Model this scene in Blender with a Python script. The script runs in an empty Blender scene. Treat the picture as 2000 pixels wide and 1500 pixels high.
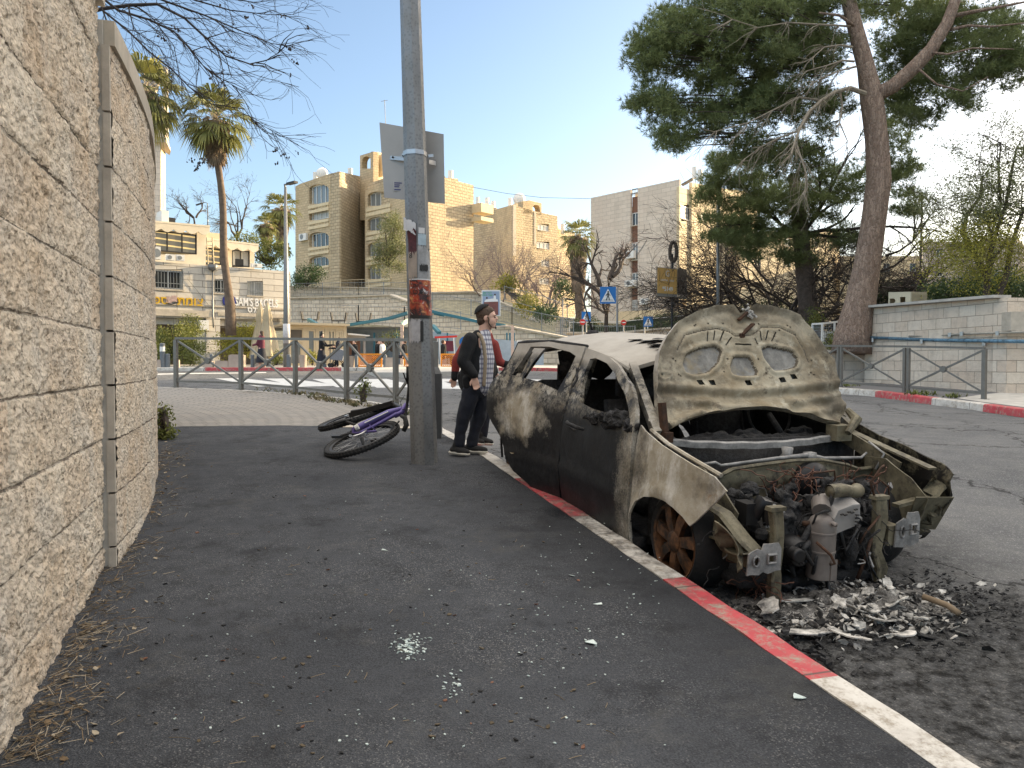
import bpy, bmesh, math, random
import numpy as np
from mathutils import Vector, Matrix, noise
from mathutils.geometry import delaunay_2d_cdt
R = math.radians
random.seed(7); rng = np.random.default_rng(7)
sc = bpy.context.scene
COL = sc.collection
# ------------------------------------------------------------------ camera
CZ = 1.35; TH = R(-1.527)
cd = bpy.data.cameras.new('camera'); cam = bpy.data.objects.new('camera', cd); COL.objects.link(cam)
cd.sensor_width = 36; cd.lens = 27; cd.clip_start = .05; cd.clip_end = 3000
cam.location = (0, 0, CZ); cam.rotation_euler = (R(90) + TH, 0, 0)
sc.camera = cam
# ------------------------------------------------------------------ sky and sun
SUN_AZ, SUN_EL = 61, 13
w = bpy.data.worlds.new('World'); sc.world = w; w.use_nodes = True
wn = w.node_tree.nodes; wl = w.node_tree.links
bgn = wn['Background']; sky = wn.new('ShaderNodeTexSky')
sky.sky_type = 'NISHITA'; sky.sun_disc = False; sky.sun_elevation = R(SUN_EL); sky.sun_rotation = R(SUN_AZ)
sky.altitude = 800; sky.air_density = 1.0; sky.dust_density = 3.8; sky.ozone_density = 2.2
# pale bright veil added overhead, out of view, to lift light in the shade
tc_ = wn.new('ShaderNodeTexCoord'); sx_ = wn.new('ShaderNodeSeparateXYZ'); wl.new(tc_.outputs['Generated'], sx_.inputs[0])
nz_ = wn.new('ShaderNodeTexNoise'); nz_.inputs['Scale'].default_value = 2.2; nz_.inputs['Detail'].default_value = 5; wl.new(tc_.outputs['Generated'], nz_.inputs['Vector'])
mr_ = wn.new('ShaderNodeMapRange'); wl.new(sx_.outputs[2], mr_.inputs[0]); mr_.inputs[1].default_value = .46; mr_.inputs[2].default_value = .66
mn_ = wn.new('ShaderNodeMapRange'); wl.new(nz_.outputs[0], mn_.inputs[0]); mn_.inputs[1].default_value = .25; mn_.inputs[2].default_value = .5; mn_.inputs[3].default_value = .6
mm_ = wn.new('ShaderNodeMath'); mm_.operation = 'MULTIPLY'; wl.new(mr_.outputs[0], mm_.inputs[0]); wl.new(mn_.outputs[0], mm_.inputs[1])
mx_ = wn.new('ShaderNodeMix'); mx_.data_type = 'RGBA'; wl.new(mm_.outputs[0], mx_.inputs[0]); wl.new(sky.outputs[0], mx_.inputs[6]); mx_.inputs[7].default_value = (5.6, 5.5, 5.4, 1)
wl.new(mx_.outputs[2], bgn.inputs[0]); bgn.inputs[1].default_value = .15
sd = bpy.data.lights.new('sun', 'SUN'); sun = bpy.data.objects.new('sun', sd); COL.objects.link(sun)
sd.energy = 4.6; sd.angle = R(.5); sd.color = (1.0, .80, .52)
sv = Vector((math.sin(R(SUN_AZ)) * math.cos(R(SUN_EL)), math.cos(R(SUN_AZ)) * math.cos(R(SUN_EL)), math.sin(R(SUN_EL))))
sun.rotation_euler = sv.to_track_quat('Z', 'Y').to_euler()
sc.view_settings.view_transform = 'Standard'; sc.view_settings.look = 'None'
sc.view_settings.exposure = 1.35; sc.view_settings.gamma = 1
sc.view_settings.use_white_balance = True; sc.view_settings.white_balance_temperature = 7100
# ------------------------------------------------------------------ projection and ground
def lerp(a, b, t): return a + (b - a) * t
def sstep(a, b, x):
    t = min(1, max(0, (x - a) / (b - a))); return t * t * (3 - 2 * t)
FY = [(-30, -1.9), (0, 0), (7.3, .475), (10, .56), (13.3, .66), (17.4, .82), (22, .93), (34.3, 1.17), (46, 1.3), (400, 1.3)]
def G(x, y):
    z = FY[-1][1]
    for (a, p), (b, q) in zip(FY, FY[1:]):
        if y <= b:
            z = lerp(p, q, (y - a) / (b - a)); break
    z -= .018 * max(0, min(x, 16)) * sstep(8, 16, y)
    return z
def HILL(x, y):
    return sstep(47, 88, y) * lerp(8.2, 3.6, sstep(-6, 12, x)) + sstep(95, 300, y) * 9
def P(px, py, Y):
    a = (px - 1000) / 1500; b = (750 - py) / 1500
    d = Vector((a, math.cos(TH) - b * math.sin(TH), math.sin(TH) + b * math.cos(TH)))
    return Vector((0, 0, CZ)) + d * (Y / d.y)
def PG(px, py, off=0.0):
    lo, hi = .5, 60
    for _ in range(50):
        m = (lo + hi) / 2; p = P(px, py, m)
        if p.z > G(p.x, p.y) + off: lo = m
        else: hi = m
    return P(px, py, lo)
# ------------------------------------------------------------------ things and meshes
RM = {}
def tag(o, label=None, cat=None, group=None, kind=None):
    for k, v in (('label', label), ('category', cat), ('group', group), ('kind', kind)):
        if v: o[k] = v
    return o
def thing(name, label, cat, loc=(0, 0, 0), group=None, rotz=0.0, mat4=None):
    o = bpy.data.objects.new(name, None); COL.objects.link(o); o.empty_display_size = .2
    if mat4 is not None: m = mat4
    else: m = Matrix.Translation(Vector(loc)) @ Matrix.Rotation(rotz, 4, 'Z')
    o.matrix_world = m; RM[o.name] = m.copy()
    return tag(o, label, cat, group)
def copy_tree(o, parent=None):
    c = o.copy(); COL.objects.link(c)
    if parent: c.parent = parent
    for ch in list(o.children): copy_tree(ch, c)
    return c
def finish(me, name, mats, parent, smooth, local, label=None):
    o = bpy.data.objects.new(name, me); COL.objects.link(o)
    if not isinstance(mats, (list, tuple)): mats = [mats]
    for m in mats: me.materials.append(m)
    if parent is not None:
        m = RM[parent.name]; RM[o.name] = m
        if not local: me.transform(m.inverted())
        o.parent = parent
    if smooth is True: me.shade_smooth()
    elif smooth: 
        me.shade_smooth(); me.set_sharp_from_angle(angle=R(smooth))
    if label: o['label'] = label
    return o
class MB:
    def __init__(s): s.v = []; s.f = []; s.uv = {}; s.mi = {}; s.cm = 0
    def add(s, vs, fs, uvs=None):
        n = len(s.v); s.v.extend([tuple(p) for p in vs])
        for i, f in enumerate(fs):
            if uvs: s.uv[len(s.f)] = uvs[i]
            if s.cm: s.mi[len(s.f)] = s.cm
            s.f.append([q + n for q in f])
    def box(s, c, size, rot=None, taper=1.0):
        hx, hy, hz = size[0] / 2, size[1] / 2, size[2] / 2
        vs = []
        for z, k in ((-hz, 1), (hz, taper)):
            for x, y in ((-hx, -hy), (hx, -hy), (hx, hy), (-hx, hy)): vs.append(Vector((x * k, y * k, z)))
        if rot is not None:
            if isinstance(rot, (int, float)): rot = Matrix.Rotation(rot, 3, 'Z')
            vs = [rot @ p for p in vs]
        c = Vector(c); s.add([p + c for p in vs], [(0, 3, 2, 1), (4, 5, 6, 7), (0, 1, 5, 4), (1, 2, 6, 5), (2, 3, 7, 6), (3, 0, 4, 7)])
        return s
    def bar(s, a, b, wd, ht=None, up=(0, 0, 1)):
        a = Vector(a); b = Vector(b); ht = ht or wd; d = (b - a); L = d.length; d.normalize()
        upv = Vector(up)
        if abs(d.dot(upv)) > .98: upv = Vector((0, 1, 0))
        x = d.cross(upv).normalized(); z = x.cross(d)
        vs = []
        for p in (a, b):
            for i, j in ((-1, -1), (1, -1), (1, 1), (-1, 1)): vs.append(p + x * i * wd / 2 + z * j * ht / 2)
        s.add(vs, [(0, 1, 2, 3), (4, 7, 6, 5), (0, 4, 5, 1), (1, 5, 6, 2), (2, 6, 7, 3), (3, 7, 4, 0)])
        return s
    def tube(s, pts, rad, n=8, cap=True, flat=1.0):
        pts = [Vector(p) for p in pts]; m = len(pts)
        if isinstance(rad, (int, float)): rad = [rad] * m
        vs = []; prev = None
        for i, p in enumerate(pts):
            d = (pts[min(i + 1, m - 1)] - pts[max(i - 1, 0)])
            if d.length < 1e-9: d = Vector((0, 0, 1))
            d.normalize()
            if prev is None:
                ref = Vector((0, 0, 1)) if abs(d.z) < .9 else Vector((1, 0, 0))
                x = d.cross(ref).normalized()
            else:
                x = (prev - d * prev.dot(d))
                x = x.normalized() if x.length > 1e-6 else d.orthogonal().normalized()
            prev = x; y = d.cross(x)
            for k in range(n):
                a = 2 * math.pi * k / n
                vs.append(p + x * math.cos(a) * rad[i] + y * math.sin(a) * rad[i] * flat)
        fs = []
        for i in range(m - 1):
            for k in range(n): fs.append((i * n + k, i * n + (k + 1) % n, (i + 1) * n + (k + 1) % n, (i + 1) * n + k))
        if cap: fs.append(tuple(range(n))[::-1]); fs.append(tuple(range((m - 1) * n, m * n)))
        s.add(vs, fs); return s
    def lathe(s, prof, c=(0, 0, 0), n=24, axis='Z', sc_=(1, 1), cap=True):
        vs = []; m = len(prof)
        for r, z in prof:
            for k in range(n):
                a = 2 * math.pi * k / n; x, y = r * math.cos(a) * sc_[0], r * math.sin(a) * sc_[1]
                p = {'Z': (x, y, z), 'X': (z, x, y), 'Y': (x, z, -y)}[axis]
                vs.append((p[0] + c[0], p[1] + c[1], p[2] + c[2]))
        fs = [(i * n + k, i * n + (k + 1) % n, (i + 1) * n + (k + 1) % n, (i + 1) * n + k) for i in range(m - 1) for k in range(n)]
        if cap and prof[0][0] > 1e-5: fs.append(tuple(range(n))[::-1])
        if cap and prof[-1][0] > 1e-5: fs.append(tuple(range((m - 1) * n, m * n)))
        s.add(vs, fs); return s
    def prism(s, poly, a, b):
        """poly: list of 3d points (planar), extruded from offset vector a to b"""
        a = Vector(a); b = Vector(b); n = len(poly); q = [Vector(p) for p in poly]
        s.add([p + a for p in q] + [p + b for p in q], [tuple(range(n))[::-1], tuple(range(n, 2 * n))] + [(i, (i + 1) % n, (i + 1) % n + n, i + n) for i in range(n)])
        return s
    def wall(s, a, b, z0, z1, t=.25, u0=0.0):
        """vertical slab from a to b (xy), UV in metres on front face"""
        a = Vector((a[0], a[1], 0)); b = Vector((b[0], b[1], 0)); L = (b - a).length; d = (b - a) / L
        nrm = Vector((d.y, -d.x, 0))
        if nrm.dot(a + Vector((0, 0, 0))) > 0: nrm = -nrm
        bk = -nrm * t
        vs = [(*(p + o).xy, z) for o in (Vector(), bk) for p in (a, b) for z in (z0, z1)]
        fs = [(0, 2, 3, 1), (4, 5, 7, 6), (0, 1, 5, 4), (2, 6, 7, 3), (1, 3, 7, 5), (0, 4, 6, 2)]
        uv = [[(u0, z0), (u0 + L, z0), (u0 + L, z1), (u0, z1)], [(u0, z0), (u0, z1), (u0 + L, z1), (u0 + L, z0)],
              [(0, z0), (0, z1), (t, z1), (t, z0)], [(0, z0), (t, z0), (t, z1), (0, z1)],
              [(u0, 0), (u0 + L, 0), (u0 + L, t), (u0, t)], [(u0, 0), (u0, t), (u0 + L, t), (u0 + L, 0)]]
        s.add(vs, fs, uv); return s
    def build(s, name, mats, parent=None, smooth=False, local=False, label=None):
        me = bpy.data.meshes.new(name); me.from_pydata(s.v, [], s.f)
        if s.uv:
            ul = me.uv_layers.new(name='UVMap')
            for p in me.polygons:
                if p.index in s.uv:
                    for li, q in zip(p.loop_indices, s.uv[p.index]): ul.data[li].uv = q
        if s.mi:
            for k, v in s.mi.items(): me.polygons[k].material_index = v
        me.update()
        return finish(me, name, mats, parent, smooth, local, label)
def fastmesh(name, verts, faces, mats, parent=None, smooth=False, local=False, uv=None, attr=None, label=None):
    """verts (n,3) array, faces (m,k) array"""
    me = bpy.data.meshes.new(name); verts = np.asarray(verts, dtype=np.float32); faces = np.asarray(faces, dtype=np.int32)
    n, (m, k) = len(verts), faces.shape
    me.vertices.add(n); me.vertices.foreach_set('co', verts.ravel())
    me.loops.add(m * k); me.loops.foreach_set('vertex_index', faces.ravel())
    me.polygons.add(m); me.polygons.foreach_set('loop_start', np.arange(0, m * k, k, dtype=np.int32))
    me.update(calc_edges=True)
    if uv is not None:
        ul = me.uv_layers.new(name='UVMap'); ul.data.foreach_set('uv', np.asarray(uv, dtype=np.float32)[faces.ravel()].ravel())
    if attr is not None:
        at = me.attributes.new('tone', 'FLOAT', 'POINT'); at.data.foreach_set('value', np.asarray(attr, dtype=np.float32))
    me.validate()
    return finish(me, name, mats, parent, smooth, local, label)
def inpoly(x, y, poly):
    c = False; n = len(poly); j = n - 1
    for i in range(n):
        xi, yi = poly[i]; xj, yj = poly[j]
        if (yi > y) != (yj > y) and x < (xj - xi) * (y - yi) / (yj - yi) + xi: c = not c
        j = i
    return c
def sdpoly(x, y, poly):
    d = 1e9; n = len(poly)
    for i in range(n):
        ax, ay = poly[i]; bx, by = poly[(i + 1) % n]; ex, ey = bx - ax, by - ay
        t = max(0, min(1, ((x - ax) * ex + (y - ay) * ey) / (ex * ex + ey * ey + 1e-12)))
        d = min(d, math.hypot(x - ax - ex * t, y - ay - ey * t))
    return -d if inpoly(x, y, poly) else d
def dens(poly, sp):
    out = []; n = len(poly)
    for i in range(n):
        a = poly[i]; b = poly[(i + 1) % n]; L = math.hypot(b[0] - a[0], b[1] - a[1]); k = max(1, round(L / sp))
        out += [(lerp(a[0], b[0], j / k), lerp(a[1], b[1], j / k)) for j in range(k)]
    return out
def panel(outer, holes, sp, fn, thick=0.0, nfn=None):
    """fine triangulated sheet of a 2d outline with holes, mapped to 3d by fn; returns verts, faces, uv"""
    loops = [dens(outer, sp)] + [dens(h, sp) for h in holes]
    vs = []; es = []
    for lp in loops:
        k = len(vs); vs += lp; es += [(k + i, k + (i + 1) % len(lp)) for i in range(len(lp))]
    xs = [p[0] for p in outer]; ys = [p[1] for p in outer]
    y = min(ys) + sp / 2; row = 0; bd = loops
    bound = np.array(vs)
    while y < max(ys):
        x = min(xs) + (sp / 2 if row % 2 else sp * .25)
        while x < max(xs):
            if inpoly(x, y, outer) and not any(inpoly(x, y, h) for h in holes):
                if np.min(np.abs(bound[:, 0] - x) + np.abs(bound[:, 1] - y)) > sp * .55: vs.append((x, y))
            x += sp
        y += sp * .87; row += 1
    ov, oe, of, *_ = delaunay_2d_cdt([Vector(p) for p in vs], es, [], 0, 1e-6)
    fs = []
    for f in of:
        cx = sum(ov[i].x for i in f) / 3; cy = sum(ov[i].y for i in f) / 3
        if inpoly(cx, cy, outer) and not any(inpoly(cx, cy, h) for h in holes): fs.append(tuple(f))
    P3 = [Vector(fn(p.x, p.y)) for p in ov]
    if thick:
        n = len(P3); nn = []
        e = 1e-3
        for p in ov:
            a = Vector(fn(p.x + e, p.y)) - Vector(fn(p.x - e, p.y)); b = Vector(fn(p.x, p.y + e)) - Vector(fn(p.x, p.y - e))
            c = a.cross(b); nn.append(c.normalized() if c.length > 0 else Vector((0, 0, 1)))
        ec = {}
        for f in fs:
            for i in range(3):
                a, b = f[i], f[(i + 1) % 3]; ec[(a, b)] = 1
        bnd = [(a, b) for (a, b) in ec if (b, a) not in ec]
        P3 = P3 + [p - q * thick for p, q in zip(P3, nn)]
        fs = fs + [(f[2] + n, f[1] + n, f[0] + n) for f in fs]
        qs = [(b, a, a + n, b + n) for a, b in bnd]
        return P3, fs + qs
    return P3, fs
def add_panel(mb, *a, **k):
    v, f = panel(*a, **k); mb.add(v, f)
def remesh(name, prims, voxel, mats, parent=None, smooth_it=4, local=False, disp=None, label=None):
    """prims: MB of overlapping closed shapes -> one continuous surface"""
    me = bpy.data.meshes.new('tmp'); me.from_pydata(prims.v, [], prims.f); me.update()
    bm = bmesh.new(); bm.from_mesh(me); bmesh.ops.recalc_face_normals(bm, faces=bm.faces); bm.to_mesh(me); bm.free()
    o = bpy.data.objects.new('tmp', me); COL.objects.link(o)
    m = o.modifiers.new('r', 'REMESH'); m.mode = 'VOXEL'; m.voxel_size = voxel
    if smooth_it:
        m2 = o.modifiers.new('s', 'SMOOTH'); m2.iterations = smooth_it; m2.factor = .5
    dg = bpy.context.evaluated_depsgraph_get(); ev = o.evaluated_get(dg)
    me2 = bpy.data.meshes.new_from_object(ev); bpy.data.objects.remove(o)
    me2.name = name; me2.materials.clear()
    if disp:
        for v in me2.vertices: v.co += Vector(disp(v.co))
    return finish(me2, name, mats, parent, True, local, label)
def text_mesh(name, s, size, mat, M4, parent=None, extrude=.004, label=None, offset=0.0, align='CENTER', xs=1.0):
    cu = bpy.data.curves.new('t', 'FONT'); cu.body = s; cu.size = size; cu.extrude = extrude; cu.align_x = align; cu.align_y = 'CENTER'; cu.offset = offset
    cu.resolution_u = 3
    o = bpy.data.objects.new('t', cu); COL.objects.link(o)
    dg = bpy.context.evaluated_depsgraph_get()
    me = bpy.data.meshes.new_from_object(o.evaluated_get(dg)); bpy.data.objects.remove(o); me.name = name; me.materials.clear()
    me.transform(M4 @ Matrix.Diagonal((xs, 1, 1, 1)))
    return finish(me, name, mat, parent, False, False, label)
def facing(p, d, up=(0, 0, 1)):
    """matrix: local x to the right along the surface, y up, z out along d, placed at p"""
    z = Vector(d).normalized(); u = Vector(up); x = u.cross(z).normalized(); y = z.cross(x)
    m = Matrix((x, y, z)).transposed().to_4x4(); m.translation = Vector(p); return m
# ------------------------------------------------------------------ materials
class NT:
    def __init__(s, name, rough=.8, metal=0.0, spec=.5):
        s.m = bpy.data.materials.new(name); s.m.use_nodes = True; s.t = s.m.node_tree; s.b = s.t.nodes['Principled BSDF']
        s.b.inputs['Roughness'].default_value = rough; s.b.inputs['Metallic'].default_value = metal
        s.b.inputs['Specular IOR Level'].default_value = spec; s._c = None; s.last = None
    def nd(s, t, **k):
        n = s.t.nodes.new(t)
        for a, b in k.items(): setattr(n, a, b)
        return n
    def put(s, sock, v):
        if isinstance(v, (int, float)): sock.default_value = v
        elif isinstance(v, tuple):
            sock.default_value = (*v, 1) if len(v) == 3 and sock.type == 'RGBA' else v
        else: s.t.links.new(v, sock)
    @property
    def obj(s):
        if not s._c: s._c = s.nd('ShaderNodeTexCoord')
        return s._c.outputs['Object']
    @property
    def uv(s):
        s.obj; return s._c.outputs['UV']
    @property
    def rnd(s): return s.nd('ShaderNodeObjectInfo').outputs['Random']
    def attr(s, n): return s.nd('ShaderNodeAttribute', attribute_name=n).outputs['Fac']
    def mapv(s, vec, scale=(1, 1, 1), loc=(0, 0, 0), rot=(0, 0, 0)):
        n = s.nd('ShaderNodeMapping'); s.put(n.inputs[0], vec); n.inputs['Scale'].default_value = scale; n.inputs['Location'].default_value = loc; n.inputs['Rotation'].default_value = rot
        return n.outputs[0]
    def noise(s, scale, detail=4, rough=.6, vec=None, out=0, dist=0.0):
        n = s.nd('ShaderNodeTexNoise'); s.put(n.inputs['Vector'], vec if vec is not None else s.obj)
        n.inputs['Scale'].default_value = scale; n.inputs['Detail'].default_value = detail; n.inputs['Roughness'].default_value = rough; n.inputs['Distortion'].default_value = dist
        return n.outputs[out]
    def vor(s, scale, vec=None, feature='F1', out='Distance', rnd=1.0):
        n = s.nd('ShaderNodeTexVoronoi', feature=feature); s.put(n.inputs['Vector'], vec if vec is not None else s.obj)
        n.inputs['Scale'].default_value = scale; n.inputs['Randomness'].default_value = rnd
        return n.outputs[out]
    def brick(s, vec, w, h, mortar=.01, off=.5, c=((.8, .8, .8), (.4, .4, .4), (0, 0, 0))):
        n = s.nd('ShaderNodeTexBrick'); s.put(n.inputs['Vector'], vec); n.offset = off; n.inputs['Scale'].default_value = 1
        n.inputs['Brick Width'].default_value = w; n.inputs['Row Height'].default_value = h; n.inputs['Mortar Size'].default_value = mortar
        n.inputs['Mortar Smooth'].default_value = .3; n.inputs['Bias'].default_value = 0
        for i, k in enumerate(('Color1', 'Color2', 'Mortar')): n.inputs[k].default_value = (*c[i], 1)
        return n
    def mix(s, f, a, b, mode='MIX'):
        n = s.nd('ShaderNodeMix', data_type='RGBA', blend_type=mode)
        s.put(n.inputs[0], f); s.put(n.inputs[6], a); s.put(n.inputs[7], b); return n.outputs[2]
    def math(s, op, a, b=0.0, clamp=False):
        n = s.nd('ShaderNodeMath', operation=op, use_clamp=clamp); s.put(n.inputs[0], a); s.put(n.inputs[1], b); return n.outputs[0]
    def rng(s, v, a, b, c=0.0, d=1.0):
        n = s.nd('ShaderNodeMapRange'); s.put(n.inputs[0], v)
        for i, q in zip((1, 2, 3, 4), (a, b, c, d)): n.inputs[i].default_value = q
        return n.outputs[0]
    def sep(s, v):
        n = s.nd('ShaderNodeSeparateXYZ'); s.put(n.inputs[0], v); return n.outputs
    def dist(s, c, scale=(1, 1, 1)):
        m = s.mapv(s.obj, scale=scale, loc=tuple(-a * b for a, b in zip(c, scale)))
        n = s.nd('ShaderNodeVectorMath', operation='LENGTH'); s.put(n.inputs[0], m); return n.outputs['Value']
    def bump(s, h, strength=.5, d=.01):
        n = s.nd('ShaderNodeBump'); n.inputs['Strength'].default_value = strength; n.inputs['Distance'].default_value = d
        s.put(n.inputs['Height'], h)
        if s.last: s.t.links.new(s.last, n.inputs['Normal'])
        s.last = n.outputs[0]; s.t.links.new(s.last, s.b.inputs['Normal']); return s
    def col(s, c): s.put(s.b.inputs['Base Color'], c); return s
    def rough(s, v): s.put(s.b.inputs['Roughness'], v); return s
def simple(name, c, rough=.7, metal=0.0, var=.15, scale=20, bump=0.0, spec=.5):
    n = NT(name, rough, metal, spec)
    f = n.rng(n.noise(scale, 5, .65), .3, .7)
    lo = tuple(max(0, q * (1 - var)) for q in c); hi = tuple(min(1, q * (1 + var)) for q in c)
    n.col(n.mix(f, lo, hi))
    if bump: n.bump(n.noise(scale * 2, 4), bump, .01)
    return n.m
def emis(m, c, strength):
    b = m.node_tree.nodes['Principled BSDF']; b.inputs['Emission Color'].default_value = (*c, 1); b.inputs['Emission Strength'].default_value = strength; return m
MT = {}
def mk_materials():
    # pavement asphalt
    n = NT('sidewalk asphalt', .95, 0, .12)
    big = n.noise(.7, 4, .6); fine = n.noise(140, 2, .7); vo = n.vor(220, out='Color'); sp = n.vor(95, out='Distance')
    base = n.mix(n.rng(big, .35, .7), (.040, .0435, .051), (.070, .075, .085))
    base = n.mix(n.rng(n.noise(9, 5, .7), .45, .75), base, (.032, .034, .039))
    base = n.mix(n.rng(fine, .4, .8, 0, .75), base, (.12, .127, .138))
    base = n.mix(n.math('MULTIPLY', n.rng(n.sep(vo)[0], .86, .93, 0, .6), n.rng(n.noise(1.6, 5, .7), .42, .6)), base, (.26, .26, .26))
    base = n.mix(n.rng(n.noise(2.6, 6, .75, vec=n.mapv(n.obj, loc=(5, 2, 0))), .52, .68, 0, .6), base, (.024, .025, .028))
    base = n.mix(n.rng(n.noise(1.9, 7, .75, vec=n.mapv(n.obj, loc=(2, 7, 0))), .56, .70, 0, .45), base, (.12, .118, .11))
    sx = n.math('ADD', n.sep(n.obj)[0], n.math('MULTIPLY', n.sep(n.obj)[1], .325))
    soot = n.math('MULTIPLY', n.rng(n.math('ADD', sx, n.math('MULTIPLY', big, .8)), 1.5, 2.35, 0, .55), n.rng(n.dist((.8, 4.6, .3), (1, .45, 1)), .6, 2.2, 1, 0))
    base = n.mix(soot, base, (.012, .012, .013))
    n.col(base); n.bump(n.vor(160), .55, .006).bump(fine, .3, .004); MT['walk'] = n.m
    # road asphalt
    n = NT('road asphalt', .95, 0, .12)
    big = n.noise(.5, 5, .65); fine = n.noise(110, 2, .7); vo = n.vor(150, out='Color')
    base = n.mix(n.rng(big, .35, .7), (.095, .098, .104), (.15, .152, .156))
    base = n.mix(n.rng(n.noise(3, 6, .7), .45, .8, 0, .7), base, (.19, .188, .182))
    base = n.mix(n.rng(n.sep(vo)[0], .8, .95, 0, .6), base, (.30, .30, .29))
    ck = n.vor(.42, vec=n.mapv(n.noise(1.3, 5, .6, out=1), scale=(1.6, 1.6, 1.6)), feature='DISTANCE_TO_EDGE')
    wob = n.nd('ShaderNodeVectorMath', operation='ADD'); n.put(wob.inputs[0], n.mapv(n.obj, scale=(1, .55, 1), rot=(0, 0, .4))); n.put(wob.inputs[1], n.mapv(n.noise(2.2, 5, .65, out=1), scale=(.7, .7, .7)))
    ck = n.vor(.75, vec=wob.outputs[0], feature='DISTANCE_TO_EDGE')
    base = n.mix(n.rng(ck, .004, .016, .85, 0), base, (.03, .03, .03))
    d1 = n.math('ADD', n.dist((2.05, 3.0, .1), (.9, 1.05, 1)), n.math('MULTIPLY', n.noise(1.7, 6, .72), 1.5))
    soot = n.rng(d1, 1.7, 2.25, 1, 0)
    s2 = n.rng(n.math('ADD', n.dist((1.6, 5.2, .2), (1, .5, 1)), n.math('MULTIPLY', n.noise(2, 6, .7), 1)), 1.1, 2.1, .9, 0)
    sm = n.math('MAXIMUM', soot, s2)
    spots = n.math('MULTIPLY', n.rng(n.noise(14, 6, .75), .38, .62, 1, .35), sm)
    base = n.mix(spots, base, (.012, .012, .012))
    ash = n.math('MULTIPLY', n.rng(n.noise(5, 7, .8, dist=.6), .56, .66), n.rng(n.dist((1.9, 2.3, .1), (1, 1.2, 1)), .4, 1.5, .6, 0))
    base = n.mix(ash, base, (.24, .225, .21))
    n.col(base); n.bump(n.vor(120), .6, .006).bump(n.noise(12, 6, .7), .5, .012).bump(n.rng(ck, 0, .014), .5, .008); MT['road'] = n.m
    # paving bricks
    n = NT('paving', .85)
    b = n.brick(n.uv, .24, .16, .011, c=((.29, .265, .235), (.22, .205, .19), (.075, .07, .065)))
    c = n.mix(n.rng(n.noise(1.1, 5), .4, .7, 0, .55), b.outputs['Color'], (.19, .185, .175)); c = n.mix(n.rng(n.noise(60, 3), .45, .8, 0, .3), c, (.30, .29, .27))
    n.col(c); n.bump(n.math('SUBTRACT', 1, b.outputs['Fac']), .8, .008).bump(n.noise(50, 4), .3, .005); MT['paving'] = n.m
    # rough stone near wall
    n = NT('chiselled limestone', .9)
    tone = n.attr('tone')
    c = n.mix(tone, (.60, .485, .37), (.74, .65, .53))
    c = n.mix(n.rng(n.noise(2.3, 5, .6), .48, .72, 0, .65), c, (.60, .44, .29))
    c = n.mix(n.rng(n.noise(3.1, 5, .65, vec=n.mapv(n.obj, loc=(3, 1, 7))), .46, .72, 0, .7), c, (.58, .55, .50))
    c = n.mix(n.rng(n.noise(45, 6, .75), .5, .7, 0, .55), c, (.78, .70, .59))
    c = n.mix(n.rng(n.noise(30, 5, .75, vec=n.mapv(n.obj, loc=(9, 4, 2))), .555, .62, 0, .8), c, (.20, .155, .11))
    c = n.mix(n.rng(n.vor(26, vec=n.mapv(n.obj, loc=(1, 4, 2))), .06, .16, .55, 0), c, (.22, .165, .115))
    c = n.mix(n.rng(n.attr('joint'), 0.1, .8, 0, .95), c, (.62, .555, .46))
    zz = n.math('DIVIDE', n.math('ADD', n.math('SUBTRACT', n.sep(n.uv)[1], 1.523 - .288 * 8), n.math('MULTIPLY', n.math('SUBTRACT', n.noise(7, 4, .7, vec=n.uv), .5), .022)), .288)
    fz = n.math('FRACT', zz); lz = n.math('MINIMUM', fz, n.math('SUBTRACT', 1, fz)); lm = n.math('MULTIPLY', n.rng(lz, .008, .020, 1, 0), n.rng(n.noise(2.3, 5, .7, vec=n.mapv(n.uv, loc=(4, 2, 0))), .34, .52))
    c = n.mix(n.math('MULTIPLY', lm, .85), c, (.13, .10, .075))
    n.col(c); n.bump(n.math('SUBTRACT', 1, lm), .8, .012).bump(n.noise(34, 5, .7), .9, .014).bump(n.vor(60, feature='SMOOTH_F1'), .9, .012); MT['nearstone'] = n.m
    n = NT('smooth joint stone', .85); c = n.mix(n.rng(n.noise(6, 6, .7), .35, .7), (.40, .36, .31), (.56, .51, .44)); n.col(c); n.bump(n.noise(40, 5), .3, .004); MT['joint'] = n.m
    # kerb paints
    for k, c0, c1 in (('red', (.42, .035, .05), (.50, .07, .08)), ('white', (.60, .58, .54), (.48, .45, .41))):
        n = NT(k + ' kerb paint', .7)
        wear = n.rng(n.math('ADD', n.noise(9, 7, .78), n.math('MULTIPLY', n.noise(70, 4, .7), .25)), .62, .76)
        c = n.mix(n.rng(n.noise(4, 5), .35, .7), c0, c1); c = n.mix(wear, c, (.30, .26, .21)); c = n.mix(n.rng(n.noise(2.5, 7, .8, vec=n.mapv(n.obj, loc=(3, 3, 3))), .5, .68, 0, .45), c, (.16, .13, .115))
        O_ = n.sep(n.obj); js = n.math('FRACT', n.math('SUBTRACT', O_[1], n.math('MULTIPLY', O_[0], .31))); jl = n.rng(n.math('ABSOLUTE', n.math('SUBTRACT', js, .5)), .004, .010, .85, 0); c = n.mix(jl, c, (.06, .05, .045))
        so = n.math('MULTIPLY', n.rng(n.dist((.75, 4.9, .3), (1, .6, 1)), .25, 1.15, .8, 0), n.rng(n.noise(11, 6, .75), .40, .58))
        c = n.mix(so, c, (.035, .03, .028)); n.col(c); n.bump(wear, .4, .003).bump(n.noise(60, 5), .3, .004); MT['k' + k] = n.m
    MT['zebra'] = simple('road marking paint', (.55, .55, .54), .7, var=.2, scale=6)
    # galvanised and painted metal
    n = NT('galvanised steel', .5, .55)
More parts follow.
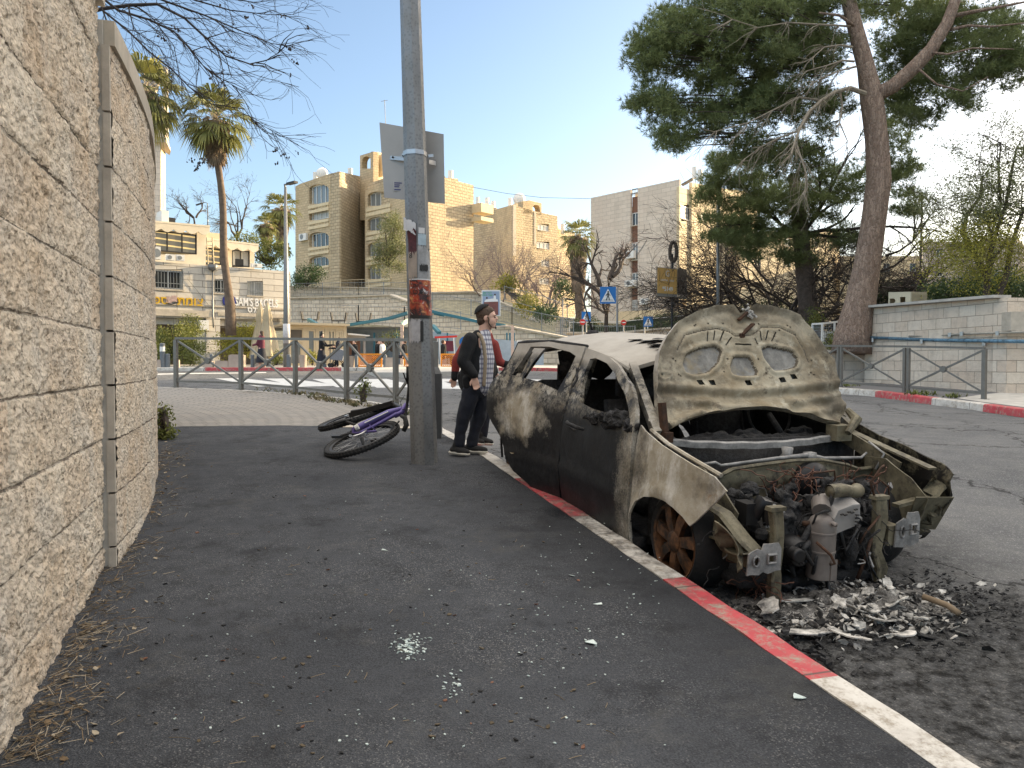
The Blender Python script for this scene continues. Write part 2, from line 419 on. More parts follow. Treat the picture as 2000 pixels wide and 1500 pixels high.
    c = n.mix(n.rng(n.vor(38, out='Distance'), .1, .5), (.15, .16, .165), (.23, .235, .24)); c = n.mix(n.rng(n.noise(5, 6, .7, vec=n.mapv(n.obj, scale=(1, 1, .2))), .45, .72, 0, .65), c, (.12, .12, .12))
    n.col(c); n.rough(n.rng(n.noise(8, 5), .3, .7, .4, .65)); n.bump(n.noise(60, 3), .1, .002); MT['galv'] = n.m
    MT['railing'] = simple('grey-brown railing paint', (.165, .158, .145), .42, .35, .15, 9)
    MT['sheet'] = simple('grey aluminium sheet', (.34, .325, .31), .5, .4, .07, 3)
    MT['black'] = simple('black rubber', (.014, .014, .015), .75, 0, .3, 30, .2)
    MT['blackmetal'] = simple('black metal', (.02, .02, .022), .45, .5, .2, 20)
    MT['steel'] = simple('bare steel', (.45, .45, .46), .35, .9, .12, 15)
    MT['white'] = simple('white paint', (.72, .72, .70), .5, 0, .06, 3)
    MT['grey'] = simple('grey paint', (.20, .22, .235), .6, 0, .1, 5)
    MT['darkglass'] = NT('dark window glass', .08, 0, .9).col((.025, .03, .035)).m
    MT['paleglass'] = NT('pale window glass', .12, 0, .9).col((.16, .18, .19)).m
    MT['curtain'] = simple('pale curtain behind glass', (.42, .42, .40), .4, 0, .2, 1.5)
    MT['alu'] = simple('window frame', (.60, .60, .58), .5, .2, .05)
    MT['darkframe'] = simple('dark window frame', (.025, .025, .027), .5, .2, .1)
    # facades
    def facade(key, name, w, h, c1, c2, mort, mo, rough_amt, big=(.3, .25, .2), bd=.03):
        n = NT(name, .9)
        b = n.brick(n.uv, w, h, mo, c=(c1, c2, mort))
        c = n.mix(n.rng(n.noise(.35, 5, .6, vec=n.uv), .45, .75, 0, .5), b.outputs['Color'], big)
        c = n.mix(n.rng(n.noise(4, 6, .75, vec=n.uv), .5, .75, 0, .45), c, tuple(q * .55 for q in c2))
        c = n.mix(n.rng(n.noise(.55, 7, .72, vec=n.mapv(n.uv, scale=(1, .28, 1), loc=(3, 1, 0))), .50, .68, 0, .5 if rough_amt > .1 else .22), c, tuple(q * .42 for q in c2))
        n.col(c); n.bump(n.math('SUBTRACT', 1, b.outputs['Fac']), .7, bd)
        if rough_amt: n.bump(n.noise(3.6, 5, .7, vec=n.uv), rough_amt, .12)
        MT[key] = n.m
    facade('fRough', 'rough hewn limestone', .75, .36, (.60, .485, .33), (.46, .37, .25), (.27, .215, .15), .035, 1.0, (.48, .39, .27), .12)
    facade('fSmooth', 'dressed limestone', .6, .30, (.60, .475, .31), (.50, .395, .26), (.30, .235, .16), .02, .2, (.46, .35, .22))
    facade('fPale', 'pale sawn limestone', 1.1, .42, (.68, .60, .52), (.60, .525, .45), (.42, .37, .32), .02, .05, (.60, .50, .42), .01)
    facade('fShop', 'pale shopfront limestone', 1.3, .34, (.66, .62, .55), (.57, .53, .47), (.25, .225, .195), .02, .06, (.52, .48, .42), .01)
    facade('fTerr', 'terrace wall stone', .7, .34, (.72, .65, .55), (.60, .53, .44), (.34, .29, .24), .03, .6, (.44, .39, .32), .05)
    facade('fRight', 'tooled limestone blocks', .56, .285, (.70, .62, .52), (.62, .51, .41), (.30, .25, .20), .009, .5, (.64, .52, .41), .02)
    MT['plaster'] = simple('cream plaster', (.64, .53, .36), .85, 0, .12, 2, .1)
    MT['cream'] = simple('pale cream render', (.64, .575, .46), .85, 0, .1, 2, .1)
    MT['coping'] = simple('coping concrete', (.46, .41, .34), .85, 0, .2, 4, .3)
    MT['concrete'] = simple('grey concrete', (.44, .42, .385), .85, 0, .2, 3, .3)
    MT['bconcrete'] = simple('pale blue painted concrete', (.30, .36, .42), .8, 0, .2, 1.5, .2)
    MT['brown'] = simple('brown panel', (.20, .095, .06), .7, 0, .12, 2)
    MT['soil'] = simple('soil and dry litter', (.11, .085, .055), .95, 0, .45, 3, .5)
    MT['grass'] = simple('rough green ground', (.24, .22, .15), .95, 0, .45, 2, .6)
    # leaves
    def leaf(key, name, a, b, tr=.25):
        n = NT(name, .6); t = n.attr('tone'); c = n.mix(t, a, b); n.col(c)
        n.b.inputs['Transmission Weight'].default_value = 0
        add = n.nd('ShaderNodeMixShader'); tl = n.nd('ShaderNodeBsdfTranslucent'); n.put(tl.inputs[0], c)
        out = n.t.nodes['Material Output']; n.put(add.inputs[0], tr); n.t.links.new(n.b.outputs[0], add.inputs[1]); n.t.links.new(tl.outputs[0], add.inputs[2]); n.t.links.new(add.outputs[0], out.inputs[0])
        MT[key] = n.m
    leaf('pine', 'pine needles', (.095, .125, .05), (.25, .30, .12), .35)
    leaf('cypress', 'grey-green leaves', (.09, .11, .045), (.24, .25, .10))
    leaf('palmleaf', 'palm fronds', (.10, .12, .035), (.30, .29, .09))
    leaf('deadfrond', 'dry palm skirt', (.16, .115, .08), (.36, .27, .18), .1)
    leaf('bush', 'bush leaves', (.06, .085, .02), (.22, .23, .05))
    leaf('yellowleaf', 'yellow-green leaves', (.14, .16, .025), (.40, .36, .06), .35)
    leaf('darkleaf', 'dark ivy leaves', (.03, .055, .02), (.08, .13, .045))
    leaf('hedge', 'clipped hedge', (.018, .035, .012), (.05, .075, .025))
    leaf('pinkbud', 'pinkish blossom and dry leaves', (.16, .11, .10), (.34, .24, .22))
    leaf('deadleaf', 'dry dark leaves', (.02, .014, .012), (.05, .03, .025), .05)
    n = NT('pine bark', .9); wv = n.nd('ShaderNodeVectorMath', operation='ADD'); n.put(wv.inputs[0], n.mapv(n.obj, scale=(1, 1, .3))); n.put(wv.inputs[1], n.mapv(n.noise(3, 5, .7, out=1), scale=(.22, .22, .22)))
    pv = n.vor(13, vec=wv.outputs[0], feature='DISTANCE_TO_EDGE'); pc = n.sep(n.vor(13, vec=wv.outputs[0], out='Color'))[0]
    c = n.mix(pc, (.22, .145, .11), (.40, .29, .225)); c = n.mix(n.rng(pv, 0, .10, .85, 0), c, (.085, .055, .04)); c = n.mix(n.rng(n.noise(14, 6, .7), .45, .7, 0, .7), c, (.30, .24, .20)); c = n.mix(n.rng(n.noise(40, 5, .8), .5, .65, 0, .6), c, (.12, .08, .06))
    n.col(c); n.bump(pv, .8, .05).bump(n.noise(30, 6, .75), .7, .03); MT['pbark'] = n.m
    MT['bark'] = simple('dark bark', (.055, .042, .035), .9, 0, .35, 12, .5)
    MT['greybark'] = simple('grey bare twigs', (.24, .20, .16), .9, 0, .3, 6)
    MT['purpletwig'] = simple('purplish bare twigs', (.21, .15, .135), .9, 0, .3, 6)
    MT['palmtrunk'] = simple('palm trunk', (.13, .095, .07), .9, 0, .35, 6, .8)
    # burnt car
    n = NT('scorched body paint', .55, .0, .3)
    X = n.sep(n.obj); s_ = X[1]; h_ = X[2]
    tan = n.mix(n.rng(n.noise(4, 6, .7), .38, .68), (.29, .25, .185), (.48, .45, .39))
    tan = n.mix(n.rng(n.noise(7, 7, .75, vec=n.mapv(n.obj, loc=(4, 4, 4), scale=(1, 1, .6))), .50, .66), tan, (.56, .54, .50))
    tan = n.mix(n.rng(n.noise(3.2, 6, .7, vec=n.mapv(n.obj, loc=(1, 8, 3))), .54, .70, 0, .75), tan, (.075, .065, .055))
    tan = n.mix(n.rng(n.noise(11, 7, .8, vec=n.mapv(n.obj, loc=(7, 2, 3))), .60, .70, 0, .8), tan, (.28, .15, .06))
    sp = n.rng(n.noise(90, 3, .7), .50, .62)
    fade = n.math('ADD', s_, n.math('MULTIPLY', n.math('SUBTRACT', n.noise(5, 5, .7), .5), .55))
    fade = n.math('ADD', fade, n.math('MULTIPLY', n.math('SUBTRACT', n.noise(80, 3, .7), .5), .3))
    doors = n.rng(fade, .26, .60)
    roofm = n.rng(n.math('ADD', h_, n.math('MULTIPLY', n.math('SUBTRACT', n.noise(6, 5, .7), .5), .12)), 1.12, 1.2)
    patch = n.math('ADD', n.dist((-.1, 2.0, .74), (.3, 1, 1.35)), n.math('MULTIPLY', n.math('SUBTRACT', n.noise(7, 4, .6), .5), .5))
    patch = n.rng(n.math('ADD', patch, n.math('MULTIPLY', n.math('SUBTRACT', n.noise(80, 3, .7), .5), .12)), .17, .34, 1, 0)
    edge = n.math('MULTIPLY', n.rng(n.math('ABSOLUTE', n.math('SUBTRACT', h_, .87)), .0, .09, .75, 0), n.rng(n.noise(30, 6, .8), .42, .60))
    edge = n.math('MAXIMUM', n.math('MULTIPLY', edge, .7), n.math('MULTIPLY', n.rng(n.math('ABSOLUTE', n.math('SUBTRACT', h_, 1.04)), .12, .15, 1, 0), n.rng(n.noise(9, 6, .8), .46, .56, 0, .75)))
    soot = n.math('MULTIPLY', doors, n.math('SUBTRACT', 1, n.math('MAXIMUM', roofm, n.math('MAXIMUM', patch, edge))))
    soot = n.math('MAXIMUM', soot, n.math('MULTIPLY', n.rng(h_, .18, .45, .55, 0), sp))
    black = n.mix(n.rng(n.noise(25, 6, .75), .4, .75), (.007, .0078, .0095), (.022, .024, .029))
    pal = n.mix(roofm, tan, n.mix(n.rng(n.noise(3, 6, .7), .4, .7), (.40, .375, .335), (.30, .275, .24)))
    c = n.mix(soot, pal, black)
    n.col(c); n.rough(n.rng(soot, 0, 1, .72, .48)); pass
    n.bump(n.noise(60, 5, .7), .25, .004).bump(n.noise(9, 4, .6), .25, .012); MT['burnt'] = n.m
    n = NT('ash coated inner hood', .7, .0, .3)
    c = n.mix(n.rng(n.noise(3.2, 6, .7), .38, .66), (.23, .185, .12), (.42, .385, .30))
    c = n.mix(n.rng(n.noise(4, 7, .75, vec=n.mapv(n.obj, loc=(5, 5, 5), scale=(1, 1, 1.8))), .50, .66, 0, .7), c, (.10, .082, .056))
    c = n.mix(n.rng(n.noise(7, 6, .75, vec=n.mapv(n.obj, loc=(2, 9, 5))), .55, .68, 0, .8), c, (.50, .47, .38))
    c = n.mix(n.rng(n.noise(9, 6, .75, vec=n.mapv(n.obj, loc=(2, 5, 1))), .58, .66, 0, .7), c, (.07, .055, .04))
    X = n.sep(n.obj); rim = n.math('MULTIPLY', n.math('MAXIMUM', n.rng(n.math('ABSOLUTE', n.math('SUBTRACT', X[0], .84)), .34, .62), n.rng(X[2], 1.42, 1.60)), n.rng(n.noise(6, 6, .75), .36, .56))
    c = n.mix(n.math('MULTIPLY', rim, .75), c, (.055, .045, .035)); n.col(c); n.bump(n.noise(45, 5, .7), .3, .004); MT['hoodin'] = n.m
    n = NT('sooted far wing', .7, 0, .2); c = n.mix(n.rng(n.noise(5, 6, .7), .35, .65), (.10, .085, .055), (.26, .235, .165)); c = n.mix(n.rng(n.noise(4, 7, .75, vec=n.mapv(n.obj, loc=(3, 1, 3))), .40, .54), c, (.014, .013, .012)); n.col(c); n.bump(n.noise(30, 5), .35, .006); MT['sootwing'] = n.m
    n = NT('grey ash on aluminium', .6, .3); c = n.mix(n.rng(n.noise(9, 6, .75), .38, .66), (.15, .15, .152), (.36, .355, .35)); n.col(c); n.bump(n.noise(50, 5), .25, .004); MT['ashgrey'] = n.m
    n = NT('olive scorched steel', .65, .3); c = n.mix(n.rng(n.noise(6, 6, .7), .35, .68), (.075, .065, .042), (.235, .21, .145)); c = n.mix(n.rng(n.noise(9, 7, .75, vec=n.mapv(n.obj, loc=(3, 3, 3))), .50, .64), c, (.04, .035, .03)); n.col(c); n.bump(n.noise(30, 5), .35, .006); MT['olive'] = n.m
    n = NT('charred mass', .7); c = n.mix(n.rng(n.noise(22, 6, .8), .45, .72), (.007, .007, .008), (.05, .05, .056)); n.col(c); n.bump(n.noise(40, 6, .8), .9, .02); MT['char'] = n.m
    n = NT('rusted steel', .75, .3); c = n.mix(n.rng(n.noise(16, 6, .75), .35, .68), (.028, .016, .011), (.10, .045, .024)); n.col(c); n.bump(n.noise(50, 5), .3, .004); MT['rust'] = n.m
    n = NT('scorched wheel rim', .6, .4); c = n.mix(n.rng(n.noise(7, 6, .7), .42, .60), (.025, .018, .015), (.20, .09, .04)); n.col(c); MT['rim'] = n.m
    n = NT('grey bonnet skin', .75, 0, .3); c = n.mix(n.rng(n.noise(12, 6, .75), .35, .65), (.12, .118, .112), (.27, .265, .25)); c = n.mix(n.rng(n.noise(5, 5, .7), .52, .66, 0, .7), c, (.24, .195, .12)); n.col(c); n.bump(n.noise(40, 5), .3, .004); MT['skinin'] = n.m
    n = NT('flaky ash', .9); c = n.mix(n.rng(n.noise(14, 6, .75), .38, .64), (.10, .098, .095), (.66, .64, .60)); n.col(c); n.bump(n.noise(60, 5), .4, .004); MT['ash'] = n.m
    n = NT('soot crumbs', .85); c = n.mix(n.rng(n.noise(18, 6, .8), .55, .72), (.009, .009, .010), (.11, .11, .112)); n.col(c); n.bump(n.noise(50, 6), .8, .01); MT['soot'] = n.m
    MT['copper'] = simple('scorched copper wire', (.12, .055, .038), .6, .5, .4, 30)
    g = NT('crushed safety glass', .15, 0, .8); g.col((.50, .58, .56)); MT['shard'] = g.m
    MT['skin'] = simple('skin', (.62, .38, .29), .55, 0, .05, 12)
    MT['navy'] = simple('navy trousers', (.012, .015, .026), .85, 0, .3, 30, .3)
    MT['fleece'] = simple('black fleece', (.010, .011, .013), .95, 0, .35, 60, .5)
    MT['beige'] = simple('beige lining', (.30, .24, .17), .9, 0, .12, 40, .3)
    MT['hair'] = simple('brown hair', (.07, .040, .024), .7, 0, .35, 60, .4)
    MT['redknit'] = simple('dark red knit', (.24, .035, .03), .9, 0, .2, 60, .5)
    MT['sole'] = simple('off white rubber sole', (.60, .57, .50), .6, 0, .08, 20)
    n = NT('checked shirt', .85)
    X = n.sep(n.obj)
    def stripe(v, f, wdt, ph=0.0): return n.math('LESS_THAN', n.math('FRACT', n.math('ADD', n.math('MULTIPLY', v, f), ph)), wdt)
    hv = n.math('ADD', X[0], X[1]); a1 = stripe(hv, 26, .42); a2 = stripe(X[2], 22, .42)
    c = n.mix(n.math('MULTIPLY', a1, .6), (.62, .62, .66), (.05, .055, .12)); c = n.mix(n.math('MULTIPLY', a2, .6), c, (.05, .055, .12)); n.col(c); MT['plaid'] = n.m
    MT['purple'] = simple('purple bicycle paint', (.10, .075, .24), .3, .3, .1, 6)
    MT['blue'] = simple('blue sign face', (.01, .16, .48), .4, 0, .05)
    MT['signwhite'] = simple('white sign face', (.78, .78, .78), .4, 0, .03)
    MT['signred'] = simple('red sign face', (.60, .03, .02), .4, 0, .05)
    MT['signblack'] = simple('black print', (.01, .01, .01), .5, 0, .05)
    MT['gold'] = simple('gold sign face', (.66, .40, .14), .4, 0, .06)
    MT['bronze'] = simple('dark side face', (.06, .05, .05), .5, 0, .06)
    MT['yellowletter'] = simple('yellow lettering', (.62, .38, .02), .5, 0, .08)
    MT['orange'] = simple('orange lattice', (.75, .27, .01), .6, 0, .06)
    MT['teal'] = simple('teal painted beam', (.02, .13, .18), .6, 0, .15)
    MT['navysign'] = simple('navy disc', (.01, .02, .20), .4, 0, .05)
    MT['canvas'] = simple('cream canvas', (.50, .42, .29), .9, 0, .15, 3)
    MT['warmframe'] = simple('cream painted frame', (.62, .50, .33), .6, 0, .08)
    MT['lamp'] = emis(simple('lit lamp', (1, .5, .15), .5), (1, .5, .12), 2.2)
    MT['interior'] = emis(simple('dim lit interior', (.12, .10, .08), .6, 0, .3, .5), (1, .75, .45), .006)
    MT['magenta'] = simple('plum top', (.13, .03, .05), .9, 0, .1)
    MT['tanpipe'] = simple('scratched beige pipe', (.36, .33, .28), .6, .2, .2, 8)
    MT['bluepipe'] = simple('worn blue pipe', (.10, .20, .28), .6, .2, .6, 9)
    MT['ventbox'] = simple('cream louvred box', (.50, .46, .35), .6, 0, .05)
mk_materials()
# ================================================================== GROUND
def sheet(name, xs, ys, fn, mat, kind='structure'):
    V = [(x, y, fn(x, y)) for y in ys for x in xs]; nx = len(xs)
    F = [(j * nx + i, j * nx + i + 1, (j + 1) * nx + i + 1, (j + 1) * nx + i) for j in range(len(ys) - 1) for i in range(nx - 1)]
    o = fastmesh(name, V, F, mat, smooth=True); tag(o, kind=kind); return o
def frange(a, b, n): return [lerp(a, b, i / n) for i in range(n + 1)]
def pit(x, y): return -.35 if (-45 < x < 45 and y < 46) else 0
xs = [-900, -500, -300, -200, -140] + frange(-100, 100, 80) + [140, 200, 300, 500, 900]
ys = [-300, -100, -40] + frange(-25, 140, 80) + [180, 240, 320, 450, 700, 1200, 2000]
sheet('terrain', xs, ys, lambda x, y: G(x, y) - .35 + HILL(x, y) * (1 if y > 46 else 0) + (.2 if y > 47 else 0), MT['grass'])
sheet('road', frange(-44, 44, 110), frange(-6, 35.5, 104), lambda x, y: G(x, y) - .15 + .004 * math.sin(x * 1.3 + y), MT['road'])
KP = [(lerp(3.2, -1.07, i / 30), lerp(-4, 9.8, i / 30)) for i in range(30)]
KP = [(1.967 - .31 * y, y) for y in frange(-4, 9.6, 34)] + [(-1.22, 10.8), (-1.62, 12.0), (-2.2, 13.1), (-3.1, 14.2), (-4.3, 15.3), (-5.9, 16.4), (-7.6, 17.1), (-9.6, 17.6), (-14, 18.2), (-22, 18.8)]
WL1 = [(-2.19 - .345 * (y - 4.07), y) for y in (-2, 4.07)]
W2P = [(-2.135, 4.10), (-2.27, 4.55), (-2.44, 5.05), (-2.64, 5.6), (-2.90, 6.2), (-3.22, 6.92), (-3.72, 7.9), (-4.4, 9.3), (-5.1, 10.5), (-6.3, 11.6), (-8.2, 12.6), (-11, 13.2)]
wallside = [(-.05 + p[0], p[1]) for p in WL1] + [(x - .1, y) for x, y in W2P] + [(-22, 13.5)]
def flat(fn_off):
    return lambda x, y: (x, y, G(x, y) + fn_off)
def sidewalk(name, poly, mat, sp, off=0.0, uvfn=None):
    v, f = panel(poly, [], sp, flat(off))
    mb = MB(); mb.add(v, f); o = mb.build(name, mat, smooth=True)
    if uvfn:
        ul = o.data.uv_layers.new(name='UVMap')
        for l in o.data.loops: ul.data[l.index].uv = uvfn(o.data.vertices[l.vertex_index].co)
    tag(o, kind='structure'); return o
near_k = [p for p in KP if p[1] <= 9.61]; far_k = [p for p in KP if p[1] > 9.61]
nearw = [p for p in wallside if p[1] < 9.4]; farw = [p for p in wallside if p[1] >= 9.3]
bound = [(-1.0, 9.6), (-1.9, 9.75), (-3.0, 9.85), (-4.2, 9.75), (-4.6, 9.5)]
sidewalk('sidewalk', near_k + bound[1:-1] + [(-4.55, 9.4)] + nearw[::-1], MT['walk'], .35)
sidewalk('paving', [p for p in far_k] + farw[::-1][:-1] + [(-4.55, 9.4)] + bound[1:-1][::-1] + [(-1.02, 9.62)], MT['paving'], .6,
         uvfn=lambda c: (math.atan2(c.x + 4.5, c.y - 4) * 8.5, math.hypot(c.x + 4.5, c.y - 4)))
mb = MB(); a, b = Vector((-1.05, 9.62, 0)), Vector((-2.15, 9.78, 0))
mb.add(*panel([(-1.08, 9.45), (-2.2, 9.62), (-2.2, 9.82), (-1.08, 9.66)], [], .2, flat(.006))); tag(mb.build('concrete_strip', MT['coping']), kind='structure')
def kerb(pts, cols, inward, wd=.15, drop=.17, lift=.004):
    """pts polyline on the pavement edge; the kerb is laid outward; cols: (colour, length) repeats"""
    pl = [Vector((p[0], p[1], 0)) for p in pts]; dense = []
    for a, b in zip(pl, pl[1:]):
        k = max(1, int((b - a).length / .12)); dense += [a.lerp(b, i / k) for i in range(k)]
    dense.append(pl[-1])
    nr = []
    for i in range(len(dense)):
        d = (dense[min(i + 1, len(dense) - 1)] - dense[max(i - 1, 0)]).normalized(); nr.append(Vector((d.y, -d.x, 0)) * inward)
    i = 0; s = 0.0; ci = 0; start = 0
    segs = []
    acc = 0.0
    for i in range(1, len(dense)):
        acc += (dense[i] - dense[i - 1]).length
        if acc >= cols[min(ci, len(cols) - 1)][1] or i == len(dense) - 1:
            segs.append((start, i, cols[min(ci, len(cols) - 1)][0])); start = i; acc = 0; ci += 1
            if ci >= len(cols): cols = cols + cols[-2:]
    for a, b, c in segs:
        V = []; F = []
        prof = [(-.004, -.1), (0, lift), (wd * .82, lift), (wd * .95, lift - .012), (wd, lift - .035), (wd + .012, -drop)]
        for q in range(a, b + 1):
            gp = .004 if q in (a, b) else 0
            for o_, z in prof:
                p = dense[q] + nr[q] * (o_ + .003 * math.sin(q * 2.1)); V.append((p.x, p.y, G(dense[q].x, dense[q].y) + z + .003 * math.sin(q * 1.3)))
        m = len(prof)
        for q in range(b - a):
            for k in range(m - 1): F.append((q * m + k, q * m + k + 1, (q + 1) * m + k + 1, (q + 1) * m + k))
        mb = MB(); mb.add(V, F); o = mb.build('kerb', MT['k' + c], smooth=40); tag(o, kind='structure')
def arclen_to(y): return (y + 4) * math.hypot(1, .31)
tr = [arclen_to(PG(x, y).y) for x, y in ((1612, 1360), (1325, 1165), (1150, 1033), (1040, 953), (950, 897), (925, 880))]
L = [tr[0]] + [b - a for a, b in zip(tr, tr[1:])]
kerb(KP, list(zip(['white', 'red', 'white', 'red', 'white', 'red'], L)) + [('white', 1.9), ('red', 1.0), ('white', 3.0), ('white', 3.0)], 1)
# far pavement across the junction
FK = [(-44, 34.9), (-24, 34.6), (-12, 34.4), (-4, 34.6), (3, 35.2), (8, 35.4), (14, 35), (44, 35)]
sidewalk('far_sidewalk', FK + [(44, 46.5), (-44, 46.5)], MT['concrete'], 2.2, -.0)
kerb(FK, [('red', 6), ('white', 4)] * 4 + [('white', 3), ('red', 3)], 1, .18)
# right-hand pavement
RK = [(44, 23.5), (20, 23.3), (10, 23.2), (8.2, 22.6), (7.9, 21.6)] + [tuple(PG(x, y).xy) for x, y in ((1643, 757), (1715, 762), (1812, 774), (1915, 786), (2000, 797))] + [(9.2, 11.5), (9.3, 8), (9.4, 0), (9.5, -4)]
sidewalk('right_sidewalk', RK + [(44, -4)], simple('grey sidewalk asphalt', (.13, .13, .135), .85, 0, .2, 30, .4), 1.0)
rl = [Vector(p) for p in RK]; tot = [0]
for a, b in zip(rl, rl[1:]): tot.append(tot[-1] + (b - a).length)
t4, t5, t6, t7, t8 = tot[5], tot[6], tot[7], tot[8], tot[9]
kerb(RK, [('white', tot[4] - 3), ('red', 2.6), ('white', t5 - tot[4] + .4), ('red', t6 - t5 + .1), ('white', t7 - t6), ('red', 2.0), ('white', 2.0), ('red', 2.0), ('white', 2.0)], 1, .2, .19)
mb = MB(); q = [PG(x, y) for x, y in ((1870, 778), (2000, 762))]
mb.add(*panel([(q[0].x, q[0].y), (q[1].x, q[1].y), (12, 12), (9.5, 12.6), (9.4, 14.2)], [], .5, flat(.006))); tag(mb.build('concrete_ramp', MT['concrete']), kind='structure')
# zebra crossing, stop line and traffic island
def paint(name, quads, mat):
    mb = MB()
    for qd in quads:
        mb.add(*panel([tuple(PG(x, y, -.15).xy) for x, y in qd], [], .35, lambda x, y: (x, y, G(x, y) - .15 + .004 * math.sin(x * 1.3 + y) + .006)))
    o = mb.build(name, mat); tag(o, kind='structure')
paint('zebra_crossing', [[(590 + i * 95 - 170, 739.5 + i * .5), (640 + i * 95 - 170, 739 + i * .5), (760 + i * 78 - 170, 753 + i), (672 + i * 78 - 170, 755 + i)] for i in range(5)], MT['zebra'])
paint('road_marking', [[(858, 740), (1060, 742), (1075, 747), (858, 746)], [(860, 753), (1040, 757), (1050, 763), (860, 759)], [(305, 730), (520, 727), (520, 728.5), (305, 732)]], MT['zebra'])
mb = MB(); isl = [tuple(PG(x, y, -.15).xy) for x, y in ((715, 729), (800, 722), (905, 724), (900, 734), (800, 737), (735, 737))]
v, f = panel(isl, [], .5, lambda x, y: (x, y, G(x, y) + .02), thick=.18); mb.add(v, f); tag(mb.build('traffic_island', MT['concrete']), kind='structure')
# ================================================================== NEAR STONE WALL
def vnoise(x, y, seed):
    r = np.random.default_rng(seed).random((512, 512)).astype(np.float32)
    xi = np.floor(x).astype(int); yi = np.floor(y).astype(int); fx = x - xi; fy = y - yi
    fx = fx * fx * (3 - 2 * fx); fy = fy * fy * (3 - 2 * fy); xi %= 511; yi %= 511
    return (r[yi, xi] * (1 - fx) + r[yi, xi + 1] * fx) * (1 - fy) + (r[yi + 1, xi] * (1 - fx) + r[yi + 1, xi + 1] * fx) * fy
def fbm(x, y, seed, octv=4, gain=.55):
    s = 0; a = 1; t = 0
    for k in range(octv):
        s = s + a * vnoise(x * 2 ** k + 17 * k, y * 2 ** k + 5 * k, seed + k); t += a; a *= gain
    return s / t
def rough_wall(name, path, ztop, zbot, step, lvl0, course, seed, parent, coarse_amp=.022):
    pl = [Vector(p) for p in path]; cum = [0]
    for a, b in zip(pl, pl[1:]): cum.append(cum[-1] + (b - a).length)
    L = cum[-1]; na = int(L / step) + 1; nz = int((max(ztop(0), ztop(L)) - zbot) / step) + 1
    px, py, nx, ny = [], [], [], []
    for i in range(na):
        s = L * i / (na - 1); k = min(len(cum) - 2, max(0, np.searchsorted(cum, s) - 1)); t = (s - cum[k]) / (cum[k + 1] - cum[k])
        p = pl[k].lerp(pl[k + 1], t)
        e = .3; 
        def at(q):
            q = min(max(q, 0), L); k = min(len(cum) - 2, max(0, np.searchsorted(cum, q) - 1)); return pl[k].lerp(pl[k + 1], (q - cum[k]) / (cum[k + 1] - cum[k]))
        d = (at(s + e) - at(s - e)).normalized(); p = p * .4 + (at(s + .25) + at(s - .25)) * .3 if .25 < s < L - .25 else p
        px.append(p.x); py.append(p.y); nx.append(d.y); ny.append(-d.x)
    px, py, nx, ny = map(np.array, (px, py, nx, ny))
    A = np.linspace(0, L, na)[None, :].repeat(nz, 0); tt = np.linspace(0, 1, nz)[:, None].repeat(na, 1)
    zt = np.array([ztop(L * i / (na - 1)) for i in range(na)])[None, :]; Z = zbot + (zt - zbot) * tt
    rr = random.Random(seed); row = np.floor((Z - lvl0) / course).astype(int); zin = (Z - lvl0) - row * course
    dj = np.minimum(zin, course - zin); tone = np.zeros_like(Z); push = np.zeros_like(Z)
    for rw in range(row.min(), row.max() + 1):
        m = row == rw; xs_ = [-.3 * rr.random()]
        while xs_[-1] < L + 1: xs_.append(xs_[-1] + rr.uniform(.30, .62))
        xs_ = np.array(xs_); idx = np.searchsorted(xs_, A[m]) ; lo = xs_[idx - 1]; hi = xs_[np.minimum(idx, len(xs_) - 1)]
        dj[m] = np.minimum(dj[m], np.minimum(A[m] - lo, hi - A[m]))
        tv = np.array([rr.random() for _ in xs_]); pv = np.array([rr.uniform(-.006, .008) for _ in xs_]); tone[m] = tv[idx - 1]; push[m] = pv[idx - 1]
    wob = (fbm(A * 9, Z * 9, seed + 40, 3) - .5) * .010; dj = dj + wob
    body = np.clip(dj / .010, 0, 1); body = body * body * (3 - 2 * body)
    rock = fbm(A * 24, Z * 24 + 3, seed + 1, 4, .6); chis = np.abs(fbm(A * 30 + Z * 13, Z * 28 - A * 11, seed + 9, 3) - .5) * 2
    pits = np.clip((.34 - fbm(A * 30, Z * 30, seed + 20, 3)) * 6, 0, 1)
    D = .008 + body * (push + coarse_amp * (rock - .35) + .016 * chis - .018 * pits)
    V = np.stack([px[None, :] + nx[None, :] * D, py[None, :] + ny[None, :] * D, Z], -1).reshape(-1, 3)
    i, j = np.meshgrid(np.arange(na - 1), np.arange(nz - 1)); b = (j * na + i).ravel()
    F = np.stack([b, b + 1, b + na + 1, b + na], -1)
    o = fastmesh(name, V, F, MT['nearstone'], parent, smooth=True, attr=tone.ravel(), uv=np.stack([A, Z], -1).reshape(-1, 2))
    at = o.data.attributes.new('joint', 'FLOAT', 'POINT'); at.data.foreach_set('value', (1 - body).astype(np.float32).ravel())
    return o, (px, py, nx, ny)
nw = thing('stone_wall', 'rough chiselled limestone wall filling the left edge, nearest straight section', 'wall', (-1.6, 2.3, G(-1.6, 2.3)))
p0 = (-2.19 - .345 * (-1.0 - 4.07), -1.0)
rough_wall('wall_face', [p0, (-2.19, 4.07)], lambda s: 3.22, -.3, .0105, 1.523 - .288 * 8, .288, 11, nw, .03)
mb = MB(); mb.wall(p0, (-2.19, 4.068), -.3, 3.22, .4)
for i, p in enumerate(mb.v): mb.v[i] = (p[0] - .024, p[1] - .008, p[2])
mb.build('wall_core', MT['joint'], nw)
mb = MB(); d = Vector((-.326, .945, 0)); nrm = Vector((.945, .326, 0)); c0 = Vector((-2.19, 4.07, 0))
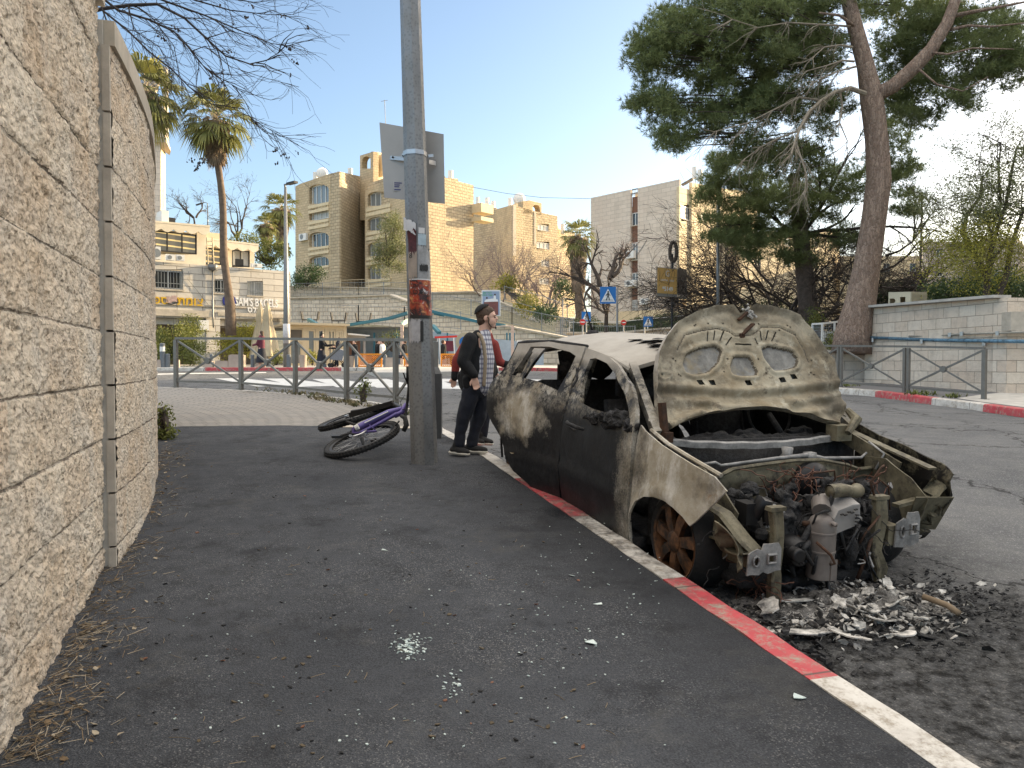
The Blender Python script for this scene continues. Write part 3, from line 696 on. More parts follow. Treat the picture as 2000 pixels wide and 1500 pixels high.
mb.prism([c0 + nrm * .055 - d * 0 + Vector((0, 0, 3.223)), c0 + nrm * .055 - d * 3 + Vector((0, 0, 3.223)), c0 - nrm * .4 - d * 3 + Vector((0, 0, 3.223)), c0 - nrm * .4 + Vector((0, 0, 3.223))], (0, 0, 0), (0, 0, .14)); mb.build('coping', MT['coping'], nw)
def z2top(s): return lerp(3.03, 2.86, sstep(2.6, 5.5, s)) - .3 * sstep(4.2, 7, s)
cw = thing('stone_wall', 'curved chiselled limestone wall bending left behind the vertical joint of the nearest section', 'wall', (-2.6, 5.5, G(-2.6, 5.5)))
o2, (cx_, cy_, cnx, cny) = rough_wall('wall_face', W2P, z2top, .1, .019, 1.523 - .288 * 8, .288, 23, cw, .018)
mb = MB(); n_ = len(cx_); ks = list(range(0, n_, 8)) + [n_ - 1]; V = []; F = []
for q in ks:
    s = q / (n_ - 1) * 12.7; zt = z2top(s)
    for off, z in ((.035, zt), (.035, zt + .13), (-.38, zt + .13), (-.38, zt)): V.append((cx_[q] + cnx[q] * off, cy_[q] + cny[q] * off, z))
for q in range(len(ks) - 1):
    for k in range(4): F.append((q * 4 + k, q * 4 + (k + 1) % 4, (q + 1) * 4 + (k + 1) % 4, (q + 1) * 4 + k))
F.append((0, 1, 2, 3)); mb.add(V, F); mb.build('coping', MT['coping'], cw)
mb = MB(); V = []; F = []
for q in ks:
    s = q / (n_ - 1) * 12.7; zt = z2top(s)
    for off, z in ((-.04, .1), (-.04, zt), (-.36, zt), (-.36, .1)): V.append((cx_[q] + cnx[q] * off, cy_[q] + cny[q] * off, z))
for q in range(len(ks) - 1):
    for k in range(4): F.append((q * 4 + k, q * 4 + (k + 1) % 4, (q + 1) * 4 + (k + 1) % 4, (q + 1) * 4 + k))
F.append((0, 1, 2, 3)); mb.add(V, F); mb.build('wall_core', MT['joint'], cw)
# stacked smooth return stones that close the end of the curved section
mb = MB(); lv = [.12] + [1.523 - .288 * 8 + .288 * k for k in range(3, 13)] + [3.03]; lv = [z for z in lv if .1 < z <= 3.03]
e0 = Vector((cx_[0] + cnx[0] * .012, cy_[0] + cny[0] * .012, 0)); dn = Vector((cnx[0], cny[0], 0))
for a, b in zip(lv, lv[1:]):
    if b - a < .03: continue
    wv = random.uniform(.034, .042); mb.box(e0 - dn * wv / 2 + Vector((.004, -.012, (a + b) / 2)), (wv, .03, b - a - .012), rot=math.atan2(dn.y, dn.x))
mb.build('return_stone', MT['joint'], cw)
mb = MB(); mb.box(e0 - dn * .055 + Vector((0, -.006, 1.6)), (.05, .03, 3.1), rot=math.atan2(dn.y, dn.x)); mb.build('mortar_joint', MT['concrete'], cw)
# ================================================================== RIGHT WALL AND RAILINGS
def wz(px, py, Y): return P(px, py, Y)
rw = thing('stone_wall', 'tooled limestone block wall on the right with two pipes along it', 'wall', (13, 20, .7))
A_ = P(1690, 603, 24.0); B_ = P(1968, 581, 18.6); C_ = P(2060, 583, 18.9)
mb = MB(); mb.wall(A_.xy, B_.xy, .2, A_.z, .4); v = mb.v
mb.v = [(p[0], p[1], (lerp(A_.z, B_.z, (Vector(p[:2]) - A_.xy).length / (B_.xy - A_.xy).length) if p[2] > 1.5 else p[2])) for p in mb.v]
for k, u in mb.uv.items(): mb.uv[k] = [(a, mb.v[mb.f[k][i]][2]) for i, (a, b) in enumerate(u)]
mb.build('wall_face', MT['fRight'], rw)
mb = MB(); mb.wall(B_.xy, C_.xy, .2, B_.z, .4); mb.build('wall_return', MT['fRight'], rw)
mb = MB(); c1, c2 = P(1690, 601, 24.0), P(1968, 579, 18.6); mb.bar(c1 + Vector((.0, .2, .02)), c2 + Vector((0, .2, .02)), .5, .07); mb.build('coping', MT['concrete'], rw)
mb = MB(); mb.box(P(2010, 628, 18.45), (1.1, .35, .45)); mb.build('corbel', MT['coping'], rw)
mb = MB(); mb.tube([P(1693, 659, 23.8), P(1820, 664, 21.1), P(2010, 667, 17.75)], .045, 8); mb.build('pipe', MT['bluepipe'], rw, True, label='worn blue pipe')
mb = MB(); mb.tube([P(1776, 657, 22), P(1830, 656, 21.0), P(1880, 652, 19.9), P(2010, 648, 17.8)], .03, 8); mb.build('pipe', MT['tanpipe'], rw, True, label='beige pipe')
mb = MB()
for x, y, Y in ((1704, 664, 23.5), (1800, 667, 21.4), (1922, 671, 19.2), (1878, 652, 19.8), (1855, 654, 20.4), (1948, 651, 18.7)): mb.tube([P(x, y - 4, Y), P(x, y + 4, Y)], .05, 8)
mb.build('pipe_clip', MT['steel'], rw)
lw = thing('garden_wall', 'low stone planter wall between the burnt car bonnet and the tall right wall', 'wall', (9, 24, .7))
mb = MB(); mb.wall(P(1560, 700, 24.6).xy, P(1691, 700, 24.3).xy, .2, P(1650, 688, 24.3).z, .35); mb.build('wall_face', MT['fRight'], lw)
mb = MB(); mb.bar(P(1560, 686, 24.7), P(1691, 686, 24.4), .45, .08); mb.build('coping', MT['coping'], lw)
sheet('planted_bank', frange(6.5, 60, 30), frange(24.6, 62, 24), lambda x, y: lerp(1.55, 2.1, sstep(24, 34, y)) + .1 * math.sin(x + y) + .6 * sstep(11, 13, x), MT['soil'])
rs = sheet('raised_bank', frange(11.6, 60, 24), frange(19.5, 25, 8), lambda x, y: 2.35 if (x - 11.6) * .9 + (y - 24.4) > .2 else .2, MT['soil'])
def railing(name, label, pts, ht=1.1, double=False, mat='railing', cat='railing', group=None):
    base = Vector(pts[len(pts) // 2]); r = thing(name, label, cat, base, group)
    top = [Vector(p) + Vector((0, 0, ht)) for p in pts]
    mb = MB()
    for a, b in zip(top, top[1:]): mb.bar(a, b, .065, .05)
    mb.build('top_rail', MT[mat], r)
    mb = MB()
    for a, b in zip(pts, pts[1:]): mb.bar(Vector(a) + Vector((0, 0, .13)), Vector(b) + Vector((0, 0, .13)), .035, .045)
    mb.build('bottom_rail', MT[mat], r)
    for i, p in enumerate(pts):
        mb = MB(); p = Vector(p)
        d = (Vector(pts[min(i + 1, len(pts) - 1)]) - Vector(pts[max(0, i - 1)])).normalized(); ang = math.atan2(d.y, d.x)
        if double and 0 < i < len(pts) - 1:
            for k in (-.055, .055): mb.box(p + d * k + Vector((0, 0, ht / 2 - .03)), (.07, .06, ht - .01), rot=ang)
        else: mb.box(p + Vector((0, 0, ht / 2 - .03)), (.085, .07, ht), rot=ang)
        mb.box(p + Vector((0, 0, .004)), (.16, .14, .012), rot=ang)
        mb.build('post', MT[mat], r)
    for a, b in zip(pts, pts[1:]):
        a = Vector(a); b = Vector(b); d = (b - a).normalized() * .04; z0 = Vector((0, 0, .16)); z1 = Vector((0, 0, ht - .05)); mid = (a + b) / 2 + (z0 + z1) / 2
        mb = MB(); mb.bar(a + d + z0, b - d + z1, .032, .04); mb.bar(a + d + z1, b - d + z0, .030, .038); nr_ = Vector((d.y, -d.x, 0)).normalized()
        mb.build('cross_brace', MT[mat], r)
        mb = MB(); mb.tube([mid - nr_ * .035, mid + nr_ * .035], .075, 8); mb.build('brace_hub', MT[mat], r)
    return r
def gp(px, Y):
    p = P(px, 750, Y); return (p.x, p.y, G(p.x, p.y))
railing('pedestrian_railing', 'grey-brown cross-braced railing curving round the paved corner behind the bicycle', [gp(344, 17.4), gp(471, 16.8), gp(577, 15.4), gp(677, 14.0), gp(773, 13.0), gp(850, 11.6)], 1.1)
railing('pedestrian_railing', 'grey-brown cross-braced railing on the far right behind the red and white kerb', [gp(1530, 22.2), gp(1640, 20.0), gp(1770, 17.9), gp(1922, 16.2)], 1.08, True)
vb = thing('vent_box', 'cream louvred box with round and square openings on top of the right wall', 'vent', P(1770, 598, 22.8))
mb = MB(); a, b, c = P(1735, 600, 23.2), P(1779, 600, 22.4), P(1810, 600, 23.0); hh = .42
dx = (b - a); dy = (c - b); 
def quadpt(o, u, v, k=0): return o + u * v
f0 = MB(); fr = lambda s, t: tuple(a + dx * s + Vector((0, 0, hh * t)))
f0.add(*panel([(0, 0), (1, 0), (1, 1), (0, 1)], [[(.52, .25), (.76, .25), (.76, .72), (.52, .72)], [(.05, .0 + .02), (.05, .62), (.26, .62), (.33, .45), (.26, .3), (.26, .02)]], .2, fr, .02)); f0.build('front_panel', MT['ventbox'], vb)
mb = MB(); mb.prism([b, c, c + Vector((0, 0, hh)), b + Vector((0, 0, hh))], -dy.cross(Vector((0, 0, 1))).normalized() * 0, dx.normalized() * -.02)
for k in range(9): mb.bar(b + Vector((.01, -.005, hh * (k + .5) / 9.5)), c + Vector((.01, -.005, hh * (k + .5) / 9.5)), .012, .02)
mb.build('louvre_panel', MT['ventbox'], vb)
mb = MB(); mb.prism([a + Vector((0, 0, hh)), b + Vector((0, 0, hh)), c + Vector((0, 0, hh)), a + dy + Vector((0, 0, hh))], (0, 0, .002), (0, 0, .03)); mb.prism([a, a + dy, a + dy + Vector((0, 0, hh)), a + Vector((0, 0, hh))], (0, 0, 0), (.02, 0, 0)); mb.prism([a + dy, c, c + Vector((0, 0, hh)), a + dy + Vector((0, 0, hh))], (0, 0, 0), (0, .02, 0)); mb.build('casing', MT['ventbox'], vb)
# ================================================================== BURNT CAR
cu_ = Vector((-.33, .944, .062)).normalized(); cv_ = Vector((.944, .33, 0)).normalized(); cw_ = cv_.cross(cu_)
M = Matrix((cv_, cu_, cw_)).transposed().to_4x4(); M.translation = Vector((.851, 4.24, .10))
car = thing('burnt_car', 'burnt-out hatchback with raised bonnet and stripped scorched front end parked at the kerb', 'car', mat4=M)
WD = 1.68
def tside(s, h):
    b = .035 + (h - .86) * .42 if h > .86 else .035 * max(0, (h - .45) / .41) ** 2
    if h < .3: b += .12 * (.3 - h)
    if s < 0: b += .28 * s * s
    if s > 2.7: b += .5 * (s - 2.7) ** 2
    b -= .012 * math.exp(-((h - .40) / .03) ** 2) * (1 if .45 < s < 2.3 else 0)
    return b
def dent(s, h, k=1.0, seed=0):
    return k * .012 * noise.noise(Vector((s * 4 + seed, h * 4, seed)))
near = lambda s, h: (tside(s, h) + dent(s, h), s, h)
far = lambda s, h: (WD - tside(s, h) + dent(s, h, 1, 5), s, h)
def cpart(name, mb, mat, smooth=True, parent=None, label=None): return mb.build(name, MT[mat] if isinstance(mat, str) else mat, parent or car, smooth, True, label)
# front wing, near side
fend = [(-.45, .645), (-.36, .70), (-.12, .748), (.12, .785), (.33, .835), (.385, .86), (.405, .80), (.40, .5), (.395, .11), (.375, .10), (.385, .22), (.375, .33), (.31, .42), (.22, .472), (.12, .495), (0, .50), (-.10, .482), (-.18, .452), (-.235, .415)]
def fendfn(s, h):
    t = tside(s, h) + dent(s, h, .8, 2)
    d = math.hypot(s - .05, h - .2); t -= .022 * math.exp(-((d - .33) / .045) ** 2)
    return (t + .03 * max(0, -.2 - s) * (1 - math.cos(h * 40)) * .3, s, h)
mb = MB(); mb.add(*panel(fend, [], .035, fendfn, .012))
mb.tube([(tside(s, h) + .035, s, h + .004) for s, h in ((-.36, .70), (-.12, .748), (.12, .785), (.33, .835))], .012, 6)
for k in range(9): mb.tube([(fendfn(s, h)[0] - .004, s, h) for s, h in ((-.26 + k * .075, .6 - .0), (-.26 + k * .075, .601))], .004, 5)
wing = cpart('front_wing', mb, 'burnt', 40, label='tan scorched front wing on the kerb side')
mb = MB()
for k in range(10):
    a = math.radians(205 - k * 24); s = .05 + .37 * math.cos(a); h = .2 + .335 * math.sin(a)
    if h > .2: mb.tube([(fendfn(s, h)[0] - .003, s, h), (fendfn(s, h)[0] + .012, s, h)], .006, 6)
cpart('rivet_hole', mb, 'black', False, wing)['kind'] = 'stuff'
# torn liner flap ahead of the wheel
mb = MB()
def flap(a, b):
    x = .08 + .10 * b + .03 * math.sin(a * 9 + b * 4); return (x, -.24 - .30 * a + .02 * math.sin(b * 14), .50 - .19 * b - .13 * a + .03 * math.sin(a * 12))
mb.add(*panel([(0, 0), (.55, -.25), (1, .1), (.95, .55), (.7, .8), (.45, .75), (.2, .45)], [], .09, flap, .006)); cpart('torn_liner', mb, 'olive', 30)
# front door
fdo = [(.412, .125), (1.455, .14), (1.462, .5), (1.455, .88), (1.50, 1.0), (1.505, 1.252), (1.33, 1.248), (1.1, 1.215), (.93, 1.178), (.66, 1.075), (.47, .935), (.415, .87)]
fdh = [(.47, .855), (.75, .868), (1.05, .875), (1.25, .89), (1.34, .98), (1.385, 1.10), (1.375, 1.19), (1.29, 1.20), (1.1, 1.172), (.92, 1.118), (.72, 1.028), (.56, .925)]
mb = MB(); mb.add(*panel(fdo, [fdh], .045, near, .03))
fd = cpart('front_door', mb, 'burnt', 40, label='soot-black front door, glass gone')
def handle(fn, s0, h0, par):
    mb = MB(); mb.lathe([(.001, 0), (.05, .001), (.06, .004)], (0, 0, 0), 20, 'X', (1.2, .45)); n_ = [fn(s0 + p[1] * 1, h0 + p[2]) for p in mb.v]; mb.v = [(q[0] - .002, q[1], q[2]) for q in n_]; cpart('handle_recess', mb, 'black', True, par)
    mb = MB(); pts = [(fn(s0 + a, h0 + b)[0] - c, s0 + a, h0 + b) for a, b, c in ((-.085, -.015, 0), (-.05, -.006, .026), (0, .004, .032), (.05, .010, .028), (.08, .014, 0))]; mb.tube(pts, [.010, .013, .013, .013, .010], 8); h = cpart('door_handle', mb, 'char', True, par)
    return h
handle(near, 1.30, .715, fd)
# molten mirror and window trim
random.seed(3); mb = MB()
for k in range(44):
    s = lerp(.43, 1.08, k / 43) + random.uniform(-.03, .03); h = .85 + random.uniform(-.03, .03) - (.02 if s > .9 else 0); rr_ = random.uniform(.014, .034) * (1.3 if .6 < s < .8 else .85)
    mb.lathe([(rr_ * math.sin(a), rr_ * math.cos(a)) for a in [math.pi * i / 6 for i in range(7)]], (tside(s, h) - .03 + random.uniform(-.02, .03), s, h), 9, 'Z', (1, 1.5))
remesh('melted_mirror', mb, .007, MT['char'], fd, 1, True, disp=lambda c: tuple(.022 * q for q in noise.noise_vector(c * 22) + noise.noise_vector(c * 60) * .6))
mb = MB()
for k in range(7):
    s, h = 1.475 + random.uniform(-.03, .03), .84 + k * .055 - .08; mb.lathe([(.032 * math.sin(a), .045 * math.cos(a)) for a in [math.pi * i / 5 for i in range(6)]], (tside(s, h) - .01, s, h), 8)
remesh('melted_trim', mb, .011, MT['char'], car, 1, True, disp=lambda c: tuple(.012 * q for q in noise.noise_vector(c * 30)))
# rear door, standing ajar
ph = math.asin(.25 / 1.05)
def rdf(a, h):
    s = 1.49 + a * math.cos(ph); return (tside(s, h) - a * math.sin(ph) + dent(s, h, 1.4, 8) - .015 * math.exp(-((a - .98) / .12) ** 2), s, h)
rdo = [(.0, .15), (.36, .17), (.60, .27), (.70, .35), (.79, .50), (.94, .62), (1.03, .71), (1.06, .81), (1.065, .90), (1.03, .96), (.965, 1.0), (.935, 1.02), (.90, 1.262), (.5, 1.29), (.03, 1.272), (.02, 1.0), (-.02, .9), (-.02, .5)]
rdh = [(.13, .94), (.11, 1.05), (.10, 1.20), (.19, 1.228), (.45, 1.25), (.72, 1.243), (.815, 1.005), (.45, .985)]
mb = MB(); mb.add(*panel(rdo, [rdh], .045, rdf, .035)); rd = cpart('rear_door', mb, 'burnt', 40, label='rear door standing ajar with a bare tan burn patch')
handle(rdf, .86, .80, rd)
mb = MB()
mb.tube([rdf(a, h) for a, h in ((.98, 1.0), (.945, 1.08), (.93, 1.20), (.925, 1.27), (.84, 1.285), (.5, 1.305), (.05, 1.285))], [.03, .026, .024, .022, .018, .014, .012], 7); cpart('window_frame', mb, 'char', True, rd)
mb = MB(); mb.tube([(rdf(a, h)[0] - .018, rdf(a, h)[1], h) for a, h in ((.72, .43), (.62, .405), (.50, .425), (.38, .43))], [.006, .02, .012, .004], 6, flat=.5); cpart('peeled_trim', mb, MT['plaster'], True, rd)
mb = MB(); 
for a, h, r in ((.33, .35, .035), (.55, .40, .022)): mb.lathe([(.001, 0), (r, .002)], (rdf(a, h)[0] - .010, rdf(a, h)[1], h), 12, 'X', (.8, 1.3))
cpart('bare_spot', mb, 'ash', False, rd)
# sills, rear quarter, far side
mb = MB(); mb.box((.06, 1.35, .125), (.10, 1.9, .09)); mb.box((WD - .06, 1.35, .125), (.10, 1.9, .09)); mb.box((.84, 1.6, .19), (1.5, 2.9, .03)); cpart('floor_pan', mb, 'char')
arch = [(2.65 + .33 * math.cos(a), .20 + .33 * math.sin(a)) for a in [math.radians(170 - i * 20) for i in range(9)]]
qp = [(2.34, .17)] + arch + [(3.0, .2), (3.06, .25), (3.10, .72), (3.02, .93), (2.84, 1.17), (2.72, 1.235), (2.3, 1.255), (2.38, 1.18), (2.52, .97), (2.54, .88), (2.46, .6), (2.33, .42)]
qh = [(2.60, 1.0), (2.9, .97), (2.76, 1.14), (2.54, 1.19)]
for fn, nm in ((near, 'rear_quarter'), (far, 'rear_quarter')):
    mb = MB(); mb.add(*panel(qp, [qh], .06, fn, .02)); cpart(nm, mb, 'burnt', 40)
fs = [(.42, .12), (2.30, .14), (2.36, .45), (2.48, .8), (2.5, .95), (2.28, 1.26), (1.5, 1.258), (1.1, 1.215), (.93, 1.178), (.66, 1.075), (.47, .935), (.415, .87)]
fsh = [[(.50, .87), (1.35, .885), (1.38, 1.19), (1.1, 1.17), (.72, 1.03)], [(1.52, .90), (2.38, .93), (2.2, 1.21), (1.52, 1.21)]]
mb = MB(); mb.add(*panel(fs, fsh, .07, far, .03)); cpart('far_side_doors', mb, 'burnt', 40)
# roof
def roof(s, t):
    e = np.interp(s, [.88, .98, 1.2, 1.6, 2.2, 2.6, 2.85], [1.155, 1.19, 1.228, 1.258, 1.268, 1.245, 1.17])
    q = abs(t - .84) / .64; lf = s - (.10 * (1 - min(1, q)) ** .6 if s < 1.3 else 0) * sstep(1.4, .9, s) if False else s
    return (t, lf - .10 * max(0, 1 - q * q) * (1 - sstep(.9, 1.6, s)), float(e) + .115 * max(0, 1 - q ** 2.2) + .006 * noise.noise(Vector((s * 3, t * 3, 1))))
V = []; F = []; ns, nt_ = 34, 30
for i in range(ns + 1):
    for j in range(nt_ + 1): V.append(roof(lerp(.90, 2.85, i / ns), lerp(.195, WD - .195, j / nt_)))
for i in range(ns):
    for j in range(nt_): k = i * (nt_ + 1) + j; F.append((k, k + nt_ + 1, k + nt_ + 2, k + 1))
n0 = len(V); V += [(p[0], p[1], p[2] - .025) for p in V]; F += [tuple(q + n0 for q in f[::-1]) for f in F]
for i in range(ns):
    for j in (0, nt_): a = i * (nt_ + 1) + j; b = a + nt_ + 1; F.append((a, b, b + n0, a + n0))
for j in range(nt_):
    for i in (0, ns): a = i * (nt_ + 1) + j; F.append((a, a + 1, a + 1 + n0, a + n0))
mb = MB(); mb.add(V, F); rf = cpart('roof', mb, 'burnt', 50)
mb = MB(); random.seed(9)
for k in range(16):
    s = 1.25 + random.uniform(-.22, .22); t = .62 + random.uniform(-.12, .2); p = roof(s, t); a = random.random() * 3; r = random.uniform(.02, .06)
    mb.prism([(p[0] + r * 1.6 * math.cos(a + q), p[1] + r * math.sin(a + q), p[2] + .002 + .002 * q) for q in (0, 1.2, 2.5, 3.9, 5.1)], (0, 0, 0), (0, 0, .003))
cpart('peeling_paint', mb, 'char', False, rf)
mb = MB(); p = roof(2.35, .62); mb.box((p[0], p[1], p[2] + .012), (.09, .10, .035), taper=.6); mb.tube([(p[0], p[1], p[2] + .02), (p[0] - .03, p[1] + .01, p[2] + .10), (p[0] - .10, p[1] + .05, p[2] + .36)], [.014, .008, .004], 6); cpart('aerial', mb, 'char', True, rf)
for side in (0, 1):
    f = lambda p: (p[0] if not side else WD - p[0], p[1], p[2])
    mb = MB(); mb.bar(f((.115, .335, .80)), f((.235, .90, 1.175)), .085, .05, up=(1, 0, .3)); mb.bar(f((.12, .40, .86)), f((.19, .50, .93)), .06, .05)
    mb.tube([f((.205, .86, 1.155)), f((.20, 1.1, 1.212)), f((.205, 1.5, 1.255)), f((.205, 2.2, 1.262)), f((.21, 2.6, 1.24)), f((.24, 2.85, 1.165))], .022, 8)
    mb.bar(f((.10, 1.49, .2)), f((.10, 1.47, .88)), .10, .06); mb.bar(f((.09, 1.47, .86)), f((.23, 1.52, 1.25)), .09, .06)
    mb.bar(f((.30, 2.80, 1.19)), f((.18, 3.02, .90)), .10, .05)
    cpart('roof_pillar', mb, 'burnt', 30)
mb = MB(); mb.box((.84, 3.04, .52), (1.42, .05, .62)); mb.tube([(.3, 2.86, 1.2), (.84, 2.92, 1.27), (1.38, 2.86, 1.2)], .035, 8); cpart('tailgate', mb, 'burnt', 30)
# cabin wreckage
for t0 in (.48, 1.2):
    mb = MB(); T = lambda pts: [(t0 + a, s, h) for a, s, h in pts]
    mb.tube(T([(-.2, 1.18, .22), (-.21, 1.24, .5), (-.20, 1.32, .82), (-.12, 1.34, .90), (.12, 1.34, .90), (.20, 1.32, .82), (.21, 1.24, .5), (.2, 1.18, .22)]), .014, 7)
    mb.tube(T([(-.08, 1.34, .89), (-.08, 1.36, 1.0), (-.05, 1.36, 1.05), (.05, 1.36, 1.05), (.08, 1.36, 1.0), (.08, 1.34, .89)]), .008, 6)
    for k in range(6): mb.tube(T([(-.2, 1.22 + k * .018, .35 + k * .085), (0, 1.24 + k * .018, .34 + k * .085), (.2, 1.22 + k * .018, .35 + k * .085)]), .004, 5)
    for k in range(5): mb.tube(T([(-.22 + k * .11, .72, .33), (-.22 + k * .11, 1.15, .30)]), .006, 5)
    mb.box((t0, .95, .26), (.46, .5, .07)); mb.box((t0, 1.32, .60), (.40, .09, .62), rot=Matrix.Rotation(-.15, 3, 'X')); mb.box((t0, 1.39, 1.0), (.20, .07, .14)); cpart('seat_frame', mb, 'char')
mb = MB(); mb.box((.84, 2.15, .36), (1.3, .5, .16)); mb.box((.84, 2.42, .68), (1.3, .12, .56), rot=Matrix.Rotation(-.2, 3, 'X')); mb.box((.5, 2.5, 1.02), (.24, .08, .14)); mb.box((1.18, 2.5, 1.02), (.24, .08, .14)); cpart('rear_bench', mb, 'char')
random.seed(41)
def sag(t, h): return (t, 2.15 + .1 * math.sin(t * 9) + .25 * (1.24 - h), h + .02 * math.sin(t * 23))
mb = MB(); mb.add(*panel([(.25, 1.22), (1.45, 1.22), (1.42, 1.05), (1.2, 1.10), (1.0, .98), (.8, 1.08), (.62, .95), (.45, 1.06), (.3, 1.0)], [], .08, sag, .01)); cpart('hanging_headlining', mb, 'char')
mb = MB(); mb.add(*panel([(.5, .87), (.5, .95), (.72, .98), (.9, 1.12), (1.05, .98), (1.36, 1.05), (1.36, .87)], [], .07, lambda s_, h: (WD - tside(s_, h) - .06 + .02 * math.sin(s_ * 22), s_, h), .01)); cpart('charred_door_lining', mb, 'char')
mb = MB(); mb.add(*panel([(1.52, .88), (1.52, 1.18), (1.7, 1.02), (1.95, 1.10), (2.1, .98), (2.38, 1.0), (2.38, .88)], [], .07, lambda s_, h: (WD - tside(s_, h) - .06 + .02 * math.sin(s_ * 22), s_, h), .01)); cpart('charred_door_lining', mb, 'char')
mb = MB(); mb.tube([(.84 + .36 + .17 * math.cos(a), .72 + .05 * math.sin(a), .86 + .16 * math.sin(a)) for a in [i * math.pi / 10 for i in range(21)]], .009, 6, False); mb.tube([(1.2, .55, .72), (1.2, .72, .86)], .02, 8); cpart('steering_wheel', mb, 'char')
random.seed(12); mb = MB()
for k in range(46):
    t = random.uniform(.2, 1.48); s = .52 + random.uniform(-.08, .12); h = .70 + random.uniform(-.05, .06); r = random.uniform(.03, .07)
    mb.lathe([(r * math.sin(a), r * .6 * math.cos(a)) for a in [math.pi * i / 5 for i in range(6)]], (t, s, h), 8, 'Z', (1.6, 1))
mb.tube([(.15, .5, .70), (.84, .46, .72), (1.53, .5, .70)], .05, 8)
remesh('dashboard', mb, .016, MT['char'], car, 1, True, disp=lambda c: tuple(.02 * q for q in noise.noise_vector(c * 22)))
# scuttle, bulkhead and inner wings
def arcb(t): return 1 - ((t - .84) / .68) ** 2
mb = MB(); prof = [(-.015, -.03), (.015, -.03), (.02, .0), (.0, .008), (-.015, .0)]; V = []; F = []; N_ = 36
for i in range(N_ + 1):
    t = lerp(.17, 1.52, i / N_); s = .36 - .10 * arcb(t); h = .775 - .025 * arcb(t) + .002 * math.sin(t * 31)
    for a, b in prof: V.append((t, s + a, h + b * 1.15))
m = len(prof)
for i in range(N_):
    for k in range(m): F.append((i * m + k, i * m + (k + 1) % m, (i + 1) * m + (k + 1) % m, (i + 1) * m + k))
mb.add(V, F); cpart('scuttle_beam', mb, 'ashgrey', 40)
mb = MB(); mb.tube([(.30, .12, .665), (.36, .10, .675), (.40, .10, .655), (.75, .06, .69), (.98, .06, .70), (1.10, .06, .675), (1.42, .10, .66), (1.46, .1, .69)], [.008, .009, .009, .011, .015, .012, .009, .007], 8); mb.box((1.0, .07, .69), (.06, .05, .05)); mb.tube([(.85, .14, .64), (.86, .1, .70), (.86, .1, .745)], [.04, .03, .035], 8); mb.tube([(1.46, .02, .60), (1.50, .0, .70), (1.47, .1, .76)], .008, 6)
cpart('wiper_linkage', mb, 'ashgrey')
top = [(.26, .52), (.34, .60), (.44, .645), (.62, .665), (.84, .68), (1.05, .675), (1.25, .635), (1.36, .60), (1.5, .60)]
bw = [(1.5, .22), (.26, .22)] + top
holes_ = [[(.47, .475), (.57, .475), (.57, .52), (.47, .52)], [(.72 + .035 * math.cos(a), .53 + .045 * math.sin(a)) for a in [i * math.pi / 5 for i in range(10)]], [(1.30 + .02 * math.cos(a), .54 + .02 * math.sin(a)) for a in [i * math.pi / 4 for i in range(8)]], [(1.44 + .035 * math.cos(a), .52 + .035 * math.sin(a)) for a in [i * math.pi / 4 for i in range(8)]]]
mb = MB(); mb.add(*panel(bw, holes_, .04, lambda t, h: (t, .10 - .06 * arcb(t) + .008 * math.sin(t * 16) + .01 * math.sin(h * 30), h), .01)); mb.tube([(t, .09 - .06 * arcb(t) - .015, h) for t, h in top], .012, 6); mb.box((1.14, .045, .45), (.025, .02, .3)); cpart('bulkhead', mb, 'olive', 40)
mb = MB(); mb.box((.84, .36, .45), (1.5, .03, .62)); cpart('plenum', mb, 'char')
mb = MB(); mb.lathe([(.001, -.06), (.06, -.058), (.12, -.03), (.125, 0), (.12, .02)], (.98, .03, .545), 26, 'Y'); mb.lathe([(.001, -.085), (.03, -.08), (.035, -.05)], (.98, .03, .545), 16, 'Y'); cpart('brake_servo', mb, 'blackmetal')
for side in (0, 1):
    f = lambda s, h, side=side: ((.20 if not side else WD - .20) + .02 * math.sin(s * 9), s, h)
    mb = MB(); mb.add(*panel([(-.30, .30), (.14, .24), (.14, .66), (-.05, .68), (-.25, .60), (-.36, .50)], [[(-.1 + .03 * math.cos(a), .52 + .03 * math.sin(a)) for a in [i * 1.05 for i in range(6)]]], .05, f, .01)); cpart('inner_wing', mb, 'olive', 40)
mb = MB(); mb.tube([(.10, -.22, .53), (.12, -.36, .50), (.16, -.47, .40), (.22, -.52, .33)], [.045, .05, .05, .045], 8, flat=.35); mb.bar((.20, -.20, .30), (.24, -.52, .29), .07, .10); mb.add(*panel([(0, 0), (.32, .02), (.34, .10), (.05, .13)], [[(.05, .04), (.10, .04), (.10, .08), (.05, .08)]], .05, lambda a, b: (.09 + b * 1.3, -.20 - a, .345 + .02 * math.sin(a * 20)), .008)); cpart('front_rail', mb, 'olive', 30)
mb = MB(); mb.bar((1.22, -.05, .32), (1.20, -.40, .32), .08, .11); mb.bar((1.3, -.3, .46), (1.55, -.30, .50), .05, .02); cpart('front_rail', mb, 'olive', 30)
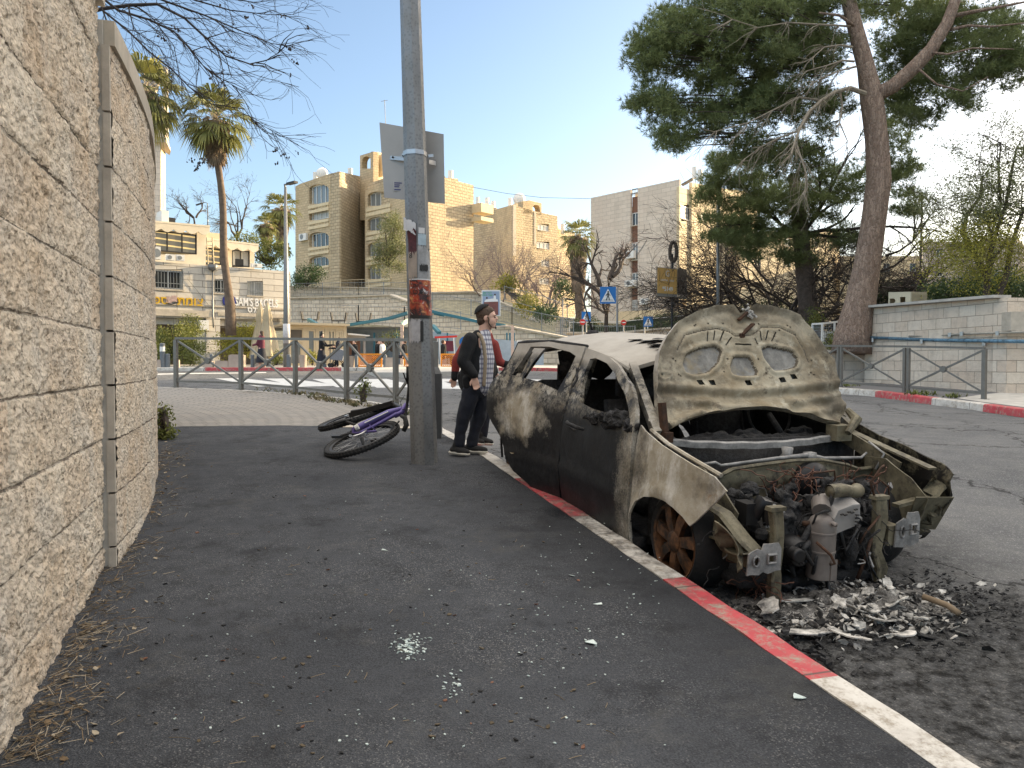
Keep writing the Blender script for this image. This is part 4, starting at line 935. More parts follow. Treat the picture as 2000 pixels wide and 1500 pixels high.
def crash(tc, s0, h0, w, hh, par_label=None):
    o = [(0, 0), (.35, -.02), (.5, .05), (.62, -.01), (1, .08), (1, .82), (.93, 1), (.5, 1), (.45, .8), (.3, .86), (.05, .7)]
    o = [(tc + a * w - w / 2, h0 + b * hh - hh / 2) for a, b in o]
    h1 = [(tc + (.72 + .17 * math.cos(a)) * w - w / 2, h0 + (.5 + .20 * math.sin(a)) * hh - hh / 2) for a in [math.pi / 4 + i * math.pi / 2 for i in range(4)]]
    h2 = [(tc + (.26 + .09 * math.cos(a)) * w - w / 2, h0 + (.45 + .17 * math.sin(a)) * hh - hh / 2) for a in [i * math.pi / 4 for i in range(8)]]
    mb = MB(); mb.add(*panel(o, [h1, h2], .02, lambda t, h: (t, s0 + .004 * math.sin(t * 90), h), .008)); mb.tube([(t, s0 - .006, h) for t, h in h1 + h1[:1]], .008, 6); mb.tube([(t, s0 - .005, h) for t, h in h2 + h2[:1]], .006, 6); cpart('bumper_bracket', mb, 'ashgrey', 40)
crash(.225, -.545, .315, .20, .15); crash(1.275, -.42, .355, .17, .19)
def post(pts, w, mat='olive'):
    mb = MB(); V = []; F = []
    for i, (t, s, h, k) in enumerate(pts):
        for a, b in ((-w / 2, .03), (-w / 2, -.005), (-w / 2 + .008, -.012), (0, -.002), (w / 2 - .008, -.012), (w / 2, -.005), (w / 2, .03)): V.append((t + a * k, s + b, h))
    for i in range(len(pts) - 1):
        for q in range(6): F.append((i * 7 + q, i * 7 + q + 1, (i + 1) * 7 + q + 1, (i + 1) * 7 + q))
    mb.add(V, F); mb.prism([(pts[-1][0] + a * pts[-1][3], pts[-1][1] + b, pts[-1][2]) for a, b in ((-w / 2 - .01, -.012), (w / 2 + .01, -.012), (w / 2 + .01, .04), (-w / 2 - .01, .04))], (0, 0, 0), (.005, 0, .02))
    return cpart('radiator_support', mb, mat, 30)
post([(.34, -.50, .06, 1), (.33, -.51, .20, 1), (.335, -.50, .235, .9), (.34, -.50, .31, 1), (.335, -.51, .42, .95), (.325, -.50, .54, 1.1)], .062)
post([(1.135, -.38, .06, .9), (1.13, -.40, .14, 1), (1.09, -.39, .24, .85), (1.10, -.385, .30, 1), (1.115, -.39, .42, 1.1), (1.11, -.38, .525, 1)], .075)
# engine
random.seed(21); mb = MB()
for k in range(120):
    t = random.uniform(.36, 1.24); s = random.uniform(-.30, .02); h = random.uniform(.14, .50) if k < 70 else random.uniform(.44, .56); r = random.uniform(.022, .06)
    mb.lathe([(r * math.sin(a), r * .8 * math.cos(a)) for a in [math.pi * i / 5 for i in range(6)]], (t, s, h), 7)
for k in range(46): mb.box((random.uniform(.40, 1.2), random.uniform(-.36, -.1), random.uniform(.13, .52)), (random.uniform(.03, .16), random.uniform(.05, .12), random.uniform(.05, .16)), rot=Matrix.Rotation(random.uniform(-.5, .5), 3, 'Y'))
mb.box((.8, -.1, .25), (.75, .3, .3))
eng = remesh('engine_block', mb, .010, MT['char'], car, 0, True, disp=lambda c: tuple(.018 * q for q in noise.noise_vector(c * 26) + noise.noise_vector(c * 70) * .5))
mb = MB(); cz = .0
prof = [(.001, .085), (.04, .082), (.06, .065), (.07, .04), (.072, .0), (.074, -.002), (.074, -.012), (.072, -.014), (.072, -.10), (.074, -.102), (.074, -.112), (.07, -.114), (.07, -.25), (.05, -.255)]
mb.lathe([(r, z) for r, z in prof], (.665, -.44, .40), 28); mb.bar((.69, -.512, .26), (.69, -.512, .15), .04, .006, up=(0, 1, 0)); mb.tube([(.66, -.515, .46), (.665, -.53, .455), (.68, -.52, .45)], .012, 8); mb.tube([(.665, -.43, .50), (.70, -.38, .53), (.78, -.34, .52)], .05, 10)
cpart('catalytic_converter', mb, simple('dull heat-stained steel', (.17, .15, .14), .55, .3, .25, 9), 40)
mb = MB(); hx = [(-.10, -.075), (.085, -.075), (.11, -.03), (.11, .07), (.06, .085), (-.06, .085), (-.10, .04)]
mb.prism([(.765 + .8 * a, -.51 + .2 * abs(b), .465 + .75 * b + .22 * a) for a, b in hx], (0, 0, 0), (.01, .10, .03)); hs = cpart('heat_shield', mb, simple('heat shield', (.26, .25, .245), .5, .3, .12, 12), False)
mb = MB()
for k in range(5): mb.box((.725 + .022 * k, -.512, .500 - .010 * (k % 2) + .005 * k), (.016, .012, .006), rot=Matrix.Rotation(-.25, 3, 'Y'))
for k in range(4): mb.box((.825, -.512, .49 - k * .018), (.018, .012, .006))
cpart('vent_slot', mb, 'black', False, hs)
mb = MB(); mb.tube([(.72, -.42, .60), (.79, -.42, .605), (.90, -.40, .585), (.96, -.36, .58)], [.038, .036, .032, .04], 14, False); mb.tube([(.722, -.42, .60), (.80, -.42, .602)], [.03, .03], 12); cpart('exhaust_manifold', mb, 'olive')
mb = MB(); mb.lathe([(.02, -.07), (.065, -.066), (.078, -.03), (.08, .03), (.07, .07), (.001, .075)], (.50, -.42, .30), 22, 'Y')
for k in range(14):
    a = k * math.pi / 7; mb.tube([(.50 + .075 * math.cos(a), -.45, .30 + .075 * math.sin(a)), (.50 + .045 * math.cos(a), -.495, .30 + .045 * math.sin(a))], .005, 5)
al = cpart('alternator', mb, 'blackmetal', 40)
mb = MB(); mb.lathe([(.024, -.12), (.036, -.12), (.038, -.1), (.032, -.09), (.038, -.07), (.034, -.05), (.02, -.045)], (.43, -.44, .315), 20, 'Y'); cpart('pulley', mb, 'blackmetal', True, al)
mb = MB(); mb.tube([(.30, -.36, .47), (.30, -.38, .53), (.32, -.38, .56), (.35, -.38, .55), (.355, -.40, .44)], [.03, .035, .04, .035, .028], 10); mb.box((.26, -.34, .50), (.07, .10, .11)); cpart('air_intake', mb, 'blackmetal', 40)
mb = MB(); mb.box((.36, -.42, .39), (.07, .07, .06)); cpart('engine_ancillary', mb, 'olive', 40)
mb = MB(); mb.lathe([(.03, 0), (.035, .03), (.02, .05)], (.30, -.42, .38), 10); cpart('engine_ancillary', mb, 'char', 40)
mb = MB(); mb.lathe([(.05, -.05), (.06, 0), (.03, .05)], (.47, -.30, .46), 12, 'X'); mb.box((.42, -.33, .43), (.1, .06, .05)); cpart('engine_ancillary', mb, 'ashgrey', 40)
mb = MB(); mb.lathe([(.03, -.06), (.045, 0), (.03, .06)], (.90, -.40, .27), 12); cpart('engine_ancillary', mb, 'char', 40)
# wires and pipes
def squiggle(c, spread, n, rad, mat, name, seed, steps=9):
    rr = random.Random(seed); mb = MB()
    for k in range(n):
        p = Vector((c[0] + rr.gauss(0, spread[0]), c[1] + rr.gauss(0, spread[1]), c[2] + rr.gauss(0, spread[2]))); d = Vector((rr.gauss(0, 1), rr.gauss(0, .6), rr.gauss(0, .8))).normalized(); pts = [p]
        for q in range(steps):
            d = (d + Vector((rr.gauss(0, .55), rr.gauss(0, .45), rr.gauss(0, .55) - .05))).normalized(); p = p + d * rr.uniform(.015, .035); pts.append(p)
        mb.tube(pts, rad, 4, False)
    o = cpart(name, mb, mat); o['kind'] = 'stuff'; return o
squiggle((.74, -.12, .60), (.06, .03, .03), 26, .0028, 'copper', 'wiring_loom', 1)
squiggle((1.18, -.15, .56), (.08, .05, .02), 26, .0028, 'copper', 'wiring_loom', 2)
squiggle((.30, -.42, .14), (.05, .05, .04), 22, .0026, 'copper', 'wiring_loom', 3)
squiggle((.75, -.38, .35), (.25, .04, .10), 46, .003, 'char', 'wiring_loom', 4)
squiggle((.62, -.34, .20), (.2, .05, .05), 24, .004, 'ashgrey', 'wiring_loom', 5, 5)
for pts_, r_ in (([(1.10, -.36, .50), (1.05, -.36, .62), (1.12, -.36, .70), (1.14, -.36, .71)], .007), ([(.84, -.15, .56), (.83, -.16, .64), (.98, -.16, .65), (1.0, -.15, .60), (.97, -.15, .54)], .006), ([(1.09, -.40, .44), (.98, -.42, .36), (.94, -.42, .30)], .007), ([(1.13, -.36, .62), (1.2, -.34, .58), (1.22, -.34, .45)], .005), ([(.58, -.50, .36), (.64, -.54, .30), (.67, -.54, .25), (.64, -.54, .25)], .008), ([(.95, -.41, .10), (1.0, -.41, .22), (1.04, -.40, .32)], .01)):
    mb = MB(); mb.tube(pts_, r_, 6); cpart('brake_pipe', mb, 'rust')
for k in range(26):
    rr_ = random.Random(k + 400); a = Vector((rr_.uniform(.36, 1.2), rr_.uniform(-.46, -.3), rr_.uniform(.12, .52))); b = a + Vector((rr_.gauss(0, .09), rr_.gauss(0, .03), rr_.gauss(0, .09))); c3 = b + Vector((rr_.gauss(0, .07), rr_.gauss(0, .03), rr_.gauss(0, .08))); mb = MB(); r3 = rr_.uniform(.005, .016); mb.tube([a, a.lerp(b, .5) + Vector((0, -.01, .01)), b, b.lerp(c3, .5), c3], [r3, r3 * 1.1, r3, r3 * .8, r3 * .9], 7); cpart('burnt_hose', mb, ['char', 'blackmetal', 'char', 'rust', 'char', 'blackmetal', 'char', 'ashgrey'][k % 8])
mb = MB(); mb.box((.75, -.30, .10), (.9, .12, .05)); mb.box((.3, -.25, .14), (.2, .3, .05)); mb.tube([(.15, -.1, .2), (.5, -.15, .13)], .03, 8); mb.box((1.1, -.25, .22), (.12, .2, .25)); cpart('subframe', mb, 'char')
# far wing, torn and bent outward
fw = [(-.42, .66), (-.30, .70), (-.05, .74), (.2, .78), (.40, .84), (.42, .5), (.38, .42), (.25, .50), (.1, .53), (-.05, .52), (-.18, .48), (-.26, .42), (-.36, .40)]
def fwf(s, h):
    b = max(0, -.0 - s); return (WD - tside(s, h) + .10 * b * b + .02 * math.sin(h * 34 + s * 9) * min(1, b * 4), s + .1 * b, h - .05 * b)
mb = MB(); mb.add(*panel(fw, [], .045, fwf, .008)); cpart('front_wing', mb, 'sootwing', 30, label='torn far front wing bent outward')
mb = MB(); mb.bar((1.54, .38, .80), (1.565, .05, .725), .065, .012); mb.bar((1.565, .05, .725), (1.56, -.30, .66), .06, .012); mb.bar((1.50, .34, .76), (1.52, -.1, .62), .015, .09); cpart('wing_flange', mb, 'olive', False)
def crum(a, b): return (1.54 + .06 * a + .03 * math.sin(b * 17), -.34 + .12 * b + .04 * math.sin(a * 9 + b * 7), .62 - .26 * b - .10 * a + .02 * math.sin(b * 21))
mb = MB(); mb.add(*panel([(0, 0), (.5, .1), (1, .35), (.8, .55), (1.3, 1.05), (.6, 1.0), (.3, .9), (.1, .5)], [], .09, crum, .006)); cpart('torn_liner', mb, 'sootwing', 30)
mb = MB(); mb.add(*panel([(0, 0), (.3, .04), (.33, .5), (.08, .44)], [], .1, lambda a, b: (1.38 + a, -.36 + b * .3, .52 - b * .5), .006)); cpart('arch_panel', mb, 'olive', 30)
mb = MB(); mb.box((1.42, .30, .79), (.12, .10, .10)); mb.tube([(1.40, .2, .80), (1.50, .24, .88), (1.5, .32, .93)], [.02, .035, .02], 8); cpart('bonnet_hinge', mb, 'olive', 30)
mb = MB(); mb.bar((.145, .30, .78), (.13, .33, 1.0), .03, .05); mb.box((.15, .31, .80), (.05, .10, .06)); cpart('bonnet_hinge', mb, 'rust', 30)
# wheels
def wheel(s0, t0, sgn):
    mb = MB(); mb.lathe([(.205, .05), (.215, .0), (.235, -.012), (.262, .01), (.272, .05), (.272, .15), (.262, .19), (.235, .205), (.205, .19)], (0, 0, 0), 40, 'X', cap=False)
    mb.v = [(t0 + sgn * p[0], s0 + p[1], .272 + p[2] * (1 if p[2] > -.25 else .97)) for p in mb.v]
    wroot = cpart('wheel', mb, simple('charred tyre', (.009, .009, .010), .85, 0, .4, 30, .5) if 'tyre' not in MT else 'tyre', 40); MT['tyre'] = wroot.data.materials[0]
    mb = MB(); mb.lathe([(.215, .0), (.212, -.008), (.200, .0), (.195, .03), (.185, .12), (.19, .16)], (0, 0, 0), 40, 'X', cap=False)
    for k in range(7):
        a0 = 2 * math.pi * (k + .25) / 7; ca, sa = math.cos(a0), math.sin(a0)
        q = []
        for r, wd, x in ((.05, .026, .0), (.12, .030, -.006), (.198, .036, .004)):
            q.append([(x, r * ca - wd * sa * e, r * sa + wd * ca * e) for e in (-1, 1)])
        for (p1, p2), (p3, p4) in zip(q, q[1:]): mb.prism([p1, p2, p4, p3], (0, 0, 0), (.03, 0, 0))
    mb.lathe([(.001, -.016), (.045, -.014), (.06, -.004), (.062, .03)], (0, 0, 0), 20, 'X'); mb.v = [(t0 + sgn * p[0] + .0, s0 + p[1], .262 + p[2]) for p in mb.v]
    rim = cpart('rim', mb, 'rim', 35, wroot)
    mb = MB(); mb.lathe([(.001, .07), (.125, .07), (.125, .085)], (0, 0, 0), 30, 'X'); mb.lathe([(.001, .14), (.19, .14)], (0, 0, 0), 30, 'X'); mb.v = [(t0 + sgn * p[0], s0 + p[1], .262 + p[2]) for p in mb.v]; cpart('brake_disc', mb, 'char', True, wroot)
wheel(0, .045, 1); wheel(2.65, .05, 1); wheel(.05, WD - .17, -1); wheel(2.65, WD - .05, -1)
# bonnet
HO = [(0.141, 0.21), (0.158, 0.074), (0.194, 0.049), (0.306, 0.099), (0.503, 0.154), (0.732, 0.179), (0.905, 0.181), (1.075, 0.162), (1.241, 0.117), (1.348, 0.072), (1.439, 0.049), (1.504, 0.111), (1.528, 0.272), (1.556, 0.504), (1.529, 0.538), (1.467, 0.697), (1.383, 0.834), (1.295, 0.878), (1.153, 0.907), (1.043, 0.912), (0.971, 0.87), (0.916, 0.846), (0.878, 0.907), (0.74, 0.9), (0.588, 0.854), (0.434, 0.779), (0.319, 0.669), (0.233, 0.553), (0.187, 0.43)]
RL = [(0.397, 0.481), (0.436, 0.554), (0.56, 0.603), (0.678, 0.618), (0.72, 0.577), (0.668, 0.492), (0.571, 0.423), (0.456, 0.408), (0.401, 0.429)]
RC = [(0.749, 0.47), (0.798, 0.546), (0.928, 0.546), (0.95, 0.438), (0.934, 0.404), (0.817, 0.401), (0.752, 0.417)]
RR = [(1.027, 0.602), (1.093, 0.619), (1.266, 0.581), (1.292, 0.526), (1.258, 0.459), (1.16, 0.438), (1.075, 0.438), (1.029, 0.525)]
SQ = [(0.495, 0.356), (0.582, 0.356), (0.856, 0.354), (1.121, 0.371), (1.213, 0.392)]
SL = [(0.639, 0.712), (0.625, 0.647), (0.698, 0.724), (0.674, 0.655), (0.77, 0.725), (0.718, 0.648), (0.817, 0.679), (0.756, 0.619), (0.833, 0.631), (0.957, 0.627), (0.993, 0.67), (1.011, 0.629), (1.045, 0.727), (1.043, 0.657), (1.113, 0.728), (1.077, 0.658), (1.17, 0.715), (1.12, 0.649)]
GRV = [(0.375, 0.575), (0.456, 0.682), (0.577, 0.716), (0.722, 0.741), (0.81, 0.72), (0.849, 0.688), (0.982, 0.695), (1.071, 0.753), (1.206, 0.75), (1.314, 0.695), (1.353, 0.582), (1.362, 0.493)]
def smooth_poly(p, it=2, w_=.13):
    for _ in range(it):
        q = []
        for i in range(len(p)):
            a, b = p[i], p[(i + 1) % len(p)]; q += [(lerp(a[0], b[0], w_), lerp(a[1], b[1], w_)), (lerp(a[0], b[0], 1 - w_), lerp(a[1], b[1], 1 - w_))]
        p = q
    return p
RLs, RCs, RRs = smooth_poly(RL, 1), smooth_poly(RC, 1), smooth_poly(RR, 1)
AB = []
def hin2(a, b): AB.append((a, b)); return hin(a, b)
def hbase(a, b, off):
    c = -.055 * max(0, 1 - ((a - .84) / .72) ** 2) * (.4 + .6 * min(1, b)) - .02 * math.sin(b * 3.2) + .05 * max(0, b - .78) ** 1 * 2
    o = off + c
    return (a, .3 + b * .447 - o * .894, .8 + b * .894 + o * .447)
def lined(a, b, pl):
    d = 1e9
    for (ax, ay), (bx, by) in zip(pl, pl[1:]):
        ex, ey = bx - ax, by - ay; t = max(0, min(1, ((a - ax) * ex + (b - ay) * ey) / (ex * ex + ey * ey))); d = min(d, math.hypot(a - ax - ex * t, b - ay - ey * t))
    return d
def hin(a, b):
    o = .012
    de = -sdpoly(a, b, HO); o += .010 * math.exp(-(de / .018) ** 2) - .012 * math.exp(-((de - .05) / .022) ** 2)
    for p in (RLs, RCs, RRs):
        d = sdpoly(a, b, p); o -= .020 * (1 - sstep(-.010, .002, d)); o += .006 * math.exp(-((d - .014) / .009) ** 2) - .005 * math.exp(-((d - .040) / .014) ** 2)
    d = lined(a, b, GRV); o += .008 * sstep(.05, 0, d) - .012 * math.exp(-(d / .010) ** 2)
    o += .014 * math.exp(-((b - (.30 + .06 * abs(a - .84))) / .022) ** 2) - .018 * math.exp(-((b - (.255 + .05 * abs(a - .84))) / .02) ** 2)
    lo = sstep(.33, .12, b)
    ang = math.atan2(b - .5, a - .84); o += lo * .020 * math.sin(ang * 24 + 3 * noise.noise(Vector((a * 3, b * 3, 0)))) * sstep(.1, .45, abs(a - .84)) + lo * .014 * math.sin(b * 62 + 8 * noise.noise(Vector((a * 2.2, b * 4, 3))))
    o += .007 * noise.noise(Vector((a * 5, b * 5, 2))) + .004 * noise.noise(Vector((a * 16, b * 16, 2)))
    ln = math.hypot((a - .235), (b - .40) * 2); o += .012 * math.exp(-((ln - .05) / .02) ** 2)
    return hbase(a, b, o)
hh_ = []
for x, y in SQ: hh_.append([(x - .024, y + .017), (x + .018, y + .020), (x + .024, y - .017), (x - .018, y - .019)])
for i in range(0, len(SL), 2):
    (ax, ay), (bx, by) = SL[i], SL[i + 1]; d = Vector((bx - ax, by - ay)).normalized(); n_ = Vector((-d.y, d.x)) * (.0045 if i != 8 else .006); hh_.append([(ax + n_.x, ay + n_.y), (ax - n_.x, ay - n_.y), (bx - n_.x, by - n_.y), (bx + n_.x, by + n_.y)])
for x, y in [(0.552, 0.754), (0.66, 0.773), (0.778, 0.777), (1.272, 0.762), (1.053, 0.775), (1.199, 0.727), (0.612, 0.719), (0.347, 0.502), (0.347, 0.409), (0.228, 0.409), (1.385, 0.504), (1.35, 0.415), (0.693, 0.433), (1.011, 0.422), (0.746, 0.524), (0.987, 0.525), (.33, .515), (.36, .40), (1.37, .40), (1.29, .75), (.565, .762)]:
    hh_.append([(x + .007 * math.cos(k * 1.05), y + .007 * math.sin(k * 1.05)) for k in range(6)])
mb = MB(); v, f = panel(HO, hh_, .0098, hin2); mb.add(v, f)
for i_, q_ in enumerate(f):
    a_ = sum(AB[k][0] for k in q_) / 3; b_ = sum(AB[k][1] for k in q_) / 3
    ds_ = min(sdpoly(a_, b_, pl) for pl in (RLs, RCs, RRs))
    if ds_ < -.009: mb.mi[i_] = 1
    elif ds_ < -.001: mb.mi[i_] = 2
    elif lined(a_, b_, GRV) < .004: mb.mi[i_] = 2
bon = cpart('bonnet', mb, [MT['hoodin'], MT['skinin'], simple('soot in the creases', (.085, .07, .05), .8, 0, .4, 14)], True)
mb = MB(); v, f = panel(HO, [], .04, lambda a, b: hbase(a, b, -.030)); mb.add(v, f)
e1 = [hin(a, b) for a, b in dens(HO, .0125)]; e2 = [hbase(a, b, -.030) for a, b in dens(HO, .0125)]; n_ = len(e1)
mb.add(e1 + e2, [(i, (i + 1) % n_, (i + 1) % n_ + n_, i + n_) for i in range(n_)]); cpart('outer_skin', mb, 'burnt', 40, bon)
mb = MB(); mb.bar(hbase(.997, .768, .03), hbase(.898, .694, .02), .03, .012); mb.bar(hbase(.965, .85, .03), hbase(.90, .80, .02), .028, .012); mb.box(hbase(.90, .69, .015), (.035, .02, .03)); cpart('bonnet_catch', mb, 'rust', False, bon)
random.seed(4); mb = MB()
for k in range(40):
    a, b = .985 + random.gauss(0, .022), .845 + random.gauss(0, .018); r = random.uniform(.006, .012); p = hbase(a, b, .02 + random.uniform(0, .012)); mb.lathe([(r * math.sin(q), r * math.cos(q)) for q in (0, .8, 1.6, 2.4, 3.1)], p, 6)
cpart('foam_ash', mb, 'ash', False, bon)
# ================================================================== LAMP POLE WITH SIGN
PY = 6.95; pb = Vector((-.795, PY, G(-.795, PY))); plean = Vector((-.0275, 0, 1)).normalized()
pole = thing('lamp_pole', 'thick galvanised octagonal lamp pole plastered with torn posters beside the bicycle', 'lamp pole', pb)
def prad(z): return .118 - .0062 * z
def pole_pt(z, ang, extra=0.0):
    a8 = (ang - PHI) % (math.pi / 4) - math.pi / 8
    r = (prad(z) + extra) * math.cos(math.pi / 8) / math.cos(a8)
    c = pb + plean * z; return c + Vector((math.cos(ang) * r, math.sin(ang) * r, 0))
PHI = R(9)
def octo(name, z0, z1, ex, mat, nz=10):
    V = []; F = []
    for i in range(nz + 1):
        z = lerp(z0, z1, i / nz)
        for k in range(8): V.append(pole_pt(z, PHI + k * math.pi / 4 + 1e-4, ex))
    for i in range(nz):
        for k in range(8): F.append((i * 8 + k, i * 8 + (k + 1) % 8, (i + 1) * 8 + (k + 1) % 8, (i + 1) * 8 + k))
    F.append(tuple(range(nz * 8, nz * 8 + 8))); mb = MB(); mb.add(V, F); return mb.build(name, mat, pole)
octo('shaft', 0, 8.5, 0, MT['galv']); octo('base_sleeve', -.02, 1.05, .004, MT['galv'], 3)
def wrapz(py): return ((P(829, py, PY).z) - pb.z) / plean.z
def wrap(name, x0, x1, y0, y1, ex, mat, jag=0.0, curl=None, par=None, seed=1):
    """a sheet of paper stuck round the pole between picture columns x0..x1 and rows y0..y1"""
    rr = random.Random(seed); N = 14; NZ = 6; V = []; F = []
    def ang(px, z):
        c = pb + plean * z; u = ((px - 1000) / 1500 * PY - c.x) / prad(z); u = max(-.999, min(.999, u)); return -math.pi / 2 + math.asin(u)
    for j in range(NZ + 1):
        for i in range(N + 1):
            px = lerp(x0, x1, i / N); z = wrapz(lerp(y1, y0, j / NZ)) + (rr.uniform(-jag, jag) if j in (0, NZ) else 0)
            p = pole_pt(z, ang(px, z), ex)
            if curl: p = Vector(curl(i / N, j / NZ, p))
            V.append(p)
    for j in range(NZ):
        for i in range(N): k = j * (N + 1) + i; F.append((k, k + 1, k + N + 2, k + N + 1))
    mb = MB(); mb.add(V, F); return mb.build(name, mat, par or pole, True)
n = NT('fiery poster print', .35)
c = n.mix(n.rng(n.noise(9, 5, .7, dist=1.5), .40, .62), (.02, .008, .012), (.38, .05, .02)); c = n.mix(n.rng(n.noise(14, 4, .6, dist=1.0, vec=n.mapv(n.obj, loc=(3, 3, 3))), .55, .68), c, (.55, .24, .10)); c = n.mix(n.rng(n.noise(10, 4, .6, dist=2, vec=n.mapv(n.obj, loc=(8, 3, 1))), .60, .68), c, (.55, .5, .5)); n.col(c); posterm = n.m
pp = simple('weathered white paper', (.52, .52, .53), .8, 0, .12, 9); bp = simple('faded blue paper', (.33, .42, .48), .8, 0, .15, 12); gp_ = simple('greyed paper remnants', (.26, .27, .28), .85, 0, .3, 14)
po = wrap('poster', 802, 848, 549, 618, .005, posterm, label if False else 0.0)
wrap('poster_footer', 802, 848, 617, 623, .006, MT['signblack'])
wrap('poster_edge', 802, 848, 546.5, 549, .0055, pp)
def ptext(s, px, py, size, mat):
    z = wrapz(py); c = pb + plean * z; u = ((px - 1000) / 1500 * PY - c.x) / prad(z); a = -math.pi / 2 + math.asin(u); p = pole_pt(z, a, .010)
    text_mesh('lettering', s, size, mat, facing(p, (math.cos(a) * .5, -1, 0)), po, .0005)
ptext('THE', 816, 560, .036, MT['signblack']); ptext('LOX', 816, 573, .062, MT['signblack']); ptext('Smith', 834, 573, .036, simple('grey print', (.2, .18, .2)))
ptext('WITH', 818, 590, .032, MT['signred'])
wrap('torn_poster', 800, 817, 452, 508, .006, simple('dark maroon print', (.07, .015, .02), .5, 0, .6, 25), .02, lambda i, j, p: (p.x - .03 * (1 - i) * max(0, j - .6), p.y - .05 * max(0, j - .7), p.z), seed=2)
wrap('torn_paper', 800, 818, 497, 545, .007, simple('stained beige paper', (.30, .25, .21), .8, 0, .2, 10), .025, seed=3)
wrap('paper_curl', 797, 816, 440, 462, .012, pp, .01, lambda i, j, p: (p.x - .02 * (1 - i), p.y - .03 * (1 - i), p.z + .05 * (1 - i)), seed=4)
wrap('sticker', 821, 832, 448, 459, .006, pp); wrap('sticker', 820, 834, 460, 482, .006, bp, .006, seed=6); wrap('paper_scrap', 819, 846, 484, 546, .003, gp_, .03, seed=7)
wrap('paper_scrap', 823, 837, 519, 531, .008, MT['signblack'], .012, seed=8); wrap('torn_paper', 801, 826, 626, 668, .007, simple('silver wrinkled paper', (.36, .36, .38), .6, 0, .18, 20), .02, seed=9)
wrap('dark_smear', 824, 830, 628, 668, .009, MT['signblack'], .01, seed=10)
ptext('8', 806, 503, .06, MT['signblack'])
mb = MB(); mb.lathe([(.004, 0), (.004, .01)], pole_pt(1.0, -1.4, .01), 8); mb.build('screw', MT['steel'], pole)
sg = thing('road_sign', 'back of a grey rectangular traffic sign clamped high on the poster-covered lamp pole', 'road sign', P(805, 318, 7.12))
mb = MB(); cs = [P(741, 239, 7.22), P(866.5, 262, 7.10), P(869, 398, 7.10), P(750.5, 386, 7.2)]
mb.prism(cs, (0, 0, 0), (0, .003, 0)); pl_ = mb.build('sign_plate', MT['sheet'], sg)
def band(z0, z1, ex):
    mb = MB(); V = []; F = []
    for z in (z0, z1):
        for k in range(8): V.append(pole_pt(z, PHI + k * math.pi / 4 + 1e-4, ex))
    for k in range(8): F.append((k, (k + 1) % 8, (k + 1) % 8 + 8, k + 8))
    mb.add(V, F); return mb
zb = wrapz(301); mb = band(zb - .02, zb + .02, .006); mb.build('clamp_band', MT['steel'], sg)
mb = MB(); mb.bar(P(762, 308, 7.19), P(798, 311, 7.10), .004, .035); mb.bar(P(786, 304, 7.0), P(800, 303, 6.98), .03, .03); mb.bar(P(836, 305, 7.0), P(846, 304, 7.02), .02, .025); mb.bar(P(838, 316, 7.02), P(851, 319, 7.09), .004, .04); mb.build('bracket', MT['steel'], sg)
mb = MB()
for q in ((767, 307, 7.175), (846, 318, 7.08), (787, 304, 6.975)): mb.tube([P(*q), P(q[0], q[1], q[2] - .012)], .009, 6)
mb.build('bolt', MT['blackmetal'], sg)
m4 = facing(P(779, 364, 7.165), P(779, 364, 0.1) - P(779, 364, 7.16)); mb = MB(); mb.add([m4 @ Vector(p) for p in ((-.05, -.045, 0), (.05, -.045, 0), (.05, .045, 0), (-.05, .045, 0))], [(0, 1, 2, 3)]); st = mb.build('sticker', pp, sg)
for i, (w_, y_) in enumerate(((.07, .03), (.05, .012), (.045, -.004), (.06, -.03))):
    mb = MB(); mb.add([m4 @ Vector(p) for p in ((-.042, y_ - .004, .002), (-.042 + w_, y_ - .004, .002), (-.042 + w_, y_ + .004, .002), (-.042, y_ + .004, .002))], [(0, 1, 2, 3)]); mb.build('print_line', MT['navysign'], st)
# dark bin-like post behind the pole
bn = thing('dark_post', 'dark flat metal post standing just behind the lamp pole base', 'post', gp(853, 8.6))
b0 = Vector(gp(853, 8.6)); mb = MB(); mb.box(b0 + Vector((0, 0, .36)), (.11, .14, .72)); mb.prism([b0 + Vector((-.055, -.07, .72)), b0 + Vector((.055, -.07, .72)), b0 + Vector((.02, .0, .79)), b0 + Vector((-.05, .0, .80))], (0, 0, 0), (0, .05, 0)); mb.build('housing', MT['grey'] if False else simple('dark slate paint', (.05, .055, .06), .6), bn)
